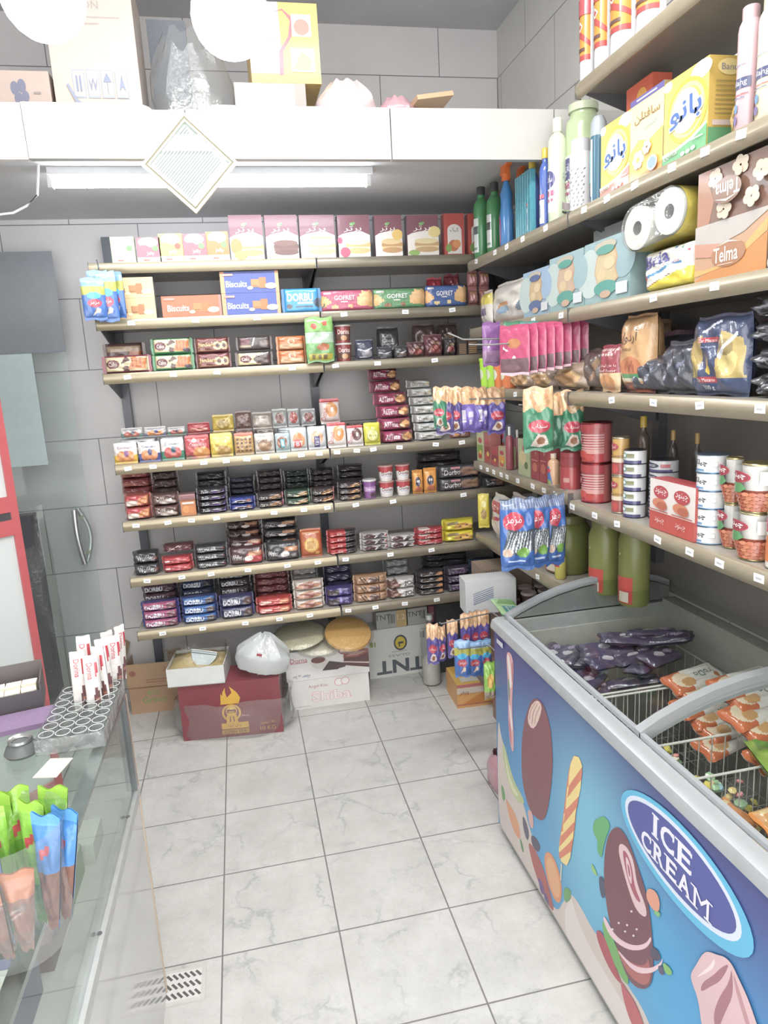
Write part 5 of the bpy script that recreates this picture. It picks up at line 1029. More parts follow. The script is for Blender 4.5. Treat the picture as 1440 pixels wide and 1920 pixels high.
DK = lambda a, b_: (('E', .6, .3, .3, .2, a), ('P', ((.1, .5), (.5, .4), (.9, .55), (.9, .6), (.5, .46), (.1, .56)), b_), ('R', .2, .12, .6, .18, b_))
B(2, 669, 703, 636, pillow, 'dark navy coffee pack with a white cup picture', S3, 'pack', name='coffee_pack', D=.06, col='2f3448', ends='v', items=DK('8a8690', 'cfd0d8'), seed=9)
B(2, 708, 738, 650, pillow, 'low black coffee pack in front', S3, 'pack', name='coffee_pack', D=.05, col='26262c', ends='v', items=DK('5a565c', 'c0bfc4'), seed=10)
B(2, 711, 752, 612, pillow, 'tall black coffee bag with white script', S3, 'pack', set=.06, name='coffee_bag', D=.07, col='25262b', ends='v', items=(('T', 'Kit', .35, .72, .12, 'cfd0d2'), ('T', 'Cool', .42, .57, .12, 'cfd0d2'), ('R', .25, .44, .7, .47, '9a9a9e'), ('P', ((.6, .3), (.9, .5), (.9, .45), (.65, .26)), 'a8a9ae')), seed=11)
B(2, 741, 766, 648, pillow, 'black pack with silver edge beside the tall coffee bag', S3, 'pack', name='coffee_pack', D=.05, col='2b2729', ends='v', items=DK('6a5a54', 'b9b6b8'), seed=12)
for x0, x1, yt, c, lab, st in ((766, 800, 640, '5a3636', 'maroon sweet bag with a red ball picture', 0), (799, 834, 626, '602f36', 'maroon sweet bag with gold script', 0), (836, 858, 632, '3a2f31', 'narrow dark sweet bag with a silver stripe', 0), (778, 820, 606, '5c4440', 'brown sweet bag lying on top at the back', .16), (826, 862, 604, '4a3432', 'dark brown sweet bag at the back', .14)):
    B(2, x0, x1, yt, pillow, lab, S3, 'bag', set=st, name='sweet_bag', D=.08, col=c, ends='v', items=(('E', .5, .35, .3, .18, '8a3a36'), ('T', 'Gala', .55, .62, .12, 'c9a878'), ('P', ((.2, .2), (.35, .5), (.4, .5), (.26, .2)), 'b5a8a4')), crumple=.35, seed=int(x0))
B(2, 860, 876, 640, boxpack, 'dark chocolate box beside the side shelf', S3, 'box', name='chocolate_box', D=.05, col='33241f', items=tuple(('R', .1, .1 + .13 * i, .9, .15 + .13 * i, 'a8865a') for i in range(6)))
B(2, 878, 896, 636, boxpack, 'brown gold striped chocolate box in the shelf corner', S3, 'box', name='chocolate_box', D=.05, col='4a3428', items=tuple(('R', .1, .1 + .13 * i, .9, .16 + .13 * i, 'b08a58') for i in range(6)))
# fourth shelf: cakes and croissants in bags, each with rows behind
S4 = 'fourth back shelf'
CRO = lambda a, b_, f: (('R', 0, 0, 1, .42, b_), ('E', .34, .34, .2, .26, f), ('E', .66, .34, .22, .26, f), ('E', .55, .48, .10, .16, a), ('T', 'Croissant', .5, .76, .12, a, {'w': .62, 'b': .01}))
fr = [(214, 259, 830, 'dcd6d0', CRO('8a5a8c', 'd9b23c', 'cf8c52'), 'white croissant pack with yellow foot'), (260, 302, 828, 'd9d5d2', CRO('4a4a7c', '44508c', 'd28a5a'), 'white croissant pack with blue foot'), (303, 347, 822, 'd9d6d4', CRO('3a5a6c', '3f8a70', 'b5504c'), 'white croissant pack with green foot'), (348, 395, 816, 'b04548', (('E', .66, .24, .34, .26, 'c98a4a'), ('T', 'Croissant', .5, .6, .13, 'e6d8d4', {'w': .6}), ('E', .4, .78, .1, .1, 'd9c0bc'), ('R', .0, .0, .25, .15, '7a5038')), 'red croissant pack'), (396, 439, 812, 'c9b24a', (('E', .6, .22, .34, .22, 'a8843c'), ('R', 0, .55, 1, .95, 'd8cb6a'), ('T', 'Burger', .4, .45, .12, '8a6a2c')), 'gold foil cake pack'), (441, 478, 811, 'b5925c', tuple(('E', .18 + .21 * (i % 4), .18 + .17 * (i // 4), .075, .055, '6a4a32') for i in range(16)) + (('R', 0, .86, 1, 1, 'b86a58'),), 'tan waffle pack with brown squares'), (479, 517, 812, 'bdb6ae', (('E', .5, .38, .34, .30, '9c7a5a'), ('T', 'Golden', .5, .58, .16, '5a4434', {'w': .74})), 'clear muffin pack with brown script'), (518, 546, 812, 'a9bcc0', (('E', .45, .5, .34, .34, '8a5a44'), ('R', .35, .2, .62, .68, '3f98a8'), ('R', .40, .3, .57, .58, 'd9e0e0')), 'pale pack with a teal label'), (546, 578, 802, 'c2c6c8', (('E', .5, .45, .36, .34, 'd08a5c'), ('R', .2, .14, .65, .48, 'c0504c'), ('T', 'TBT', .42, .30, .2, 'efe6e0')), 'silver cake pack with an orange label'), (579, 614, 799, 'c4c8cc', (('E', .5, .5, .34, .3, 'c9a284'), ('R', .34, .08, .62, .58, '4a4478'), ('T', 'TBT', .48, .32, .14, 'e6e2ee', {'a': 1.5})), 'silver cake pack with a violet label')]
for k, (x0, x1, yt, c, it, lab) in enumerate(fr):
    B(3, x0, x1, yt, pillow, lab, 'front row, ' + S4, 'cake pack', name='cake_pack', D=.045, col=c, ends='v', items=it, seal=.10, crumple=.22, seed=k + 20, lean=-.10)
dn = lambda g: (('E', .56, .56, .30, .30, g), ('E', .60, .56, .08, .10, 'e6ddd2'), ('T', 'Donut', .2, .4, .2, 'a8383c', {'a': 1.4, 'w': .62}), ('R', 0, .86, 1, 1, 'b03c40'))
B(3, 616, 652, 792, pillow, 'white donut pack with an orange glazed ring', 'front row, ' + S4, 'cake pack', name='donut_pack', D=.045, col='dcd6d2', ends='v', items=dn('cf8c4c'), seal=.1, seed=31, lean=-.1)
B(3, 653, 684, 797, pillow, 'white donut pack with a chocolate ring', 'front row, ' + S4, 'cake pack', name='donut_pack', D=.045, col='d9d2d0', ends='v', items=dn('5c3430'), seal=.1, seed=32, lean=-.1)
B(3, 685, 716, 792, pillow, 'yellow green cake pack with a round seal', 'front row, ' + S4, 'cake pack', name='cake_pack', D=.045, col='c4c23a', ends='v', items=(('E', .5, .42, .36, .28, '9a9a4a'), ('E', .5, .42, .31, .24, 'd8d68a'), ('T', 'Fruit', .5, .42, .12, '6a6a2c')), seal=.1, seed=33, lean=-.1)
# lying layers behind, then the packs that stand on them
def layers(lvl, x0, x1, n, h, set, D, col, desc, place, seed, lab_items=(), W=None, yaw=0, endcol=None, cat='cake pack', name='cake_pack', dz=0, group=None):
    Y = BACK_Y + .016 + set; P = Vector((0, Y, BZ[lvl] + dz + .0005)); d = Vector((1, 0, 0)); A, C = along_x(P, d, x0), along_x(P, d, x1)
    w_ = (C - A).length * .98; base = None
    for i in range(n):
        o = pillow(w_, h * .98, name, D, col, 'h', endcol or col, .05, lab_items, 'film', 5, .16, seed) if base is None else dup(base); base = base or o
        set_at(o, A, C, i * h); o.rotation_euler.z += random.uniform(-.03, .03) + yaw
        tag(o, desc + ', ' + (name_pos(i, n) + ' layer, ' if n > 1 else '') + place, cat, group or desc + ' layers')
for x0, x1, n, h, c, lab, it in ((222, 300, 3, .034, 'b9b9bb', 'white croissant pack lying', (('R', .1, .3, .5, .6, '5a5a6c'), ('R', .6, .3, .8, .6, 'b56a5a'))), (302, 350, 3, .034, 'b4b5b8', 'grey white croissant pack lying', (('R', .1, .3, .5, .6, '5a5a6c'), ('R', .6, .3, .8, .6, '4a8a70'))), (352, 398, 3, .036, 'a03c42', 'red croissant pack lying', ()), (399, 440, 3, .036, 'b5a04a', 'gold cake pack lying', ()), (442, 480, 3, .036, '6a4c40', 'brown waffle pack lying', ()), (482, 520, 3, .036, '8a8078', 'silver brown muffin pack lying', ()), (521, 580, 3, .036, 'b0b5b8', 'silver cake pack lying', ()), (582, 616, 3, .034, 'aeb3b8', 'silver cake pack lying by the seam', ())):
    layers(3, x0, x1, n, h, .075, .12, c, lab, 'behind front row, ' + S4, int(x0), it)
for x0, x1, yt, c, it, lab in ((226, 268, 802, 'c9c7c6', CRO('4a4a5c', '6a8a84', 'b06a5a'), 'white croissant pack with a teal patch'), (270, 312, 800, 'cfcbca', CRO('3f4478', '7a7a94', 'cf8c52'), 'white croissant pack with a round orange picture'), (314, 348, 800, 'c6c5c4', CRO('5a4a5c', '6a9a84', 'a85a50'), 'white croissant pack with a red picture'), (352, 394, 792, 'a83c44', (('R', .1, .2, .9, .45, 'b0705c'),), 'red croissant pack'), (399, 440, 777, 'bfa648', (('E', .5, .4, .3, .3, '9a8238'), ('P', ((.5, .5), (.8, .9), (.9, .85)), 'e6dc9a')), 'gold foil cake pack'), (443, 473, 770, '6a5048', tuple(('E', .2 + .2 * (i % 4), .15 + .14 * (i // 4), .07, .05, '4a342c') for i in range(12)), 'brown waffle pack'), (474, 512, 772, '8f857c', (('E', .5, .4, .34, .34, 'b0a498'), ('T', 'Golden', .5, .66, .14, '4c3c34')), 'clear muffin pack'), (512, 540, 766, '9a9c9c', (('E', .5, .5, .3, .3, '7a5a50'),), 'silver cake pack with a dark cake'), (541, 563, 766, 'a3a4a6', (('E', .5, .5, .34, .34, '9a4a44'),), 'silver cake pack with a red cake'), (566, 594, 766, '9c9ea0', (('E', .5, .5, .3, .3, '7a4a44'),), 'silver cake pack with a brown cake')):
    B(3, x0, x1, yt, pillow, lab, 'raised second row, ' + S4, 'cake pack', set=.078, dz=.1095, name='cake_pack', D=.04, col=c, ends='v', items=it, seal=.10, crumple=.25, seed=int(x0), lean=-.1)
layers(3, 618, 655, 3, .036, .07, .12, 'a8484c', 'red donut pack lying', 'behind donut packs, ' + S4, 618)
B(3, 602, 640, 747, pillow, 'white donut pack with an orange ring', 'raised second row, ' + S4, 'cake pack', set=.075, dz=.11, name='donut_pack', D=.045, col='c9bcb8', ends='v', items=dn('c88a50'), seal=.1, seed=41, lean=-.08)
layers(3, 655, 690, 4, .026, .09, .12, '4a3430', 'dark flat chocolate pack lying', 'behind donut packs, ' + S4, 655)
layers(3, 688, 718, 3, .03, .08, .10, 'b8b43c', 'lime cake pack lying', 'behind lime pack, ' + S4, 688)
ALL = (('R', .06, .10, .56, .9, '8f2e52'), ('T', 'AllTime', .32, .5, .46, 'ecdfe4', {'w': .42, 'b': .015}), ('R', .58, .1, .90, .9, '6a3a34'), ('P', ((.6, .55), (.78, .85), (.9, .6), (.74, .4)), 'c9925c'), ('P', ((.6, .55), (.74, .4), (.74, .15), (.6, .35)), 'dcb88a'), ('P', ((.74, .4), (.9, .6), (.9, .36), (.74, .15)), 'b07a4a'))
Ys = 0
for i, (x0, x1, st) in enumerate(((717, 781, 0), (714, 777, .012), (711, 775, .03), (704, 768, .06), (697, 757, .10), (694, 750, .14))):
    layers(3, x0, x1, 1,   .060, st, .16, 'a03c62', 'pink wafer pack with cream letters', ['bottom', 'second up', 'third up', 'fourth up', 'fifth up', 'topmost'][i] + ' of leaning pile, ' + S4, 50 + i, ALL, endcol='962f56', dz=.0605 * i, name='wafer_pack', cat='wafer pack', group='pink wafer pile')
WHT = (('T', 'Dorena', .4, .5, .45, '7a6a50', {'w': .5}), ('R', .7, .3, .9, .7, 'c9bca0'))
for i in range(7): layers(3, 785 - 3 * i, 836 - 4 * i, 1, .042, .015 * i, .15, 'c6c8c6', 'white wafer pack', ['bottom', 'second up', 'third up', 'fourth up', 'fifth up', 'sixth up', 'topmost'][i] + ' of pile behind hanging bags, ' + S4, 60 + i, WHT, dz=.0425 * i, name='wafer_pack', cat='wafer pack', group='white wafer pile')
B(3, 846, 885, 806, pillow, 'brown pack with white letters under the hanging nut bags', S4, 'pack', name='biscuit_pack', D=.05, col='6a3c2c', items=(('T', 'Br', .6, .5, .4, 'e0d4c8'), ('E', .25, .5, .14, .3, 'b5804c')), seed=71)
# fifth shelf: wafers, sticks, cups
S5 = 'fifth back shelf'
def col5(lvl, S, x0, x1, yt, n, c, it, lab, D=.12, set=0, back=None, cat='wafer pack', name='wafer_pack', ends=None, seed=None, **k):
    B(lvl, x0 - 1.5, x1 + 1.5, yt, pillow, lab, S, cat, n=n, set=set, name=name, D=D, col=c, endcol=ends, items=it, pv=5, seal=.05, crumple=.16, seed=seed or int(x0), jit=.03, group=lab + ' pile', **k)
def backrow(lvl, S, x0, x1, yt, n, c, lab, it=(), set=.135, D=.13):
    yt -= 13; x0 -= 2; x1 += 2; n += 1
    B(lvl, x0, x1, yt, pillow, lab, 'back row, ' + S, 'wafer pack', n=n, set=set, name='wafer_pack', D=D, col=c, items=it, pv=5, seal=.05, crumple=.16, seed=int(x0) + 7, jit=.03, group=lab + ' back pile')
col5(4, S5, 236, 284, 928, 2, 'a85248', (('R', .1, .1, .55, .5, 'dcd0c4'), ('P', ((.5, .2), (.9, .3), (.95, .9), (.6, .7)), 'cf8a5c'), ('R', .1, .6, .6, .85, 'b03c40')), 'red and orange cake bar')
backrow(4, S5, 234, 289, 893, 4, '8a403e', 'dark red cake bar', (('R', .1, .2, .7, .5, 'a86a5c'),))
col5(4, S5, 287, 337, 926, 2, '5c4038', (('T', 'Cake', .35, .6, .34, 'd8cfc8', {'w': .3}), ('E', .6, .3, .3, .2, 'b9aca4'), ('E', .72, .5, .05, .1, 'e0d8d0')), 'brown cake bar with white splash')
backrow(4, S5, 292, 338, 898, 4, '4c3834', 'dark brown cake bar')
B(4, 341, 369, 940, boxpack, 'orange cookie box below the pink pack', S5, 'box', name='cookie_box', D=.05, col='b5703c', items=(('E', .35, .45, .26, .26, 'd08c4c'), ('E', .7, .4, .22, .26, 'c47c40'), ('R', .1, .82, .9, .95, 'dcd2c6')))
B(4, 338, 369, 927, boxpack, 'pale pink cookie box behind the orange one', S5, 'box', set=.06, name='cookie_box', D=.08, col='b0888a', items=tuple(('R', .05, .6 + .09 * i, .95, .63 + .09 * i, '8a4a50') for i in range(4)))
BAR = (('T', 'Bar', .30, .5, .5, 'd8d6da', {'w': .24}), ('P', ((.3, .2), (.9, .3), (.95, .8), (.92, .8), (.86, .38), (.3, .28)), '8a6ab0'), ('R', .5, .55, .8, .62, 'a9a8ac'))
col5(4, S5, 372, 428, 916, 4, '2a262c', BAR, 'black bar pack with violet streak', ends='362c44')
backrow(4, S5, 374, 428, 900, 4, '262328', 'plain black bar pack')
col5(4, S5, 432, 479, 934, 2, '2f3f8c', (('P', ((.1, .3), (.8, .2), (.9, .6), (.3, .7)), 'b5b0b4'), ('R', .3, .3, .7, .5, '3a2c30'), ('E', .75, .6, .1, .2, '8a5a44')), 'royal blue wafer bar', ends='2a3a9a')
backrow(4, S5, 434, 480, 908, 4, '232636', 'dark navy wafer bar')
STK = lambda c: (('T', 'STICK', .24, .42, .34, 'd9d3cc', {'w': .34}), ('P', ((.35, .25), (.85, .6), (.95, .75), (.88, .45), (.45, .15)), 'cfa272'), ('P', ((.45, .5), (.8, .85), (.9, .85), (.6, .5)), 'b98656'), ('R', .9, .1, 1, .9, c))
col5(4, S5, 485, 533, 926, 2, '322c30', STK('a8405c'), 'dark stick biscuit pack with pink end')
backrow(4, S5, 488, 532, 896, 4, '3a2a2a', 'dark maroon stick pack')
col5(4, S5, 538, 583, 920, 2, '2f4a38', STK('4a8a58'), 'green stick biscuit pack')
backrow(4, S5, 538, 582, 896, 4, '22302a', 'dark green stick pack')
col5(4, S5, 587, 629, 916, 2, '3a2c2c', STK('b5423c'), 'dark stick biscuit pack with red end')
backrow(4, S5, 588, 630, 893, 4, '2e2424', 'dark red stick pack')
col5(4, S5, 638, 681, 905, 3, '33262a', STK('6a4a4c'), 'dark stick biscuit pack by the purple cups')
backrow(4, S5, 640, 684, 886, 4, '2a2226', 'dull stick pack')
B(4, 683, 710, 900, cup, 'purple dessert cup', S5, 'cup', n=1, name='dessert_cup', col='7c4a88', lid='c9c9c9', items=(('R', .1, .4, .9, .7, 'a884b0'), ('T', 'Dorina', .5, .55, .16, 'ece4ee', {'w': .5}), ('E', .6, .2, .2, .12, '4a2c3c')))
B(4, 714, 743, 873, cup, 'white and red dessert cup, column beside the purple cup', S5, 'cup', n=2, name='dessert_cup', col='d2ccc8', lid='b08a84', items=cupr, group='white and red cups a')
B(4, 746, 774, 871, cup, 'white and red dessert cup, column beside the orange bags', S5, 'cup', n=2, name='dessert_cup', col='d2ccc8', lid='b08a84', items=cupr, group='white and red cups b')
OB = (('E', .45, .52, .24, .20, '38344c'), ('E', .38, .54, .07, .06, 'dcdcd8'), ('E', .54, .54, .07, .06, 'dcdcd8'), ('E', .5, .2, .3, .12, 'b5603c'))
B(4, 776, 796, 882, pillow, 'orange snack bag with round eyes nearer the cups', S5, 'bag', name='snack_bag', D=.05, col='c98a3c', ends='v', items=OB, seed=81)
B(4, 797, 822, 878, pillow, 'orange snack bag with round eyes nearer the black packs', S5, 'bag', name='snack_bag', D=.05, col='cc8c3a', ends='v', items=OB, seed=82)
DB = (('T', 'Dorbu', .32, .48, .40, 'd0cccc', {'w': .34}), ('R', .3, .72, .5, .88, 'b07a80'), ('E', .66, .5, .16, .34, '7a5a4a'), ('E', .86, .5, .12, .36, '8a6a50'))
col5(4, S5, 823, 905, 872, 2, '2c2a2f', DB, 'long black biscuit pack', D=.08, name='biscuit_pack', cat='biscuit pack')
backrow(4, S5, 790, 870, 862, 3, '2e2628', 'dark biscuit pack', set=.11)
B(4, 908, 950, 896, pillow, 'black biscuit pack half behind the side shelf', S5, 'biscuit pack', name='biscuit_pack', D=.07, col='2b2a2e', items=DB, pv=5, seed=84)
# sixth shelf
S6 = 'sixth back shelf'
WON = (('T', 'Wonder', .5, .5, .5, 'cdcccf', {'w': .6}), ('R', .8, .3, .95, .6, '7a5a50'))
col5(5, S6, 252, 300, 1036, 2, '26262b', WON, 'black wafer bar at the glass door end', D=.11)
col5(5, S6, 306, 362, 1045, 2, 'ae3a40', (('R', .1, .4, .25, .6, 'e6d8d4'), ('R', .7, .35, .95, .7, 'c9605c'), ('R', .3, .45, .6, .5, 'd9a8a4')), 'bright red wafer bar', D=.11)
col5(5, S6, 306, 364, 1022, 1, '5c2c30', (('P', ((.1, .1), (.5, .9), (.55, .9), (.15, .1)), 'e0d0cc'),), 'dark red wafer bar laid across the red ones', dz=.092, set=.02, D=.11)
col5(5, S6, 367, 428, 1023, 3, '2b2c31', (('T', 'WONDER', .4, .5, .5, 'd4d4d6', {'w': .55}), ('R', .85, .4, .92, .6, 'b05a50')), 'black wafer bar with silver letters', D=.11)
WAF = lambda a: (('T', 'Wafer', .22, .45, .30, 'e0dada', {'w': .30}), ('P', ((.42, .1), (.5, .6), (.95, .8), (.98, .4), (.9, .1)), a), ('R', .55, .5, .95, .75, 'c08a68'), ('E', .56, .35, .12, .16, 'ece2de'))
col5(5, S6, 432, 496, 1027, 1, '4a2a2c', WAF('b53c40'), 'red and black wafer pack in front', D=.09)
col5(5, S6, 430, 494, 1010, 1, '48282a', WAF('a83c40'), 'red and black wafer pack behind the front one', D=.09, set=.095, dz=.06)
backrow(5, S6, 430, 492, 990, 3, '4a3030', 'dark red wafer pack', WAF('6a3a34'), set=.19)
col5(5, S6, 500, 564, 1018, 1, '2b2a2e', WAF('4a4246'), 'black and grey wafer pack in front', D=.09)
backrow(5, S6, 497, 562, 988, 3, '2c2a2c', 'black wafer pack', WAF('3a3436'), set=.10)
B(5, 566, 607, 993, pillow, 'orange corn puff bag with a ring of sticks', S6, 'bag', name='snack_bag', D=.06, col='b0582c', ends='v', items=(('E', .5, .45, .34, .26, 'c9a04c'), ('E', .5, .45, .28, .21, 'dab468')) + tuple(('R', .30 + .07 * i, .30, .33 + .07 * i, .60, 'a86c34') for i in range(6)) + (('R', .1, .84, .9, .9, 'd8a07a'), ('E', .75, .14, .1, .07, 'dca84c')), seed=91, lean=-.06)
col5(5, S6, 618, 672, 996, 4, 'b03c3c', (('R', .6, .0, 1, 1, '2e2426'), ('T', 'Kit', .4, .5, .5, 'e8d4d0', {'w': .16}), ('R', .1, .2, .3, .4, 'd07a74')), 'red bar with black end', D=.11)
PNG = (('E', .3, .5, .2, .4, '4a2a2c'), ('P', ((.5, .2), (.7, .9), (.85, .8), (.65, .1)), '38282c'), ('E', .9, .5, .06, .2, 'a8484c'))
col5(5, S6, 680, 731, 1000, 3, 'bab6b6', PNG, 'white bar with dark blotches beside the red bars', D=.10)
col5(5, S6, 733, 782, 1004, 2, 'bdb9b9', PNG, 'white bar with dark blotches beside the red box bars', D=.10)
col5(5, S6, 783, 834, 991, 3, 'a4363c', (('T', 'Nani', .5, .45, .55, 'e4d0cc', {'w': .36}), ('E', .3, .9, .2, .12, 'dacac6')), 'red and white bar', D=.10)
col5(5, S6, 836, 893, 975, 2, 'cfc234', (('E', .6, .4, .3, .34, 'd8a858'), ('E', .5, .4, .04, .1, '6a4a34'), ('E', .7, .5, .04, .1, '6a4a34'), ('R', .1, .6, .45, .85, '7a6a3a')), 'bright yellow cookie pack', D=.11, name='cookie_pack', cat='cookie pack')
# lowest shelf
S7 = 'lowest back shelf'
DO = lambda c, e: (('R', .08, .08, .92, .92, c), ('T', 'DORBU', .36, .48, .5, 'dde0e8', {'w': .48, 'b': .035}), ('E', .80, .48, .12, .34, e), ('R', .5, .14, .75, .18, 'd8dce4'))
col5(6, S7, 268, 338, 1130, 3, '3a3274', DO('a8587c', '6a3a44'), 'pink and violet biscuit roll', D=.10, ends='33307c', name='biscuit_roll', cat='biscuit pack')
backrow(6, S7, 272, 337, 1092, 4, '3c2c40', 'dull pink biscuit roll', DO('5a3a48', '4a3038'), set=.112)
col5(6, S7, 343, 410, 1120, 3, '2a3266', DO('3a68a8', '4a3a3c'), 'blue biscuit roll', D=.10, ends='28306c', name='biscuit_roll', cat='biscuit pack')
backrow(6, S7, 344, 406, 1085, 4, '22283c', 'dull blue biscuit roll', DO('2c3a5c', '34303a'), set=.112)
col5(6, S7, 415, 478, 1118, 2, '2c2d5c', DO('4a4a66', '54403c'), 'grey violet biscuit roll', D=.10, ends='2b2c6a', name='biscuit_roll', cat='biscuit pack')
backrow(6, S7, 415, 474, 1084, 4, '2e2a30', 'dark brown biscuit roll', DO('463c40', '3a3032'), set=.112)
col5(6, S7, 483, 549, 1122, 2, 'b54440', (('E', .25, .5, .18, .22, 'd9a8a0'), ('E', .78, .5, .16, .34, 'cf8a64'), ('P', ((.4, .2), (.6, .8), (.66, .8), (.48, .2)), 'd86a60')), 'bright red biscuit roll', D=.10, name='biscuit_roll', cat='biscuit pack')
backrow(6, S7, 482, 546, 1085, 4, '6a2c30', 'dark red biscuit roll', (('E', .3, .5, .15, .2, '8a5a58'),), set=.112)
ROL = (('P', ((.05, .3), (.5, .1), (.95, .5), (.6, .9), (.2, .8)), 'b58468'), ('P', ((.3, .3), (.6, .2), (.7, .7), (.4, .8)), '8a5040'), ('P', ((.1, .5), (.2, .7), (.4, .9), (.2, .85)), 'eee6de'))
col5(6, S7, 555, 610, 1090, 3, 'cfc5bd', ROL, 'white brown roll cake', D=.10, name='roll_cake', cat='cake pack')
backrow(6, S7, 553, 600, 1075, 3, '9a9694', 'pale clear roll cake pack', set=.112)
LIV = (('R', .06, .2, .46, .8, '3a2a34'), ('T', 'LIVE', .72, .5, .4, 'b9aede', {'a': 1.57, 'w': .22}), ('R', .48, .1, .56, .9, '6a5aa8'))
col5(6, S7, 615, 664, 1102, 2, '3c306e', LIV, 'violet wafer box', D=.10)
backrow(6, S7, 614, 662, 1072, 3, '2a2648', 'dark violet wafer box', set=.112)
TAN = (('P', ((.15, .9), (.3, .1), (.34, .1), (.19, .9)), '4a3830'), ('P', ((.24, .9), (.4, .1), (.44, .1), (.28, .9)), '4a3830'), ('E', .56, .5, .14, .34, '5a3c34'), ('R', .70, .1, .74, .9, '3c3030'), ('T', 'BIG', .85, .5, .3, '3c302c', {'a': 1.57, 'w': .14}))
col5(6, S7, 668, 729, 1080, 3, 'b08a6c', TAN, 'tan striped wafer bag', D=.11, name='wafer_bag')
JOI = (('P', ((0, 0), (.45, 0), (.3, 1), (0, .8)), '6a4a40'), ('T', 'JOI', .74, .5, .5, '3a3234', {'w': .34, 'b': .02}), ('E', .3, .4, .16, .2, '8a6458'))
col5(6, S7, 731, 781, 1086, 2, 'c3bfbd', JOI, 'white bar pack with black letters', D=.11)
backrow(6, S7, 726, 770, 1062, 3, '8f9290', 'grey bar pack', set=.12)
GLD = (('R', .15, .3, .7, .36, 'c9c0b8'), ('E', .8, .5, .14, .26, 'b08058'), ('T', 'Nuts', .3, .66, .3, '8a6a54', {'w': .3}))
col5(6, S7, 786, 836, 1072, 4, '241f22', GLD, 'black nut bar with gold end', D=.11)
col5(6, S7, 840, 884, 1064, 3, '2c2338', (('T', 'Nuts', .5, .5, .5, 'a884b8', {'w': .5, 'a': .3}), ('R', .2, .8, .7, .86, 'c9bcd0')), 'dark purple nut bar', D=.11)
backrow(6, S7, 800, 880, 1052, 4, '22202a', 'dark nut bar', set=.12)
col5(6, S7, 886, 930, 1050, 3, '20344c', (('P', ((.2, .3), (.7, .2), (.9, .8), (.5, .6)), '3a7ab0'), ('E', .6, .5, .1, .2, 'a8c8dc')), 'blue and black snack pack in the corner', D=.10)
# ================================================================ hanging bags and wire hooks
def hook(pts, label, r=.0028, group='wire display hooks'):
    b = MB(); b.tube(pts, r, 'b9bcbf', 'metal', 8); o = b.build('wire_hook'); tag(o, label, 'hook', group); return o
BLU = (('R', 0, .80, 1, 1, '7fa4cc'), ('R', 0, .60, 1, .80, 'a8a848'), ('E', .5, .58, .3, .08, '4ab0dc'), ('E', .5, .40, .30, .10, 'b03c50'), ('T', 'مزمز', .5, .40, .09, 'f0e6e6', {'w': .4}), ('P', ((.36, .10), (.6, .30), (.74, .26), (.70, .18), (.52, .16)), 'd9bca8'), ('P', ((.40, .14), (.55, .24), (.52, .28)), '6a4a4c'))
hook([(-.52, 3.285, 2.205), (-.50, 3.15, 2.208), (-.50, 3.135, 2.222)], 'wire hook over the blue snack bags by the glass door')
for i, (x0, x1, yt, yb, Y, rz) in enumerate(((160, 204, 520, 600, 3.17, .25), (186, 226, 508, 603, 3.20, .1), (200, 238, 510, 597, 3.235, -.35), (172, 212, 506, 592, 3.265, .2))):
    V(x0, x1, yt, yb, Y, pillow, 'blue snack bag hanging at the shelf end, ' + ['outermost', 'second', 'third', 'innermost'][i] + ' on its hook', '', 'bag', rz, name='snack_bag', D=.025, col='2f62a8', ends='v', items=BLU, res=1.4, seal=.06, crumple=.3, seed=100 + i, group='blue snack bags by the door')
hook([(.425, 3.309, 2.015), (.425, 3.25, 2.015), (.425, 3.245, 2.025)], 'wire hook over the green candy bag in the middle of the back shelves')
V(577, 630, 594, 679, 3.27, pillow, 'green and clear candy bag hanging at the middle of the back shelves', '', 'bag', .05, name='candy_bag', D=.035, col='6a9a5a', ends='v', items=(('R', 0, .68, 1, 1, '7fb05c'), ('E', .3, .8, .1, .06, 'b8503c'), ('E', .7, .86, .09, .06, 'b8503c'), ('R', 0, .42, 1, .66, 'a9c0a8'), ('P', ((.2, .48), (.8, .62), (.82, .58), (.3, .44)), 'eef2ec'), ('E', .6, .34, .22, .08, 'a8603c'), ('R', .08, .04, .92, .20, 'b0a43c'), ('R', .2, .08, .3, .17, '6a5a2c'), ('R', .4, .08, .5, .17, '6a5a2c'), ('R', .6, .08, .75, .17, '6a5a2c')), seal=.05, crumple=.35, seed=110)
# nut bags on the hook in front of the corner
def nutbag(c, seedtop, it=(), name='nut_bag'):
    return dict(make=pillow, name=name, col=c, ends='v', seal=.05, crumple=.35, items=it)
NUT = (('R', 0, .62, 1, 1, 'c9a27c'),) + tuple(('E', .12 + .155 * (i % 6) + .05 * ((i // 6) % 2), .68 + .085 * (i // 6), .075, .045, ['dcb990', 'b98a62', 'd2ab80'][i % 3]) for i in range(24))
def NB(c, lg='b03448'): return NUT + (('P', ((0, .62), (.25, .70), (.5, .60), (.75, .70), (1, .62), (1, .55), (0, .55)), c), ('E', .5, .40, .36, .10, lg), ('T', 'سنجاب', .5, .40, .09, 'efe2e0', {'w': .5}), ('P', ((.2, .10), (.45, .28), (.7, .26), (.8, .12), (.5, .06)), 'cfc0b8'), ('E', .55, .17, .14, .06, '8a5a3c'))
NBK = NUT + (('R', .2, .30, .46, .50, 'c9c4d2'), ('R', .58, .34, .78, .46, 'b0a8c0'), ('R', .2, .24, .46, .28, 'dcd8e2'), ('R', .6, .18, .74, .28, 'b9b2c6'))
hook([(1.10, 2.55, 1.585), (.715, 2.55, 1.60), (.70, 2.55, 1.612)], 'wire hook carrying the purple nut bags')
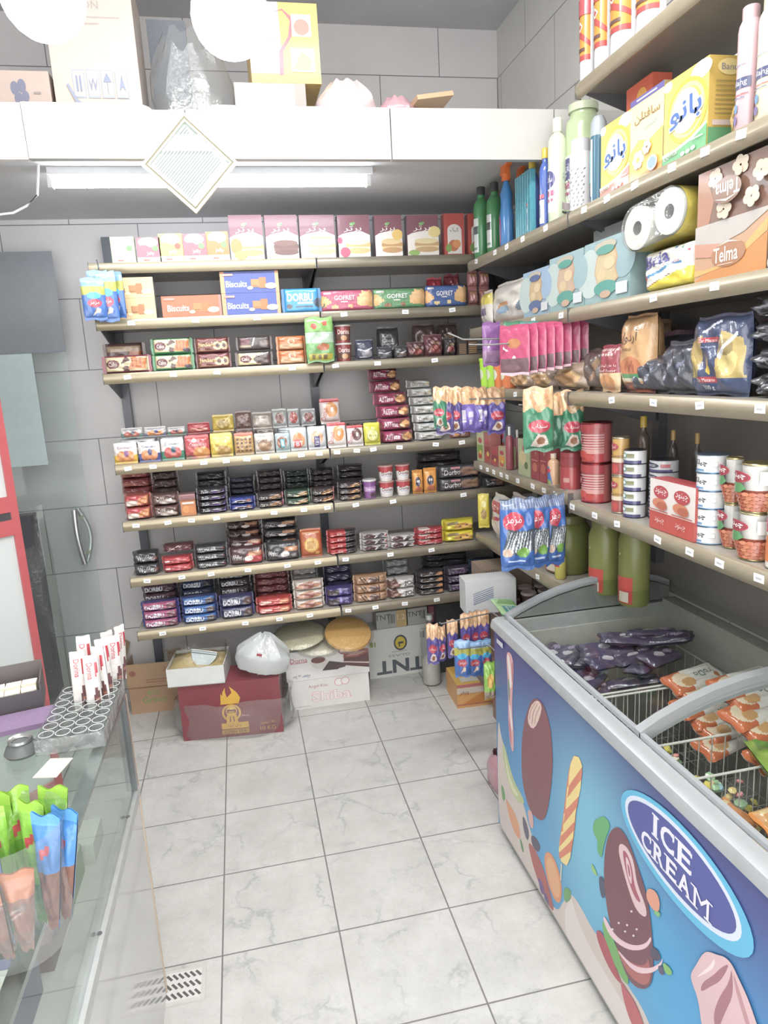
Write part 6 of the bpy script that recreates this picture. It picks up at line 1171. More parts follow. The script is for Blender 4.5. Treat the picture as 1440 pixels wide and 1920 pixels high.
for i, (x0, x1, yb, X, rz, c, it, lab) in enumerate((
    (811, 836, 805, 0, -.9, '2f7a5c', NB('2f7a5c'), 'green nut bag, mostly hidden, outermost on the purple bag hook'),
    (818, 852, 816, .02, -.5, '4a3d78', NB('4a3d78'), 'purple nut bag with red oval, outermost purple one on the hook'),
    (840, 868, 814, .04, -.5, '46397a', NB('46397a'), 'purple nut bag with red oval, second purple one on the hook'),
    (858, 898, 812, .06, .1, '6a58a8', NBK, 'purple nut bag turned to show its printed back, wide open face'),
    (894, 922, 810, .08, .45, '5a4a98', NBK, 'purple nut bag turned aside to show its shiny back'),
    (918, 952, 814, .10, -.1, '4f4290', NB('4f4290'), 'purple nut bag with red oval nearest the side shelf'))):
    V(x0, x1, 726, yb, 2.53 + .004 * i, pillow, lab, '', 'bag', rz * .6, name='nut_bag', D=.05, col=c, ends='v', items=it, res=1.4, seal=.05, crumple=.4, seed=120 + i, group='purple hook nut bags')
hook([(1.105, 2.28, 1.58), (.985, 2.24, 1.572), (.93, 2.24, 1.58)], 'wire hook carrying the green pistachio bags')
for i, (x0, x1, yt, yb, Y, rz, c, it, lab) in enumerate((
    (986, 1040, 726, 848, 2.20, -.2, '2c7a58', NB('2c7a58'), 'green nut bag with red oval, foremost on its hook'),
    (1022, 1064, 738, 845, 2.235, .2, '25684c', NUT, 'dark green nut bag turned aside between its two neighbours'),
    (1054, 1096, 732, 846, 2.25, -.25, '2c7a58', NB('2c7a58'), 'green nut bag with red oval, second on its hook'),
    (1074, 1102, 742, 844, 2.285, .3, '2a7254', NUT, 'green nut bag at the shelf side of its hook'))):
    V(x0, x1, yt, yb, Y, pillow, lab, '', 'bag', rz, name='nut_bag', D=.05, col=c, ends='v', items=it, res=1.6, seal=.05, crumple=.4, seed=130 + i, group='green hook nut bags')
# pink bags
hook([(1.10, 2.42, 1.80), (.80, 2.42, 1.81), (.745, 2.42, 1.835)], 'upper wire hook in front of the pink bags')
hook([(1.10, 2.36, 1.79), (.88, 2.36, 1.785), (.80, 2.36, 1.79)], 'lower wire hook carrying the pink bags')
PK = (('R', .03, .06, .97, .34, '5a3a44'), ('E', .4, .14, .3, .08, '6a4a50'), ('R', 0, 0, 1, .06, 'c9a8b2'), ('E', .5, .64, .22, .10, 'a86a3c'), ('P', ((.15, .58), (.3, .50), (.28, .48), (.12, .55)), 'efe2e6'), ('E', .5, .36, .05, .03, 'dcb9c6'))
V(908, 944, 603, 686, 2.46, pillow, 'purple dried fruit bag with green leaf at the outer end of the hook', '', 'bag', .1, name='dried_fruit_bag', D=.03, col='7a4a88', ends='v', items=(('E', .6, .25, .25, .1, '5a8a5c'), ('R', 0, .05, 1, .35, '8a6a8c'), ('P', ((.2, .4), (.4, .6), (.44, .6), (.25, .4)), 'd9c9e0')), seal=.06, crumple=.4, seed=141)
for i in range(8):
    x0 = 941 + i * 15.5; X = .86 + .032 * i
    V(x0, x0 + 46, 610 - i * 1.5, 704 - i * 3, 2.345 - .004 * i, pillow, 'dark pink dried fruit bag, ' + ['outermost', 'second', 'third', 'fourth', 'fifth', 'sixth', 'seventh', 'innermost'][i] + ' on the lower wire hook', '', 'bag', -.85, name='dried_fruit_bag', D=.015, W=.115, col='a8305c', ends='v', items=PK, res=1.3, seal=.06, crumple=.3, seed=150 + i, group='dark pink dried fruit bags')
for i in range(2):
    V(946 + 30 * i, 985 + 30 * i, 602, 640, 2.44, pillow, ['green', 'teal'][i] + ' topped bag peeping out behind the pink bags', '', 'bag', .1, name='dried_fruit_bag', D=.02, col=['3f7a5c', '4a8a84'][i], ends='v', seal=.06, crumple=.3, seed=160 + i)
# blue snack bags at the fifth side shelf
hook([(1.105, 2.235, 1.275), (.95, 2.20, 1.255), (.835, 2.20, 1.268)], 'wire hook carrying the blue striped snack bags')
STR = (('R', 0, .86, 1, 1, '5a6a8a'),) + tuple(('R', .06 + .1 * i, .87, .085 + .1 * i, 1, '93a2bd') for i in range(10)) + (('E', .36, .70, .30, .13, 'b8344c'), ('T', 'مزمز', .36, .71, .12, 'f0e6e8', {'w': .44}), ('P', ((.04, .26), (.2, .60), (.55, .56), (.96, .58), (.98, .30), (.6, .22)), '3a4450')) + tuple(('P', ((.08 + .1 * i, .28 + .02 * (i % 3)), (.3 + .08 * i, .56 - .02 * (i % 2)), (.32 + .08 * i, .55), (.12 + .1 * i, .26)), 'c2c8cc') for i in range(8)) + (('E', .62, .26, .18, .07, '6a9a3c'), ('E', .18, .26, .14, .06, 'c9b0a0'), ('R', .2, .12, .7, .15, 'b9c9e4'))
for i, (x0, x1, yt, yb, Y, rz) in enumerate(((944, 1006, 938, 1072, 2.10, -.15), (992, 1040, 934, 1066, 2.15, .15), (1030, 1068, 930, 1062, 2.20, .1))):
    V(x0, x1, yt, yb, Y, pillow, 'bright blue snack bag with striped top, ' + ['foremost', 'middle', 'innermost'][i] + ' of three on its hook', '', 'bag', rz, name='snack_bag', D=.055, col='2058a0', ends='v', items=STR, res=1.8, seal=.05, crumple=.4, seed=170 + i, group='blue striped snack bags')
V(898, 918, 926, 990, 3.19, pillow, 'narrow yellow seed bag hanging at the far end of the side shelves', '', 'bag', -.3, name='seed_bag', D=.02, col='c9b83a', ends='v', items=(('E', .5, .4, .25, .15, '9a7a3c'), ('E', .5, .7, .2, .1, 'e0d890')), seal=.06, seed=180)
# snack bags low down by the freezer
hook([(.96, 2.205, .72), (.95, 2.60, .715), (.73, 2.60, .695), (.72, 2.60, .702)], 'wire hook rod carrying the low purple nut bags')
for i, (x0, x1, yt, yb, Y, rz, c, lab) in enumerate(((802, 824, 1172, 1248, 2.60, -.3, '4a3d88', 'low purple nut bag, outermost on the rod'), (822, 842, 1176, 1242, 2.605, .3, '463a80', 'low purple nut bag, second on the rod'), (840, 860, 1164, 1236, 2.61, -.3, '4a3d88', 'low purple nut bag, third on the rod'), (866, 886, 1152, 1226, 2.60, -.1, '4f4290', 'low purple nut bag above the blue bags, outer'), (884, 902, 1148, 1224, 2.61, .1, '4a3d88', 'low purple nut bag above the blue bags, middle'), (898, 920, 1146, 1222, 2.605, -.1, '4f4290', 'low purple nut bag above the blue bags, inner'))):
    V(x0, x1, yt, yb, Y, pillow, lab, '', 'bag', rz, name='nut_bag', D=.03, col=c, ends='v', items=NB(c), seal=.05, crumple=.4, seed=190 + i, group='low purple nut bags')
hook([(.92, 2.205, .60), (.91, 2.54, .60), (.78, 2.54, .60), (.775, 2.54, .61)], 'lower wire hook rod carrying the low blue snack bags')
for i, (x0, x1, yt, yb, Y, rz) in enumerate(((854, 882, 1202, 1272, 2.54, -.3), (878, 906, 1204, 1270, 2.545, -.1), (902, 926, 1200, 1268, 2.55, .1))):
    V(x0, x1, yt, yb, Y, pillow, 'low blue snack bag with yellow band, ' + ['outermost', 'middle', 'innermost'][i] + ' of three beside the freezer', '', 'bag', rz, name='snack_bag', D=.03, col='2a5fa8', ends='v', items=BLU, seal=.05, crumple=.4, seed=200 + i, group='low blue snack bags')
V(911, 932, 1244, 1312, 2.213, pillow, 'lime green snack bag half hidden by the freezer corner', '', 'bag', 0, name='snack_bag', D=.03, col='7aa83c', ends='v', items=(('E', .5, .5, .3, .2, 'c9a24c'), ('R', 0, 0, 1, .2, '8a7a6a')), seal=.05, crumple=.4, seed=210)
# ================================================================ goods on the side shelves
random.seed(9)
Q2 = 'second side shelf'
def cyl_can(W, H, **k): return round_thing(W, H, 'spray_can', [('can_body', [(1, 0), (1, .82)], k.get('c', 'd8dade'), 'gloss'), ('can_cap', [(.86, .82), (.84, .97), (.7, 1)], k.get('cap', 'c4c0bc'), 'plastic')], k.get('items', ()))
# topmost shelf: insecticide cans
CAN = (('R', 0, .32, 1, 1, 'cf8c34'), ('R', 0, .32, 1, .38, 'a8403c'), ('P', ((0, .52), (.4, .60), (.4, .66), (0, .60)), 'a8403c'), ('P', ((.4, .6), (1, .46), (1, .52), (.4, .68)), 'a8403c'), ('P', ((.34, .70), (.50, .76), (.66, .70), (.50, .64)), 'e6dcd4'), ('P', ((.40, .70), (.50, .735), (.60, .70), (.50, .665)), 'a8503c'), ('R', .25, .42, .75, .46, '5a3a30'), ('R', 0, .82, 1, 1, 'b04a50'))
for x0, x1, yt, lab in ((1087, 1114, -40, 'far end'), (1114, 1146, -60, 'second from the far end'), (1144, 1196, -90, 'third from the far end'), (1192, 1250, -120, 'fourth from the far end')):
    R(0, x0, x1, yt, rnd=True, make=lambda W, H: round_thing(W, min(H, .30), 'spray_can', [('can_body', [(1, 0), (1, .84)], 'd3d6dc', 'gloss'), ('can_cap', [(.88, .84), (.86, .97), (.7, 1)], 'b04a50', 'plastic')], CAN), desc='orange and white insecticide can, ' + lab, place='topmost side shelf', cat='spray can', set=.02, group='insecticide cans')
DET = lambda: (('R', 0, .0, 1, 1, 'd9dcb9'),)
GB = (('R', .25, .12, .75, .64, 'd0d6d2'), ('R', .25, .40, .75, .52, '3a4a44'), ('R', .3, .16, .7, .2, '7a9a84'))
R(1, 890, 919, 348, bottle, 'green cleaner bottle with black cap at the far shelf end', Q2, 'bottle', col='3f8a50', cap='2b2f30', items=GB, set=.01)
R(1, 914, 944, 342, bottle, 'green cleaner bottle with black cap beside the blue sprayer', Q2, 'bottle', col='3f8a50', cap='2b2f30', items=GB, set=.02)
SPI = (('E', .42, .30, .13, .20, 'b05a94'), ('E', .42, .12, .1, .08, 'c06a9a'), ('R', .36, .2, .48, .34, '8a9ad0'))
R(1, 937, 976, 300, spray, 'blue glass cleaner sprayer with orange trigger', Q2, 'bottle', items=SPI, name='spray_bottle')
R(1, 968, 998, 306, spray, 'second sprayer with orange trigger behind the turquoise cloth pack', Q2, 'bottle', items=(), set=.09, col='3a6aa8')
R(1, 967, 996, 326, lambda W, H: boxpack(W, H, 'cloth_pack', .02, '5aa8b8', None, '4a96a8', tuple(('R', .08 + .16 * i, 0, .12 + .16 * i, 1, '3f8ea0') for i in range(6)), (), (), 'film'), 'turquoise ribbed cloth pack standing between bottles', Q2, 'cloth pack')
BB = (('R', .2, .06, .8, .40, 'd0d6dc'), ('E', .5, .24, .14, .1, '8a9ab0'), ('R', .2, .42, .8, .48, 'b04a60'))
R(1, 987, 1012, 298, bottle, 'blue bleach bottle with yellow cap, first of two', Q2, 'bottle', col='3a58a8', cap='d2b43c', items=BB, name='bleach_bottle')
R(1, 1012, 1034, 278, bottle, 'blue bleach bottle with yellow cap, beside the pale green bottles', Q2, 'bottle', col='3a58a8', cap='d2b43c', items=BB, name='bleach_bottle')
PG = (('R', .15, .12, .85, .60, 'dfe6d6'), ('E', .5, .48, .28, .10, '3f3f78'), ('T', 'سافتلن', .5, .48, .1, 'e8e8f0', {'w': .36}), ('R', .25, .30, .75, .36, 'a8607c'), ('R', .25, .24, .7, .27, 'a8607c'))
R(1, 1028, 1064, 222, bottle, 'tall pale green bottle with a dark oval label, first of two', Q2, 'bottle', col='c2ceb4', cap='cdd4bf', items=PG, shoulder=.74, neck=.42, name='detergent_bottle')
R(1, 1060, 1128, 195, rnd=True, make=lambda W, H: bottle(W, H, 'detergent_bottle', 'b2c499', 'c3cdb0', PG, .80, .72, capz=.93), desc='large pale green bottle behind the spotted spray can', place=Q2, cat='bottle', set=.05)
SP = tuple(('P', ((.08 + .11 * (i % 8) + .04 * ((i // 8) % 2), .10 + .062 * (i // 8)), (.11 + .11 * (i % 8) + .04 * ((i // 8) % 2), .13 + .062 * (i // 8)), (.125 + .11 * (i % 8) + .04 * ((i // 8) % 2), .12 + .062 * (i // 8)), (.095 + .11 * (i % 8) + .04 * ((i // 8) % 2), .09 + .062 * (i // 8))), '4a4c54') for i in range(80)) + (('R', .05, .12, .32, .24, 'c9b9bc'), ('T', 'TYTO', .18, .19, .07, 'a83c4c', {'w': .22}), ('R', .05, .05, .3, .09, '4a4a4c'))
R(1, 1068, 1110, 262, rnd=True, make=lambda W, H: round_thing(W, H, 'spray_can', [('can_body', [(1, 0), (1, .78), (.9, .82)], 'd2d3d6', 'gloss'), ('can_cap', [(.9, .82), (.9, .97), (.8, 1)], 'c4c4c8', 'plastic')], SP), desc='white spray can with small dark flecks', place=Q2, cat='spray can', set=.0)
R(1, 1106, 1138, 216, rnd=True, make=lambda W, H: round_thing(W, H, 'spray_can', [('can_body', [(1, 0), (1, .76)], '1f5a70', 'gloss'), ('can_cap', [(.98, .76), (1, .80), (.92, .92), (.6, .985), (.001, 1)], '9aa4a8', 'plastic')], (('R', .2, .3, .5, .8, '4fc4c4'), ('R', .5, .1, .6, .95, 'd6e6ea'), ('R', .2, .1, .5, .2, '2a4a6a'))), desc='teal spray can with grey domed cap', place=Q2, cat='spray can', set=.0)
BAN = lambda foot: (('E', .08, .94, .10, .06, 'e8eef0'), ('E', .84, .90, .22, .10, 'eceee6'), ('E', .54, .54, .46, .36, 'd8bc3a'), ('E', .54, .54, .40, .31, 'ead88a'), ('E', .56, .53, .33, .26, 'd9b048'), ('E', .52, .54, .31, .25, 'e4e8ee'), ('P', ((0, 0), (1, 0), (1, .27), (.7, .17), (.35, .12), (0, .10)), foot), ('P', ((0, .10), (.35, .12), (.7, .17), (1, .27), (1, .30), (.66, .20), (.3, .15), (0, .14)), 'eef0e4'), ('T', 'بانو', .53, .54, .34, 'f0f2f6', {'w': .78, 'b': .06}), ('T', 'بانو', .53, .54, .31, '2f5aa0', {'w': .72, 'b': .02}), ('T', 'طلایی', .20, .10, .08, 'f2f2ea', {'w': .32, 'b': .03}), ('T', 'طلایی', .20, .10, .07, '5a7a4c', {'w': .28}), ('E', .50, .05, .05, .025, 'dfe6dc'), ('E', .62, .05, .05, .025, 'dfe6dc'), ('E', .74, .06, .05, .025, 'dfe6dc'), ('R', .7, .15, .95, .165, 'e6eee0'))
R(1, 1126, 1181, 224, boxpack, 'smaller yellow washing powder box with red foot', Q2, 'box', name='detergent_box', D=.065, col='dcc85a', side='b5603c', items=BAN('cf8478'), lean=0)
R(1, 1180, 1243, 172, boxpack, 'cream washing powder box with daisies and a violet band', Q2, 'box', name='detergent_box', D=.065, col='ddd6a4', side='8a7a4c', items=(('R', 0, .93, 1, 1, '5a5494'), ('R', .2, .955, .8, .975, 'd0cce0'), ('T', 'سافتلن', .52, .74, .13, '9a7a4c', {'w': .76, 'b': .02}), ('T', 'گلیسیرین', .62, .61, .08, '5a84b0', {'w': .34}), ('P', ((0, 0), (1, 0), (1, .5), (.6, .42), (.3, .48), (0, .36)), 'd9b054'), ('P', ((0, 0), (1, 0), (1, .1), (0, .03)), 'c98c44')) + tuple(('E', .30 + .10 * math.cos(i * 1.05), .24 + .07 * math.sin(i * 1.05), .07, .045, 'ecebe4') for i in range(6)) + (('E', .30, .24, .05, .035, 'd8b84c'),) + tuple(('E', .58 + .07 * math.cos(i * 1.05), .34 + .05 * math.sin(i * 1.05), .05, .035, 'e8e6dc') for i in range(6)) + (('E', .76, .12, .15, .09, 'b9c4da'), ('E', .76, .12, .11, .065, '7f9ac4')))
R(1, 1172, 1220, 153, boxpack, 'orange powder box showing above the cream daisy box', Q2, 'box', set=.07, name='detergent_box', D=.06, col='c85a3c', items=(('E', .6, .85, .2, .08, 'e0a84c'),))
R(1, 1243, 1326, 132, boxpack, 'large yellow washing powder box with green foot', Q2, 'box', name='detergent_box', D=.105, col='e0cf62', side='b99a44', items=BAN('5aa06c'), sitems=(('R', 0, 0, 1, .22, '4f8a5c'), ('E', .5, .88, .30, .09, 'd0bc7c'), ('T', 'Banu', .5, .88, .07, '6a6a78', {'w': .4}), ('R', .1, .24, .9, .30, 'b9a9a0')) + tuple(('R', .15, .36 + .05 * i, .85, .375 + .05 * i, '8a7434') for i in range(8)))
R(1, 1362, 1380, 185, pillow, 'narrow dark gold powder pack beside the large yellow box', Q2, 'pack', set=.03, name='powder_pack', D=.06, col='a8894a', ends='v', seed=230)
LEN = (('R', .12, .40, .86, .50, '3c4468'), ('T', 'oilang', .5, .45, .07, 'e6e6ee', {'w': .5}), ('R', .2, .62, .7, .63, '8a9ab0'), ('R', .2, .34, .8, .35, 'a85a5c'), ('R', .2, .31, .7, .32, '6a7a94'), ('E', .25, .2, .07, .045, 'b05a84'), ('E', .45, .22, .07, .045, '5a84b0'), ('E', .25, .09, .07, .045, '7ab08a'), ('E', .45, .11, .07, .045, '5a4a84'))
R(1, 1376, 1424, 12, rnd=True, make=lambda W, H: bottle(W, H, 'shampoo_bottle', 'cba9b0', 'c9a6ac', LEN, .80, .62, capz=.86), desc='tall pink shampoo bottle', place=Q2, cat='bottle')
R(1, 1414, 1470, -10, rnd=True, make=lambda W, H: bottle(W, H, 'shampoo_bottle', 'd8d0b0', 'd6ccaa', LEN, .80, .62, capz=.86), desc='tall cream shampoo bottle at the near picture edge', place=Q2, cat='bottle')
# third side shelf
Q3 = 'third side shelf'
R(2, 912, 980, 524, pillow, 'pale soft flour bag with a small flame emblem', Q3, 'bag', name='flour_bag', D=.09, col='cfcac2', ends='v', items=(('E', .42, .42, .16, .10, 'c08a54'), ('E', .42, .32, .18, .08, '8aa4bc'), ('P', ((.74, .36), (.95, .66), (.98, .3), (.8, .2)), '6a7a84'), ('P', ((.6, .1), (.95, .9), (.99, .9), (.7, .1)), 'dcd8d2'), ('P', ((.1, .05), (.9, .02), (.9, .1), (.1, .15)), 'd9c0b4')), seal=.06, crumple=.3, seed=240, lean=-.06)
R(2, 898, 914, 545, pillow, 'small white and yellow pack at the far shelf end', Q3, 'pack', name='flour_bag', D=.06, col='c4bcb4', ends='v', items=(('R', 0, .6, 1, .9, 'c9b84a'), ('R', .2, .3, .8, .5, '6a5a7a')), seed=241)
WINB = lambda main, dk, fill: (('R', 0, .6, 1, 1, main), ('E', .12, .5, .3, .4, 'b0c0bc'), ('E', .86, .62, .25, .3, main), ('P', ((.32, .26), (.24, .50), (.30, .74), (.44, .80), (.56, .80), (.70, .86), (.76, .68), (.72, .50), (.78, .34), (.64, .24)), 'b8987a'), ('P', ((.34, .27), (.26, .50), (.32, .73), (.44, .78), (.56, .78), (.68, .82), (.73, .67), (.69, .50), (.75, .35), (.63, .26)), fill), ('E', .42, .44, .10, .09, 'c9b48e'), ('E', .58, .60, .12, .1, 'cdb894'), ('E', .50, .22, .26, .12, dk), ('E', .50, .12, .12, .06, 'b59a84'), ('E', .5, .88, .24, .08, 'b0a894'), ('E', .5, .82, .2, .07, dk), ('R', .74, .08, .98, .26, 'c4c8cc'))
WB = dict(name='sweet_box', D=.075)
R(2, 982, 1030, 506, boxpack, 'pale blue sweets box with a scalloped window', Q3, 'box', col='8aa2b4', items=WINB('8fa8c0', '4a5f8a', 'b9a27c'), **WB)
R(2, 1031, 1095, 476, boxpack, 'pale teal sweets box with a scalloped window, middle of three', Q3, 'box', col='86a2a4', items=WINB('8faab0', '4a9084', 'b9a08a'), **WB)
R(2, 1096, 1181, 446, boxpack, 'pale teal sweets box with a scalloped window, largest of three', Q3, 'box', col='86a2a4', items=WINB('8aa6ac', '4a9084', 'bfae86'), **WB)
R(2, 1112, 1168, 424, boxpack, 'grey white pack standing behind the large teal box', Q3, 'box', set=.10, name='tissue_pack', D=.10, col='9aa0a0', items=(('T', 'Bria', .5, .55, .2, '5a6a9a'),))
def rolls(W, H, D=.19, name='paper_roll_pack', items=(), label=None, yel='cdb83c'):
    return pillow(W, H, name, D, 'dcdcd6', 'h', 'd8d8d2', .03, items, 'film', 12, .05, 61, 44, 40)
BRI = (('P', ((0, 0), (1, 0), (1, .44), (.8, .40), (.5, .28), (.2, .16), (0, .14)), 'd6c83c'), ('P', ((.14, .34), (.4, .42), (.62, .54), (.80, .52), (.80, .56), (.6, .60), (.38, .48), (.14, .40)), '4a8ab8'), ('P', ((.1, .1), (.6, .34), (.6, .36), (.1, .13)), '8a6a3a'), ('T', 'Bria', .34, .74, .30, '4a4a90', {'w': .46, 'b': .02, 'a': .12}), ('R', .10, .62, .56, .65, '5a5a9a'), ('T', 'Parsimore', .62, .60, .08, 'b05a84', {'w': .3}), ('E', .07, .33, .08, .16, 'a83a4c'), ('E', .07, .33, .045, .09, 'd9a83c'), ('E', .8, .86, .02, .03, '4a8a6a'), ('E', .68, .9, .02, .03, '4a7ab0'), ('E', .9, .78, .02, .03, 'b05a6a'))
o = R(2, 1197, 1298, 460, rolls, 'white and yellow tissue roll pack standing below the rolls in clear film', Q3, 'tissue pack', items=BRI)[0]
# big twin roll pack lying on top, ends toward the aisle
Bp = o; topz = RZ[2] + .0015 + max(v.co.z for v in o.data.vertices)
tr = empty('paper_roll_pack'); tag(tr, 'two big kitchen rolls in clear film lying on the tissue pack', 'tissue pack')
Yc = along_x(Vector((1.10, 2, 2.0)), Vector((0, 1, 0)), 1236).y; tr.location = (1.115, Yc + .055, topz + .067); tr.rotation_euler = (0, 0, .10)
for sy in (1, -1):
    b = MB(); b.M = Matrix.Translation((0, sy * .063, sy * -.008)) @ Matrix.Rotation(math.pi / 2, 4, 'Y'); b.lathe([(.018, .0), (.056, .0), (.056, .24), (.018, .24)], 'dadad4', 'matte', 28, cap=False)
    b.lathe([(.0175, .001), (.0175, .22)], '6e6e6c', 'matte', 20, cap=False); b.lathe([(.0005, .03), (.017, .03)], '55565a', 'matte', 16, cap=False); b.build('paper_roll', tr)
b = MB(); n = 32; pr = []
for i in range(n):
    a = 2 * math.pi * i / n; cy = .063 if math.cos(a) > 0 else -.063; pr.append((cy + .060 * math.cos(a), (-.008 if cy > 0 else .008) + .060 * math.sin(a)))
b.add([(.245 - .0 , y, z) for y, z in pr] + [(-.008, y, z) for y, z in pr] + [(-.016, y * .9, z * .9) for y, z in pr], [(i, (i + 1) % n, n + (i + 1) % n, n + i) for i in range(n)] + [(n + i, n + (i + 1) % n, 2 * n + (i + 1) % n, 2 * n + i) for i in range(n)] + [tuple(2 * n + i for i in range(n))], 'ffffff', 'wrap', True); b.build('clear_film', tr)
b = MB(); b.add([(.245, y * 1.01, z * 1.01) for y, z in pr] + [(.004, y * 1.01, z * 1.01) for y, z in pr], [(i, (i + 1) % n, n + (i + 1) % n, n + i) for i in range(n)], 'c2b24a', 'film', True); b.build('yellow_sleeve', tr)
TEL = (('P', ((0, 0), (.1, .1), (.3, .18), (.55, .22), (.8, .45), (1, .6), (1, 0)), 'b87a3c'), ('P', ((0, .22), (.2, .2), (.45, .25), (.62, .36), (.85, .66), (1, .82), (1, .62), (.8, .44), (.55, .22), (.3, .16), (0, .1)), 'd29a58'), ('P', ((0, .5), (.2, .46), (.4, .6), (.7, .7), (1, .94), (1, 1), (0, 1)), 'a8a29c'), ('P', ((0, .46), (.25, .4), (.4, .6), (0, .7)), 'b0806a'), ('E', .50, .40, .24, .22, '9a6a48'), ('P', ((.34, .56), (.5, .63), (.68, .56), (.5, .60)), 'e0d6cc'), ('T', 'Telma', .47, .40, .26, 'f2eee8', {'w': .34, 'b': .01}), ('R', .36, .22, .58, .235, 'c9b098'))
R(2, 1301, 1437, 408, boxpack, 'tan and grey tissue box with white script', Q3, 'box', name='tissue_box', D=.12, col='b08a6a', side='a07a58', items=TEL)
P = Vector((SIDE_X + .016, 2, RZ[2] + .0005)); A, C = along_x(P, Vector((0, 1, 0)), 1303), along_x(P, Vector((0, 1, 0)), 1439)
h0 = height_at((A + C) / 2, 408)
FLW = sum(((('E', x + .055 * math.cos(i * 1.26 + x * 9), y + .085 * math.sin(i * 1.26 + x * 9), .05, .08, 'bfae98')) for x, y in ((.30, .80), (.62, .84), (.42, .22), (.78, .28), (.9, .6), (.16, .5)) for i in range(5)), ()) if False else tuple(('E', x + .06 * math.cos(i * 1.26 + x * 9), y + .10 * math.sin(i * 1.26 + x * 9), .05, .085, 'c4b49e') for x, y in ((.26, .80), (.62, .86), (.42, .18), (.80, .24), (.92, .62)) for i in range(5))
put(A + Vector((0, 0, h0 + .001)), C + Vector((0, 0, h0 + .001)), 300, boxpack, 'brown floral tissue box with upside down script on the tan one', Q3, 'box', name='tissue_box', D=.12, col='6e4c38', side='6a4a38', items=(('P', ((0, 0), (.18, 0), (.25, .4), (.15, .8), (.2, 1), (0, 1)), '9a6a4c'),) + FLW + (('E', .48, .5, .20, .24, '7a5a44'), ('T', 'Telma', .49, .52, .26, 'efe9e2', {'w': .34, 'a': math.pi, 'b': .01}), ('P', ((.32, .38), (.48, .30), (.64, .38), (.48, .34)), 'e6ded4')))
R(2, 1438, 1500, 420, boxpack, 'dark blue box cut by the near picture edge', Q3, 'box', name='tissue_box', D=.1, col='2f3458', items=(('R', .02, .4, .1, .8, 'd6d6de'), ('E', .1, .15, .1, .15, 'd8cdb9')))
# fourth side shelf
Q4 = 'fourth side shelf'
for i, (x0, x1, c, lab) in enumerate(((895, 905, 'a8d83a', 'lime drink cup, outer of two'), (906, 918, 'a4d438', 'lime drink cup, inner of two'), (920, 931, 'd8783c', 'orange drink cup, outer of two'), (932, 945, 'd4743a', 'orange drink cup, inner of two'))):
    R(3, x0, x1, 672, lambda W, H: cup(W, H, 'jelly_cup', c, c, (('E', .5, .5, .2, .2, 'd6dcc0'),)), lab, Q4, 'cup')
ND = (('E', .5, .4, .40, .34, 'c9aa7c'), ('E', .5, .4, .30, .25, 'b58a5c'), ('R', .3, .8, .9, .9, 'a83c44'))
for i, (x0, x1, yt) in enumerate(((948, 985, 690), (986, 1026, 688), (1028, 1082, 676))):
    R(3, x0, x1, yt, pillow, 'clear macaroni bag lying under the pink bags, ' + ['far', 'middle', 'near'][i] + ' one', Q4, 'bag', name='noodle_bag', D=.10, col='a08a78', ends='v', items=ND[:2], crumple=.4, seed=250 + i)
R(3, 1083, 1118, 655, pillow, 'dark noodle bag with a tan edge', Q4, 'bag', name='noodle_bag', D=.09, col='5a4c44', ends='v', items=(('P', ((.3, 0), (.5, 0), (.9, .7), (.8, .8)), '8a6a4c'),), crumple=.4, seed=254, set=.02)
R(3, 1117, 1151, 647, pillow, 'noodle bag with a red band', Q4, 'bag', name='noodle_bag', D=.05, col='cdb088', ends='v', items=(('R', 0, .40, 1, 1, '8f3440'),) + tuple(('R', .1 + .15 * i, .86, .2 + .15 * i, .92, 'd9c4bc') for i in range(6)) + tuple(('R', .1 + .15 * i, .78, .2 + .15 * i, .83, 'd9c4bc') for i in range(5)) + (('T', 'Beef Flavor', .55, .46, .06, 'e6d4cc', {'w': .8}), ('T', 'با طعم گوشت', .55, .56, .08, 'e6d4cc', {'w': .8}), ('E', .5, .2, .4, .18, 'c08a5c')), crumple=.2, seed=255)
R(3, 1150, 1206, 590, pillow, 'tall kraft paper bag with brown script', Q4, 'bag', name='kraft_bag', D=.09, col='c2996a', ends='v', items=(('T', 'آردول', .45, .72, .18, '4a3424', {'w': .6}), ('T', 'Ardool', .4, .57, .05, '5a4030'), ('E', .5, .34, .34, .13, 'b8744c')) + tuple(('E', .34 + .06 * i, .34 + .04 * math.sin(i * 2), .035, .05, '9a5234') for i in range(6)) + (('R', 0, .19, 1, .25, '3f8a5a'), ('R', 0, .15, 1, .19, 'c9c2b0'), ('P', ((0, 0), (1, 0), (1, .1), (.5, .14), (0, .15)), '6a2c2c'), ('E', .6, .05, .3, .06, 'b0502c')), res=1.8, seal=.03, crumple=.14, seed=256)
R(3, 1206, 1236, 600, pillow, 'kraft coloured bag turned sideways behind the dark bags', Q4, 'bag', set=.22, name='kraft_bag', D=.08, col='8a6a4c', ends='v', crumple=.14, seed=257)
def darkbag(x0, x1, yt, lab, s, c='262a3a', set=0.0, lean=0, dz=0.0):
    R(3, x0, x1, yt, pillow, lab, Q4, 'bag', set=set, dz=dz, name='pasta_bag', D=.10, col=c, ends='v', crumple=.32, seed=s, fin='film', lean=lean, items=(('P', ((.2, .2), (.3, .5), (.34, .5), (.26, .2)), '7a8090'), ('P', ((.6, .5), (.8, .7), (.82, .66), (.64, .46)), '6a7084')))
darkbag(1168, 1228, 668, 'crumpled navy bag leaning low beside the kraft bag', 260)
darkbag(1224, 1284, 640, 'crumpled navy bag next to the window pasta bag', 261)
darkbag(1196, 1280, 622, 'crumpled navy bag lying high behind its two neighbours', 262, '22263a', .11)
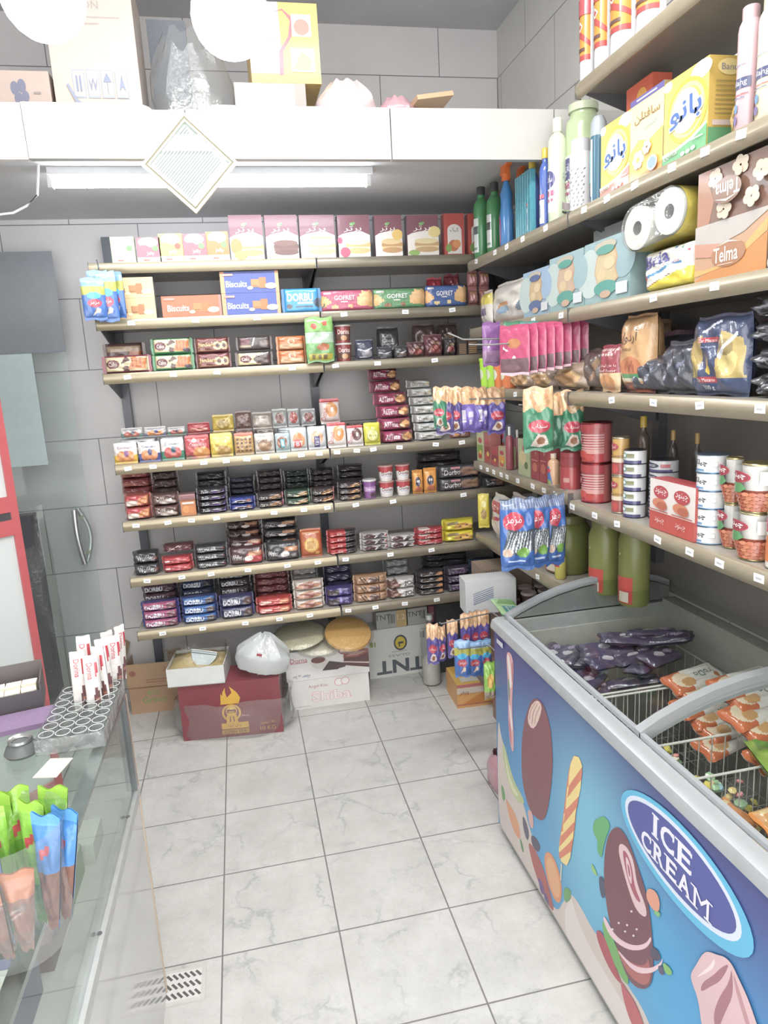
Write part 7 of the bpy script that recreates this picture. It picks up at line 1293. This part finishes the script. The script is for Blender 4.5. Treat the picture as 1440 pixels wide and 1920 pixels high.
ZAR = (('P', ((0, 0), (1, 0), (1, .22), (0, .22)), '2b3f66'), ('P', ((.04, .22), (.28, .22), (.32, .5), (.36, .76), (.06, .68)), 'a08c52'), ('P', ((.58, .22), (.98, .22), (.96, .70), (.66, .80), (.62, .5)), 'b09c5c'), ('E', .15, .38, .08, .14, 'c4ae6a'), ('E', .78, .42, .14, .16, 'cab878'), ('E', .76, .60, .1, .1, '8a7846'), ('R', .30, .66, .62, .72, 'a83440'), ('T', 'Zar Macaron', .46, .69, .04, 'f0e6e4', {'w': .28}), ('T', 'Ziba Angel Hair', .46, .61, .035, 'b9c4d8', {'w': .26}), ('P', ((.42, .32), (.46, .50), (.50, .32), (.46, .26)), 'd2b64a'), ('R', .27, .17, .58, .24, 'a83440'), ('T', 'Zar Macaron', .42, .205, .045, 'f0e6e4', {'w': .28}), ('T', '300 g', .44, .10, .07, 'dfe4ec', {'w': .2}), ('P', ((.3, .8), (.6, .93), (.62, .9), (.36, .78)), 'd6dae4'), ('P', ((.62, .5), (.9, .78), (.92, .74), (.66, .46)), 'cdd2da'))
R(3, 1276, 1378, 590, pillow, 'navy pasta bag with clear windows and red name plates', Q4, 'bag', name='pasta_bag', D=.09, col='2b3a5e', ends='v', items=ZAR, res=2.0, seal=.03, crumple=.3, seed=264)
for i, (yt, lab) in enumerate(((0, 'bottom'), (1, 'second up'), (2, 'third up'), (3, 'topmost'))):
    Pq = Vector((SIDE_X + .03, 2, RZ[3] + .0005 + .058 * i)); A, C = along_x(Pq, Vector((0, 1, 0)), 1386), along_x(Pq, Vector((0, 1, 0)), 1500)
    put(A, C, 0, pillow, 'shiny black pasta bag, ' + lab + ' of the heap at the near picture edge', '', 'bag', H=.057, group='black pasta bags', name='pasta_bag', D=.2, col='232329', items=(('P', ((.1, .3), (.4, .6), (.42, .5), (.14, .24)), '8a8c94'), ('P', ((.3, .7), (.7, .8), (.7, .76), (.3, .64)), '6a6c74')), crumple=.3, seed=270 + i)
# fifth side shelf: cans and jars
Q5 = 'fifth side shelf'
DF = .022
JU = lambda c: (('E', .5, .72, .3, .10, 'a83448'), ('R', .1, .30, .9, .56, c), ('E', .5, .2, .28, .12, 'b04a3c'), ('E', .6, .32, .18, .08, 'c9b45c'))
for i, (x0, x1, yt, c, a, lab) in enumerate(((895, 907, 810, 'b5b890', '7a9a4c', 'green juice carton at the far end'), (908, 921, 812, '9a5a54', '8a3c3c', 'red juice carton, second from the far end'), (922, 934, 838, '9a4a48', '7a3030', 'short red juice carton'), (935, 948, 838, 'a89a78', 'c98a3c', 'short tan juice carton'))):
    R(4, x0, x1, yt, boxpack, lab, Q5, 'carton', dz=DF, name='juice_carton', D=.05, col=c, items=JU(a))
for i, (x0, x1, yt, lab) in enumerate(((922, 934, 800, 'green juice carton'), (935, 948, 796, 'grey blue juice carton'))):
    R(4, x0, x1, yt, boxpack, lab + ' in the second row at the far end', Q5, 'carton', dz=DF, set=.06, name='juice_carton', D=.05, col=['6a8a5a', '7a828a'][i], items=JU('8a3c3c'))
R(4, 949, 964, 800, bottle, 'pink red sauce bottle with white nozzle, first', Q5, 'bottle', dz=DF, col='8a3c44', cap='d6d6d2', neck=.3, name='sauce_bottle', capz=.8)
R(4, 964, 978, 806, bottle, 'pink red sauce bottle with white nozzle, second', Q5, 'bottle', dz=DF, set=.05, col='7a3c44', cap='d0d0cc', neck=.3, name='sauce_bottle', capz=.8)
R(4, 972, 994, 824, boxpack, 'green and white drink carton under the green nut bags', Q5, 'carton', dz=DF, name='juice_carton', D=.05, col='a8b08a', items=(('E', .4, .5, .3, .2, 'c9b98c'), ('E', .6, .75, .2, .1, 'b04a64'), ('E', .7, .3, .14, .1, '4a6a3c')))
for i in range(2): R(4, 996 + 16 * i, 1011 + 16 * i, 842, boxpack, 'dark red tomato carton with white letters, ' + ['far', 'near'][i] + ' of two', Q5, 'carton', dz=DF, name='tomato_carton', D=.05, col='8a2f34', items=(('T', 'Ji', .6, .86, .12, 'e6d6d2'), ('E', .5, .4, .3, .15, 'b0604c'), ('R', .15, .62, .85, .65, 'c98a80')))
R(4, 1027, 1050, 850, bottle, 'peach juice bottle with a blue label', Q5, 'bottle', dz=0, col='d2a884', cap='d8c4b0', items=(('P', ((.2, .2), (.8, .2), (.6, .75), (.35, .75)), '3a70b0'), ('E', .5, .62, .2, .07, 'c03c4c'), ('E', .5, .25, .25, .08, '8a9a5a')), shoulder=.72, name='juice_bottle')
R(4, 1050, 1094, 846, rnd=True, make=lambda W, H: round_thing(W, H, 'paste_jar', [('jar_body', [(.94, 0), (1, .03), (1, .80), (.92, .88)], '8f2a2e', 'panel'), ('jar_lid', [(.96, .88), (.97, .99), (.9, 1)], '9a3034', 'plastic')], (('R', .05, .06, .98, .74, 'a83c40'), ('R', .08, .50, .24, .60, 'e0d0cc'), ('R', .62, .34, .8, .46, 'c09088'))), desc='large red paste jar with a red label', place=Q5, cat='jar')
TIN = (('R', 0, 0, 1, .22, 'a83438'), ('R', 0, .22, 1, .34, 'c08884'),) + tuple(('R', 0, .36 + .07 * i, 1, .385 + .07 * i, 'c9a8a4') for i in range(6)) + (('R', 0, .78, 1, 1, '982c32'), ('E', .36, .58, .16, .11, '9a2c34'), ('T', 'اصیل', .36, .58, .12, 'efe2e0', {'w': .22}), ('E', .5, .2, .14, .10, 'b03c34'), ('E', .7, .12, .12, .09, 'a8342e'))
R(4, 1089, 1148, 790, tin, 'large red tomato paste tin', Q5, 'tin', n=2, set=.0, name='paste_tin', col='b05a5c', metal='983038', items=TIN, group='red tomato paste tins')
CT = (('R', 0, .0, 1, .36, '8a3430'), ('E', .5, .16, .26, .13, 'a83a34'), ('R', 0, .34, 1, .46, 'c9b9a4'), ('E', .5, .78, .24, .10, '9a3440'), ('T', 'تبرک', .5, .78, .1, 'ecdcd8', {'w': .3}), ('R', .1, .5, .9, .54, '8a6a34'))
R(4, 1146, 1180, 818, tin, 'gold and red tomato tin', Q5, 'tin', n=2, set=.0, name='tomato_tin', col='b5904c', metal='a8a08c', items=CT, group='gold and red tomato tins')
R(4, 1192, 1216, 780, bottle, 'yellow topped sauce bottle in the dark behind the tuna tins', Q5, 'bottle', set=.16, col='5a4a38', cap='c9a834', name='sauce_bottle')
TU = (('R', 0, 0, 1, .24, '3a3a6a'), ('E', .14, .60, .16, .28, '2f3550'), ('T', 'چینود', .14, .60, .24, 'e4e6ea', {'w': .2}), ('E', .48, .62, .10, .20, '4a8a7c'), ('E', .48, .62, .07, .14, 'd8dada'), ('R', .58, .48, .8, .78, '7a7c58'), ('R', .58, .55, .8, .57, 'b5b69a'))
TU2 = (('R', 0, 0, 1, .2, '3a3a6a'), ('E', .44, .56, .26, .26, '2f3550'), ('T', 'CHINOOD', .44, .56, .2, 'e4e6ea', {'w': .36}), ('R', .74, .4, .95, .7, 'b5606a'))
R(4, 1167, 1212, 842, tin, 'flat tuna tin by the gold tins', Q5, 'tin', n=5, set=.0, name='tuna_tin', col='d0d3d4', metal='44475c', items=TU, group='tuna tins stacked by the gold tins')
R(4, 1214, 1272, 860, tin, 'flat tuna tin behind the red carton', Q5, 'tin', n=5, set=.055, name='tuna_tin', col='cbced0', metal='50546a', items=TU2, group='tuna tins stacked behind the red carton')
CHB = (('R', 0, 0, 1, .36, 'b04438'), ('E', .26, .76, .17, .13, 'a83a3e'), ('T', 'چینود', .26, .77, .14, 'f2e8e6', {'w': .26}), ('E', .73, .76, .17, .13, 'a83a3e'), ('T', 'چینود', .73, .77, .14, 'f2e8e6', {'w': .26}), ('E', .24, .54, .16, .10, 'c07858'), ('E', .30, .50, .12, .08, 'a85a40'), ('E', .71, .54, .16, .10, 'c07858'), ('E', .77, .50, .12, .08, 'a85a40'), ('T', 'چینود', .26, .20, .13, 'e6c8c0', {'w': .22}), ('T', 'چینود', .73, .20, .13, 'e6c8c0', {'w': .22}), ('R', .02, .39, .46, .41, 'a8483c'), ('R', .54, .39, .98, .41, 'a8483c'))
R(4, 1217, 1302, 905, boxpack, 'red and white carton of tinned food with twin pictures', Q5, 'carton', set=-.006, name='tin_carton', D=.055, col='d6cfca', top='a83c40', side='b04a44', items=CHB)
CHK = (('T', 'چیلک', .48, .56, .42, '33363c', {'w': .42, 'b': .02}), ('R', .22, .10, .62, .20, '5a8ab5'), ('E', .04, .5, .09, .36, 'd8b46a'), ('R', .76, .35, .90, .65, 'c0c2c4'), ('R', .775, .39, .885, .61, 'dfe1e2'), ('R', 0, .0, 1, .04, '6a9ac4'))
R(4, 1300, 1362, 850, tin, 'round white and blue tin with black script', Q5, 'tin', n=5, name='bean_paste_tin', col='dcdedf', metal='7f9ab5', items=CHK, group='white and blue tins')
BEAN = (('R', 0, 0, 1, .46, '96462f'),) + tuple(('E', .05 + .11 * (i % 9) + .05 * ((i // 9) % 2), .05 + .085 * (i // 9), .06, .045, ['b86a4c', 'a85638', 'c07a58'][i % 3]) for i in range(45)) + (('P', ((.2, .46), (.3, .60), (.5, .66), (.62, .52), (.5, .42), (.3, .40)), '4f8a54'), ('E', .42, .76, .26, .13, 'a03040'), ('E', .42, .76, .23, .105, '8a2834'), ('T', 'چینود', .42, .77, .13, 'efe4e2', {'w': .36, 'b': .02}), ('R', .8, .6, .98, .9, 'c9cbc8'))
R(4, 1354, 1388, 856, tin, 'bean tin partly behind, far column', Q5, 'tin', n=2, set=.03, name='bean_tin', col='cfd0cc', metal='b5a878', items=BEAN, group='bean tins far column')
R(4, 1382, 1446, 866, tin, 'large bean tin with red oval, near column', Q5, 'tin', n=2, set=-.004, name='bean_tin', col='cfd0cc', metal='b5a878', items=BEAN, group='bean tins near column')
R(4, 1432, 1500, 960, tin, 'orange and white tin cut by the near picture edge', Q5, 'tin', name='fruit_tin', col='d8d4cc', metal='b5b0a0', items=(('R', 0, .1, 1, .6, 'c9743c'), ('E', .3, .8, .3, .14, 'a8404a')), set=-.004)
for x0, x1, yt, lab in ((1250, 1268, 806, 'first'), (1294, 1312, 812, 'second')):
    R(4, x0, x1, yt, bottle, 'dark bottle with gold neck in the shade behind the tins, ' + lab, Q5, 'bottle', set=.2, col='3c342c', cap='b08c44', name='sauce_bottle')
# lowest side shelf: rice and pickle jars
Q6 = 'lowest side shelf'
R(5, 916, 946, 930, pillow, 'white rice bag with red label behind the blue snack bags', Q6, 'bag', name='rice_bag', D=.08, col='cfc9c4', ends='v', items=(('R', .15, .62, .75, .86, 'b03c48'), ('T', 'برنج', .45, .74, .12, 'efe2e0', {'w': .4}), ('P', ((0, .40), (1, .52), (1, .60), (0, .48)), 'a83c50'), ('R', .1, .14, .9, .36, 'dcd6cc'), ('R', 0, .06, 1, .12, 'a83c50')), crumple=.2, seed=290)
R(5, 948, 985, 930, pillow, 'second white rice bag hidden behind the blue snack bags', Q6, 'bag', name='rice_bag', D=.08, col='c4beb6', ends='v', items=(('R', .15, .62, .75, .86, 'a89a44'),), crumple=.2, seed=291, set=.02)
PKL = (('R', .35, .04, .80, .40, 'b0382e'), ('R', .48, .06, .72, .2, 'cfc8b8'), ('E', .10, .3, .10, .10, 'c9b04a'), ('E', .2, .6, .03, .02, 'd9dcae'), ('E', .5, .7, .02, .015, 'd9dcae'))
for i, (x0, x1) in enumerate(((1022, 1108), (1103, 1166), (1158, 1218))):
    R(5, x0, x1, 962 + 4 * i, rnd=True, make=lambda W, H: round_thing(W, H, 'pickle_jar', [('jar_body', [(.92, 0), (1, .04), (1, .74), (.8, .86)], '6f7532', 'panel'), ('jar_lid', [(.82, .86), (.84, .97), (.8, 1)], '6a6c34', 'plastic')], PKL), desc='large green pickle jar with red label, ' + ['far', 'middle', 'near'][i] + ' of three', place=Q6, cat='jar', set=[.01, .04, .07][i], group='large pickle jars')  # olive darkened to carry the shade the jars stand in
o = R(5, 1040, 1062, 1030, rnd=True, make=lambda W, H: round_thing(W, H, 'pickle_jar', [('jar_body', [(.92, 0), (1, .1), (1, .70), (.8, .86)], 'b0a850', 'panel'), ('jar_lid', [(.82, .86), (.84, .97), (.8, 1)], 'a83c34', 'plastic')], (('R', .2, .5, .8, .7, 'b0382e'),)), desc='small yellow green jar in front of the pickle jars', place=Q6, cat='jar', set=-.0)
